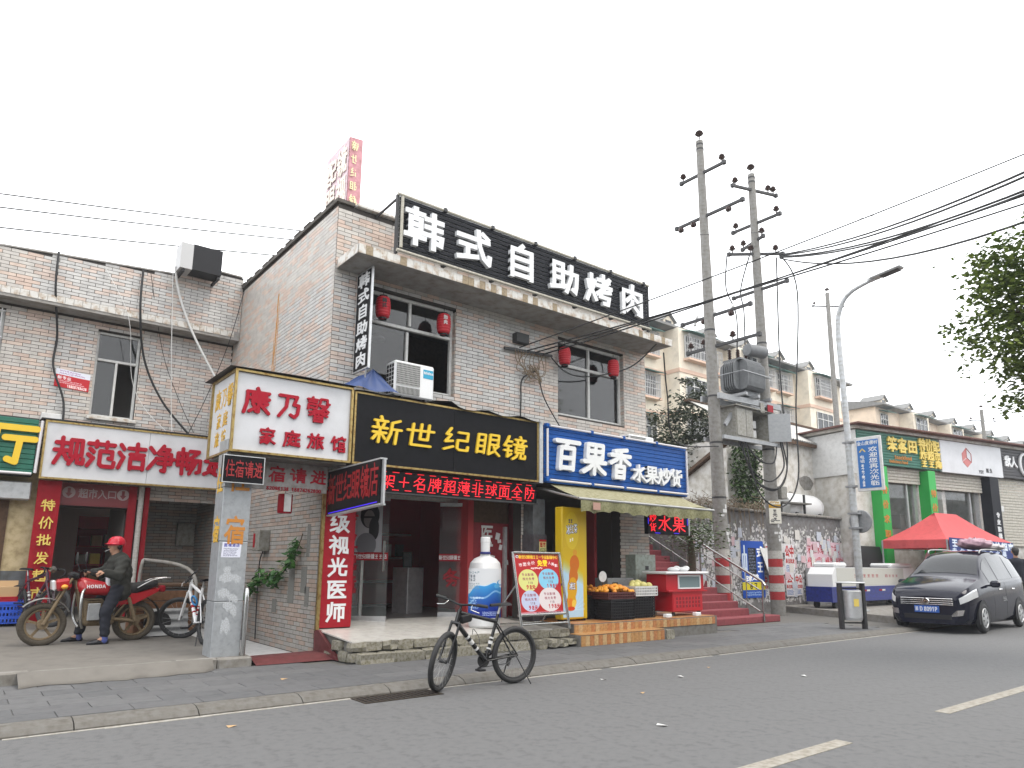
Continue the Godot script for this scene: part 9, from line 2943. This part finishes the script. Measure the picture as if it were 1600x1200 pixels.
	put(mb, "plate_character", M.acrylic_white, t, true)
	var f := SystemFont.new()
	f.font_names = PackedStringArray(["Droid Sans"]); f.font_weight = 700
	var tx := TextMesh.new()
	tx.text = "D 8091P"; tx.font = f; tx.font_size = 32; tx.pixel_size = 0.0042; tx.depth = 0.006; tx.material = M.acrylic_white
	inst(tx, "plate_lettering", t, Vector3(2.174, 0.512, -0.035), Basis(-Z * 0.72, V, X))
	for s in [-0.3, 0.35]:
		mb.beam(Vector3(1.02, 1.145, s), Vector3(0.92, 1.2, s - 0.38), 0.02, 0.012)
		put(mb, "wiper", M.black_plastic, t, true)
	for i in 3: letter(mb, "出租人"[i], Transform3D(Basis(X * -0.085, V * 0.11, -Z), Vector3(-0.15 - i * 0.1, 0.66, -0.878)), 9, 0.003)
	put(mb, "door_lettering", M.alu, t, true)
	# bundles tied on the roof
	for q in [["white and mauve plastic bundle tied on the car roof", Vector3(20.1, 1.86, -6.8), Vector3(0.45, 0.28, 0.36), lin(0.42, 0.26, 0.33)], ["smaller pale bundle behind the mauve one on the car roof", Vector3(20.9, 1.85, -6.7), Vector3(0.36, 0.17, 0.28), lin(0.5, 0.48, 0.5)]]:
		var b := thing("roof_bundle", q[0], "bundle", q[1], "bundles on the car roof")
		var g := []
		for i in 13:
			var row := []
			for k in 20:
				var th := PI * i / 12.0; var ph := TAU * k / 20
				var r := 1.0 + 0.1 * sin(ph * 5 + th * 7) + 0.06 * sin(ph * 9 - th * 4)
				row.append(Vector3(sin(th) * cos(ph), 0.5 + 0.5 * cos(th), sin(th) * sin(ph)) * q[2] * r * Vector3(1, 1, 1) + q[1])
			g.append(row)
		mb.sheet(g, true, true)
		put(mb, "bundle", mat("bundle_%d" % taken.roof_bundle, q[3], 0.45, 0, M.kerb.albedo_texture, 2.0), b)

# ---------------------------------------------------------------- tent, passers-by, hanging bags
func tent_and_people() -> void:
	var t := thing("red_canopy_tent", "red folding canopy tent behind the minivan", "tent", Vector3(26, 0.24, -9.8))
	var a := Vector3(24, 2.28, -10.8); var b := Vector3(24, 2.28, -8.86); var c := Vector3(28.6, 2.28, -8.55); var d := Vector3(28.6, 2.28, -10.3)
	var p := Vector3(25.6, 3.22, -9.75); var q := Vector3(27.0, 3.22, -9.6)
	var mb := MB.new()
	for f in [[a, b, p, p], [b, c, q, p], [c, d, q, q], [d, a, p, q]]:
		var g := []
		for i in 9:
			var row := []
			for k in 9: row.append(f[0].lerp(f[1], k / 8.0).lerp(f[3].lerp(f[2], k / 8.0), i / 8.0) - V * 0.1 * sin(PI * i / 8.0) * (0.6 + 0.4 * sin(PI * k / 8.0)))
			g.append(row)
		mb.sheet(g, true)
	put(mb, "canopy", M.tent_red, t)
	var e := [a, b, c, d]
	for i in 4:
		var g := []
		for j in 2:
			var row := []
			for k in 13: row.append(e[i].lerp(e[(i + 1) % 4], k / 12.0) - V * (0.26 * j) + Vector3(sin(k * 1.9), 0, cos(k * 1.3)) * 0.02 * j)
			g.append(row)
		mb.sheet(g)
		put(mb, "valance", M.tent_red, t)
		mb.tube([e[i], Vector3(e[i].x, 0.24, e[i].z)], 0.03, 6)
		put(mb, "leg", M.galvanised, t)
	t = thing("blue_banner", "blue banner with white characters along the front of the red tent", "banner", Vector3(26.5, 1.9, -8.6))
	var im := blank(256, 48, Color(0.06, 0.16, 0.42))
	ink(im, "从一马批发特价超市", Vector2(8, 2), Vector2(28, 0), Vector2(24, 22), 4, Color(0.85, 0.88, 0.92))
	ink(im, "专业配单位金水果", Vector2(8, 27), Vector2(28, 0), Vector2(18, 18), 3, Color(0.8, 0.84, 0.9))
	mb.quad(Vector3(24.0, 1.78, -8.8), Vector3(28.6, 1.72, -8.5), Vector3(28.6, 2.26, -8.5), Vector3(24.0, 2.34, -8.8))
	put(mb, "cloth", pic("tent_banner", im, 0.7), t)
	for k in [[24.4, lin(0.55, 0.3, 0.33), "pink"], [25.0, lin(0.55, 0.1, 0.02), "orange"], [25.9, lin(0.4, 0.5, 0.15), "green"], [26.6, lin(0.5, 0.05, 0.05), "red"]]:
		t = thing("hanging_bag", "%s bag hanging under the edge of the red tent" % k[2], "bag", Vector3(k[0], 1.2, -9.4), "bags hanging under the tent")
		body_net(mb, [[Vector3(k[0], 1.85, -9.6), Vector3(k[0] + 0.05, 1.5, -9.6), 0.06, 0.17], [Vector3(k[0] + 0.05, 1.5, -9.6), Vector3(k[0] - 0.04, 1.2, -9.58), 0.17, 0.2]], 0.05, 0.08)
		mb.tube([Vector3(k[0], 1.85, -9.6), Vector3(k[0], 2.3, -9.6)], 0.01, 4)
		put(mb, "bag", mat("bag_" + k[2], k[1], 0.5), t)
	# a man walking at the right edge, and another in a shop door
	var m := thing("person", "dark-haired man in a black jacket behind the minivan at the right edge", "person", Vector3(23.3, 0.2, -6.9), "", 0.6)
	var bo := []; var coat := []; var leg := []
	for s in [-1.0, 1.0]:
		bo.append_array([[Vector3(0, 1.35, 0.0), Vector3(0, 1.4, 0.19 * s), 0.08, 0.065], [Vector3(0, 1.4, 0.19 * s), Vector3(0.02, 1.12, 0.25 * s), 0.05, 0.042], [Vector3(0.02, 1.12, 0.25 * s), Vector3(0.16, 0.95, 0.2 * s), 0.04, 0.03], [Vector3(0, 0.92, 0.09 * s), Vector3(0.04 * s, 0.5, 0.1 * s), 0.09, 0.06], [Vector3(0.04 * s, 0.5, 0.1 * s), Vector3(-0.04 * s, 0.08, 0.1 * s), 0.055, 0.04], [Vector3(-0.04 * s, 0.05, 0.1 * s), Vector3(-0.04 * s + 0.16, 0.04, 0.1 * s), 0.04, 0.035]])
		coat.append_array([[Vector3(0, 1.4, 0.17 * s), Vector3(0.02, 1.12, 0.25 * s), 0.08, 0.065], [Vector3(0.02, 1.12, 0.25 * s), Vector3(0.14, 0.97, 0.21 * s), 0.062, 0.05]])
		leg.append_array([[Vector3(0, 0.92, 0.09 * s), Vector3(0.04 * s, 0.5, 0.1 * s), 0.11, 0.08], [Vector3(0.04 * s, 0.5, 0.1 * s), Vector3(-0.04 * s, 0.1, 0.1 * s), 0.078, 0.065]])
	bo.append_array([[Vector3(0, 0.95, 0), Vector3(0, 1.35, 0), 0.13, 0.14], [Vector3(0, 1.4, 0), Vector3(0, 1.55, 0), 0.055, 0.05]])
	coat.append_array([[Vector3(0, 0.88, 0), Vector3(0, 1.1, 0), 0.16, 0.15], [Vector3(0, 1.1, 0), Vector3(0, 1.36, 0), 0.15, 0.16]])
	head(mb, Vector3(0.02, 1.66, 0), X)
	body_net(mb, bo, 0.025)
	for s in [-1.0, 1.0]: hand(mb, Vector3(0.16, 0.95, 0.2 * s), Vector3(0.6, -0.8, 0), Vector3(0, 0, -s), 1.0)
	put(mb, "body", M.skin, m, true)
	for k in [["jacket", coat, "trousers"], ["trousers", leg, "jacket"]]:
		body_net(mb, k[1], 0.025, 0.04)
		put(mb, k[0], M[k[2]], m, true)
	body_net(mb, [[Vector3(-0.02, 1.72, 0), Vector3(0.03, 1.73, 0), 0.088, 0.08], [Vector3(-0.05, 1.68, 0), Vector3(-0.05, 1.62, 0), 0.07, 0.06]], 0.012)
	put(mb, "hair", M.hair, m, true)
	dup(m, shop_pt(2.95, 2.02, -0.9), -1.4, "person in dark clothes standing in the doorway under the white shop sign")

# ---------------------------------------------------------------- plants
func tree(label: String, foot: Vector3, crown: Array, trunk_r: float, n: int, size: float, c0: Color, c1: Color, group: String, called := "broadleaf_tree") -> void:
	var t := thing(called, label, "tree", foot, group)
	var mb := MB.new()
	var top: Vector3 = crown[0][0]
	mb.tube([foot, foot.lerp(top, 0.4) + Vector3(0.1, 0, 0.05), top], [trunk_r, trunk_r * 0.75, trunk_r * 0.35], 10)
	var fork := foot.lerp(top, 0.45)
	for q in crown: mb.tube([fork, fork.lerp(q[0], 0.5) + V * 0.25, q[0]], [trunk_r * 0.5, trunk_r * 0.3, 0.02], 6)
	put(mb, "trunk", M.bark, t)
	var vol := 0.0
	for q in crown: vol += q[1].x * q[1].y * q[1].z
	for q in crown:
		var cnt := int(n * q[1].x * q[1].y * q[1].z / vol)
		var clumps := []
		for i in maxi(8, cnt / 45):
			var d := Vector3(rng.randfn(), rng.randfn(), rng.randfn()).normalized() * rng.randf() ** 0.4
			clumps.append(q[0] + d * q[1])
		for i in cnt:
			var cp: Vector3 = clumps[rng.randi() % clumps.size()]
			var p: Vector3 = cp + Vector3(rng.randfn(), rng.randfn() * 0.7, rng.randfn()) * q[1].x * 0.16
			leaf(mb, p, size * rng.randf_range(0.7, 1.25), c0.lerp(c1, rng.randf() * rng.randf_range(0.5, 1.0)), 0.8)
	put(mb, "crown", M.leaf, t)

func plants() -> void:
	var g1 := Color(0.07, 0.105, 0.025); var g2 := Color(0.27, 0.33, 0.07)
	tree("green roadside tree overhanging the street at the upper right edge", Vector3(15.6, 0.1, 2.0), [[Vector3(14.4, 6.6, -1.8), Vector3(1.8, 1.3, 1.6)], [Vector3(12.9, 5.5, -3.5), Vector3(0.95, 1.1, 0.75)], [Vector3(13.3, 4.45, -3.3), Vector3(0.85, 0.9, 0.6)], [Vector3(13.4, 5.9, -3.0), Vector3(1.0, 1.0, 0.9)], [Vector3(14.6, 5.4, -2.5), Vector3(1.3, 1.5, 1.2)]], 0.2, 30000, 0.085, g1, g2, "roadside trees")
	tree("dark evergreen tree behind the blue fruit shop sign", Vector3(21.6, 0.1, -16.6), [[Vector3(21.8, 6.3, -16.6), Vector3(1.6, 1.9, 1.6)], [Vector3(21.3, 5.0, -16.4), Vector3(1.7, 1.4, 1.6)], [Vector3(22.1, 7.6, -16.7), Vector3(0.75, 1.1, 0.75)], [Vector3(22.6, 4.8, -16.4), Vector3(1.0, 1.2, 1.0)]], 0.2, 9000, 0.13, Color(0.02, 0.03, 0.015), Color(0.09, 0.1, 0.055), "", "evergreen_tree")
	# trees across the road, behind the camera, that the windows mirror
	for q in [[1.0, 5.0], [7.5, 5.6], [-5.0, 6.0], [14.0, 7.5]]:
		tree("roadside tree across the road opposite the shops", Vector3(q[0], 0.12, q[1]), [[Vector3(q[0], 6.6, q[1]), Vector3(2.6, 2.4, 2.4)], [Vector3(q[0] + 0.8, 5.0, q[1]), Vector3(2.0, 1.5, 1.8)]], 0.2, 1800, 0.24, g1, g2, "trees across the road")
	var ob := thing("opposite_building", "long plain building across the road facing the shops", "building", Vector3(5, 0.12, 14))
	mb_wall(ob)
	# ivy on the white house
	var t := thing("ivy", "green ivy covering the white house wall between the utility poles", "ivy", Vector3(19.8, 3.1, -13))
	var mb := MB.new()
	for i in 1500:
		var y := rng.randf_range(3.0, 5.25)
		leaf(mb, Vector3(19.0 + rng.randf() * 1.55 + 0.1 * sin(y * 4), y, -13.0 + rng.randf() * 0.22), 0.11, Color(0.025, 0.06, 0.012).lerp(Color(0.07, 0.12, 0.03), rng.randf()), 1.4)
	put(mb, "leaves", M.leaf, t)
	mb.lohi(Vector3(18.95, 0.2, -13.35), Vector3(20.6, 5.1, -13.1))
	put(mb, "wall_behind", M.white_plaster, t)
	# artificial vine on the passage wall
	t = thing("garland_vine", "garland of broad green leaves on the tiled passage wall", "vine", Vector3(4.3, 1.0, -11.5))
	var path := curve([Vector3(4.28, 0.95, -12.9), Vector3(4.28, 1.25, -12.2), Vector3(4.28, 1.2, -11.6), Vector3(4.28, 1.5, -11.0), Vector3(4.28, 1.85, -10.7)], 8)
	mb.tube(path, 0.008, 5, false)
	put(mb, "stem", M.bark, t)
	for k in 3:
		for i in 80:
			var p: Vector3 = path[mini(path.size() - 1, int(k * 10.5 + rng.randf() * 9))]
			leaf(mb, p + Vector3(-0.05 - rng.randf() * 0.05, rng.randf_range(-0.16, 0.08), rng.randf_range(-0.14, 0.14)), 0.1, Color(0.02, 0.09, 0.015).lerp(Color(0.06, 0.16, 0.03), rng.randf()), 1.2)
		put(mb, "leaves", M.leaf, t)

# ---------------------------------------------------------------- cables
func wires() -> void:
	var g := "overhead cables across the sky"
	var out := [["lowest", 7.1], ["second", 7.3], ["third", 7.42]]
	for k in 3: wire("overhead_cable", "%s of three black cables running from the tiled facade to the right" % out[k][0], Vector3(8.3 + 0.2 * k, 5.48, -10.1), Vector3(13.8, out[k][1] + 0.5, -0.9), 0.12, 0.015, g)
	wire("overhead_cable", "straight cable rising steeply to the upper right corner", Vector3(8.1, 5.5, -10.1), Vector3(14.1, 8.75, -0.9), 0.1, 0.012, g)
	for k in 5: wire("overhead_cable", ["top", "second", "middle", "fourth", "bottom"][k] + " cable of the bundle leaving the right pole towards the tree", Vector3(18.75, 10.75 - 0.03 * k, -10.75), Vector3(10.9, [6.92, 6.86, 6.62, 6.58, 6.2][k], -1.2), [0.3, 0.33, 0.36, 0.38, 0.6][k], 0.022, g)
	for k in 3: wire("thin_wire", ["top", "middle", "lowest"][k] + " thin wire in the sky at the left", Vector3(9.2, [11.45, 11.15, 10.6][k], -19), Vector3(-6, [8.7, 8.35, 7.9][k], -19), 0.1, 0.017, "thin wires at the left")
	wire("thin_wire", "long thin wire from the roof sign past the pole tops", Vector3(6.6, 7.35, -9.4), Vector3(24, 13.4, -7.5), 0.8, 0.006, g)
	# drooping cables on the left wall
	var m: Array = [[[Vector3(0.93, 7.1, -14.98), Vector3(0.95, 6.4, -14.96), Vector3(1.1, 5.6, -15.36), Vector3(1.1, 5.0, -15.36), Vector3(1.32, 4.4, -15.36), Vector3(1.36, 3.95, -15.3)], 0.02, "black_rubber", "thick black cable hanging down the left tiled wall beside the notice"],
		[[Vector3(2.36, 7.15, -14.98), Vector3(2.38, 6.3, -14.96), Vector3(2.6, 5.4, -15.3), Vector3(3.0, 4.6, -15.3), Vector3(3.55, 3.95, -15.2)], 0.022, "black_rubber", "thick black cable curving down right of the left window"],
		[[Vector3(2.9, 7.3, -14.8), Vector3(3.05, 6.8, -14.95), Vector3(3.4, 6.0, -14.97), Vector3(4.0, 4.9, -14.8), Vector3(3.9, 4.1, -13.5)], 0.024, "white_paint", "white insulated pipe running down from the roof box"],
		[[Vector3(2.9, 7.2, -14.95), Vector3(3.0, 5.9, -15.0), Vector3(3.15, 4.6, -15.2), Vector3(3.2, 3.95, -15.1)], 0.008, "white_paint", "thin white wire hanging straight below the roof box"],
		[[Vector3(4.25, 7.3, -14.5), Vector3(4.1, 6.0, -14.9), Vector3(3.8, 4.8, -15.1), Vector3(3.5, 3.95, -15.1)], 0.007, "black_rubber", "thin black wire from the side wall top to the sign"],
		[[Vector3(2.5, 7.1, -14.97), Vector3(2.9, 5.6, -15.2), Vector3(3.3, 4.7, -15.3), Vector3(3.6, 4.0, -15.1)], 0.006, "black_rubber", "thin black wire beside the thick curved cable on the left wall"],
		[[Vector3(1.7, 7.0, -14.97), Vector3(2.2, 6.1, -15.0), Vector3(2.42, 5.0, -15.35), Vector3(2.7, 4.4, -15.3), Vector3(3.1, 3.95, -15.1)], 0.006, "white_paint", "thin pale wire crossing the left window"],
		[[Vector3(11.4, 6.1, -9.5), Vector3(11.0, 5.6, -9.9), Vector3(10.0, 5.25, -10.05), Vector3(9.3, 5.2, -10.05), Vector3(8.9, 5.45, -10.08)], 0.014, "black_rubber", "black cable sagging across the right upper window"],
		[[Vector3(11.75, 6.0, -9.6), Vector3(12.2, 5.2, -9.9), Vector3(13.2, 4.3, -10.5), Vector3(16.0, 4.6, -11.3)], 0.016, "black_rubber", "black cable drooping from the eave to the left utility pole"]]
	for q in m:
		var mb := MB.new()
		mb.tube(curve(q[0], 7), q[1], 7, false)
		var o := put(mb, numbered("wall_cable"), M[q[2]], self)
		o.set_meta("label", q[3]); o.set_meta("category", "cable"); o.set_meta("group", "cables on the walls")
	# distant pole between the poles and the lamp
	for q in [[Vector3(43, 0, -21.5), 19.0, "distant concrete pole with a crossarm before the apartment block"], [Vector3(62, 0, -19.5), 13.6, "farthest pole with dark crossarms above the shop roofs"]]:
		var t := thing("distant_pole", q[2], "utility pole", q[0], "distant poles")
		var mb := MB.new()
		mb.tube([q[0], q[0] + V * q[1]], [0.22, 0.13], 10)
		put(mb, "shaft", M.pole_concrete, t)
		arm(t, q[0] + V * (q[1] - 0.9), Vector3(0.8, 0, 0.6), 1.0, 1.0, [-0.9, 0.9])
		insulator(t, q[0] + V * (q[1] + 0.2), 0.16)

func mb_wall(t: Node3D) -> void:
	var mb := MB.new()
	mb.lohi(Vector3(-45, 0, 11.5), Vector3(60, 6.5, 20))
	put(mb, "wall", M.stucco, t)
	for i in 26:
		for y in [1.2, 4.0]:
			mb.lohi(Vector3(-44 + i * 4, y, 11.46), Vector3(-41.6 + i * 4, y + 2.2, 11.5))
			put(mb, "window", M.glass_solid, t)
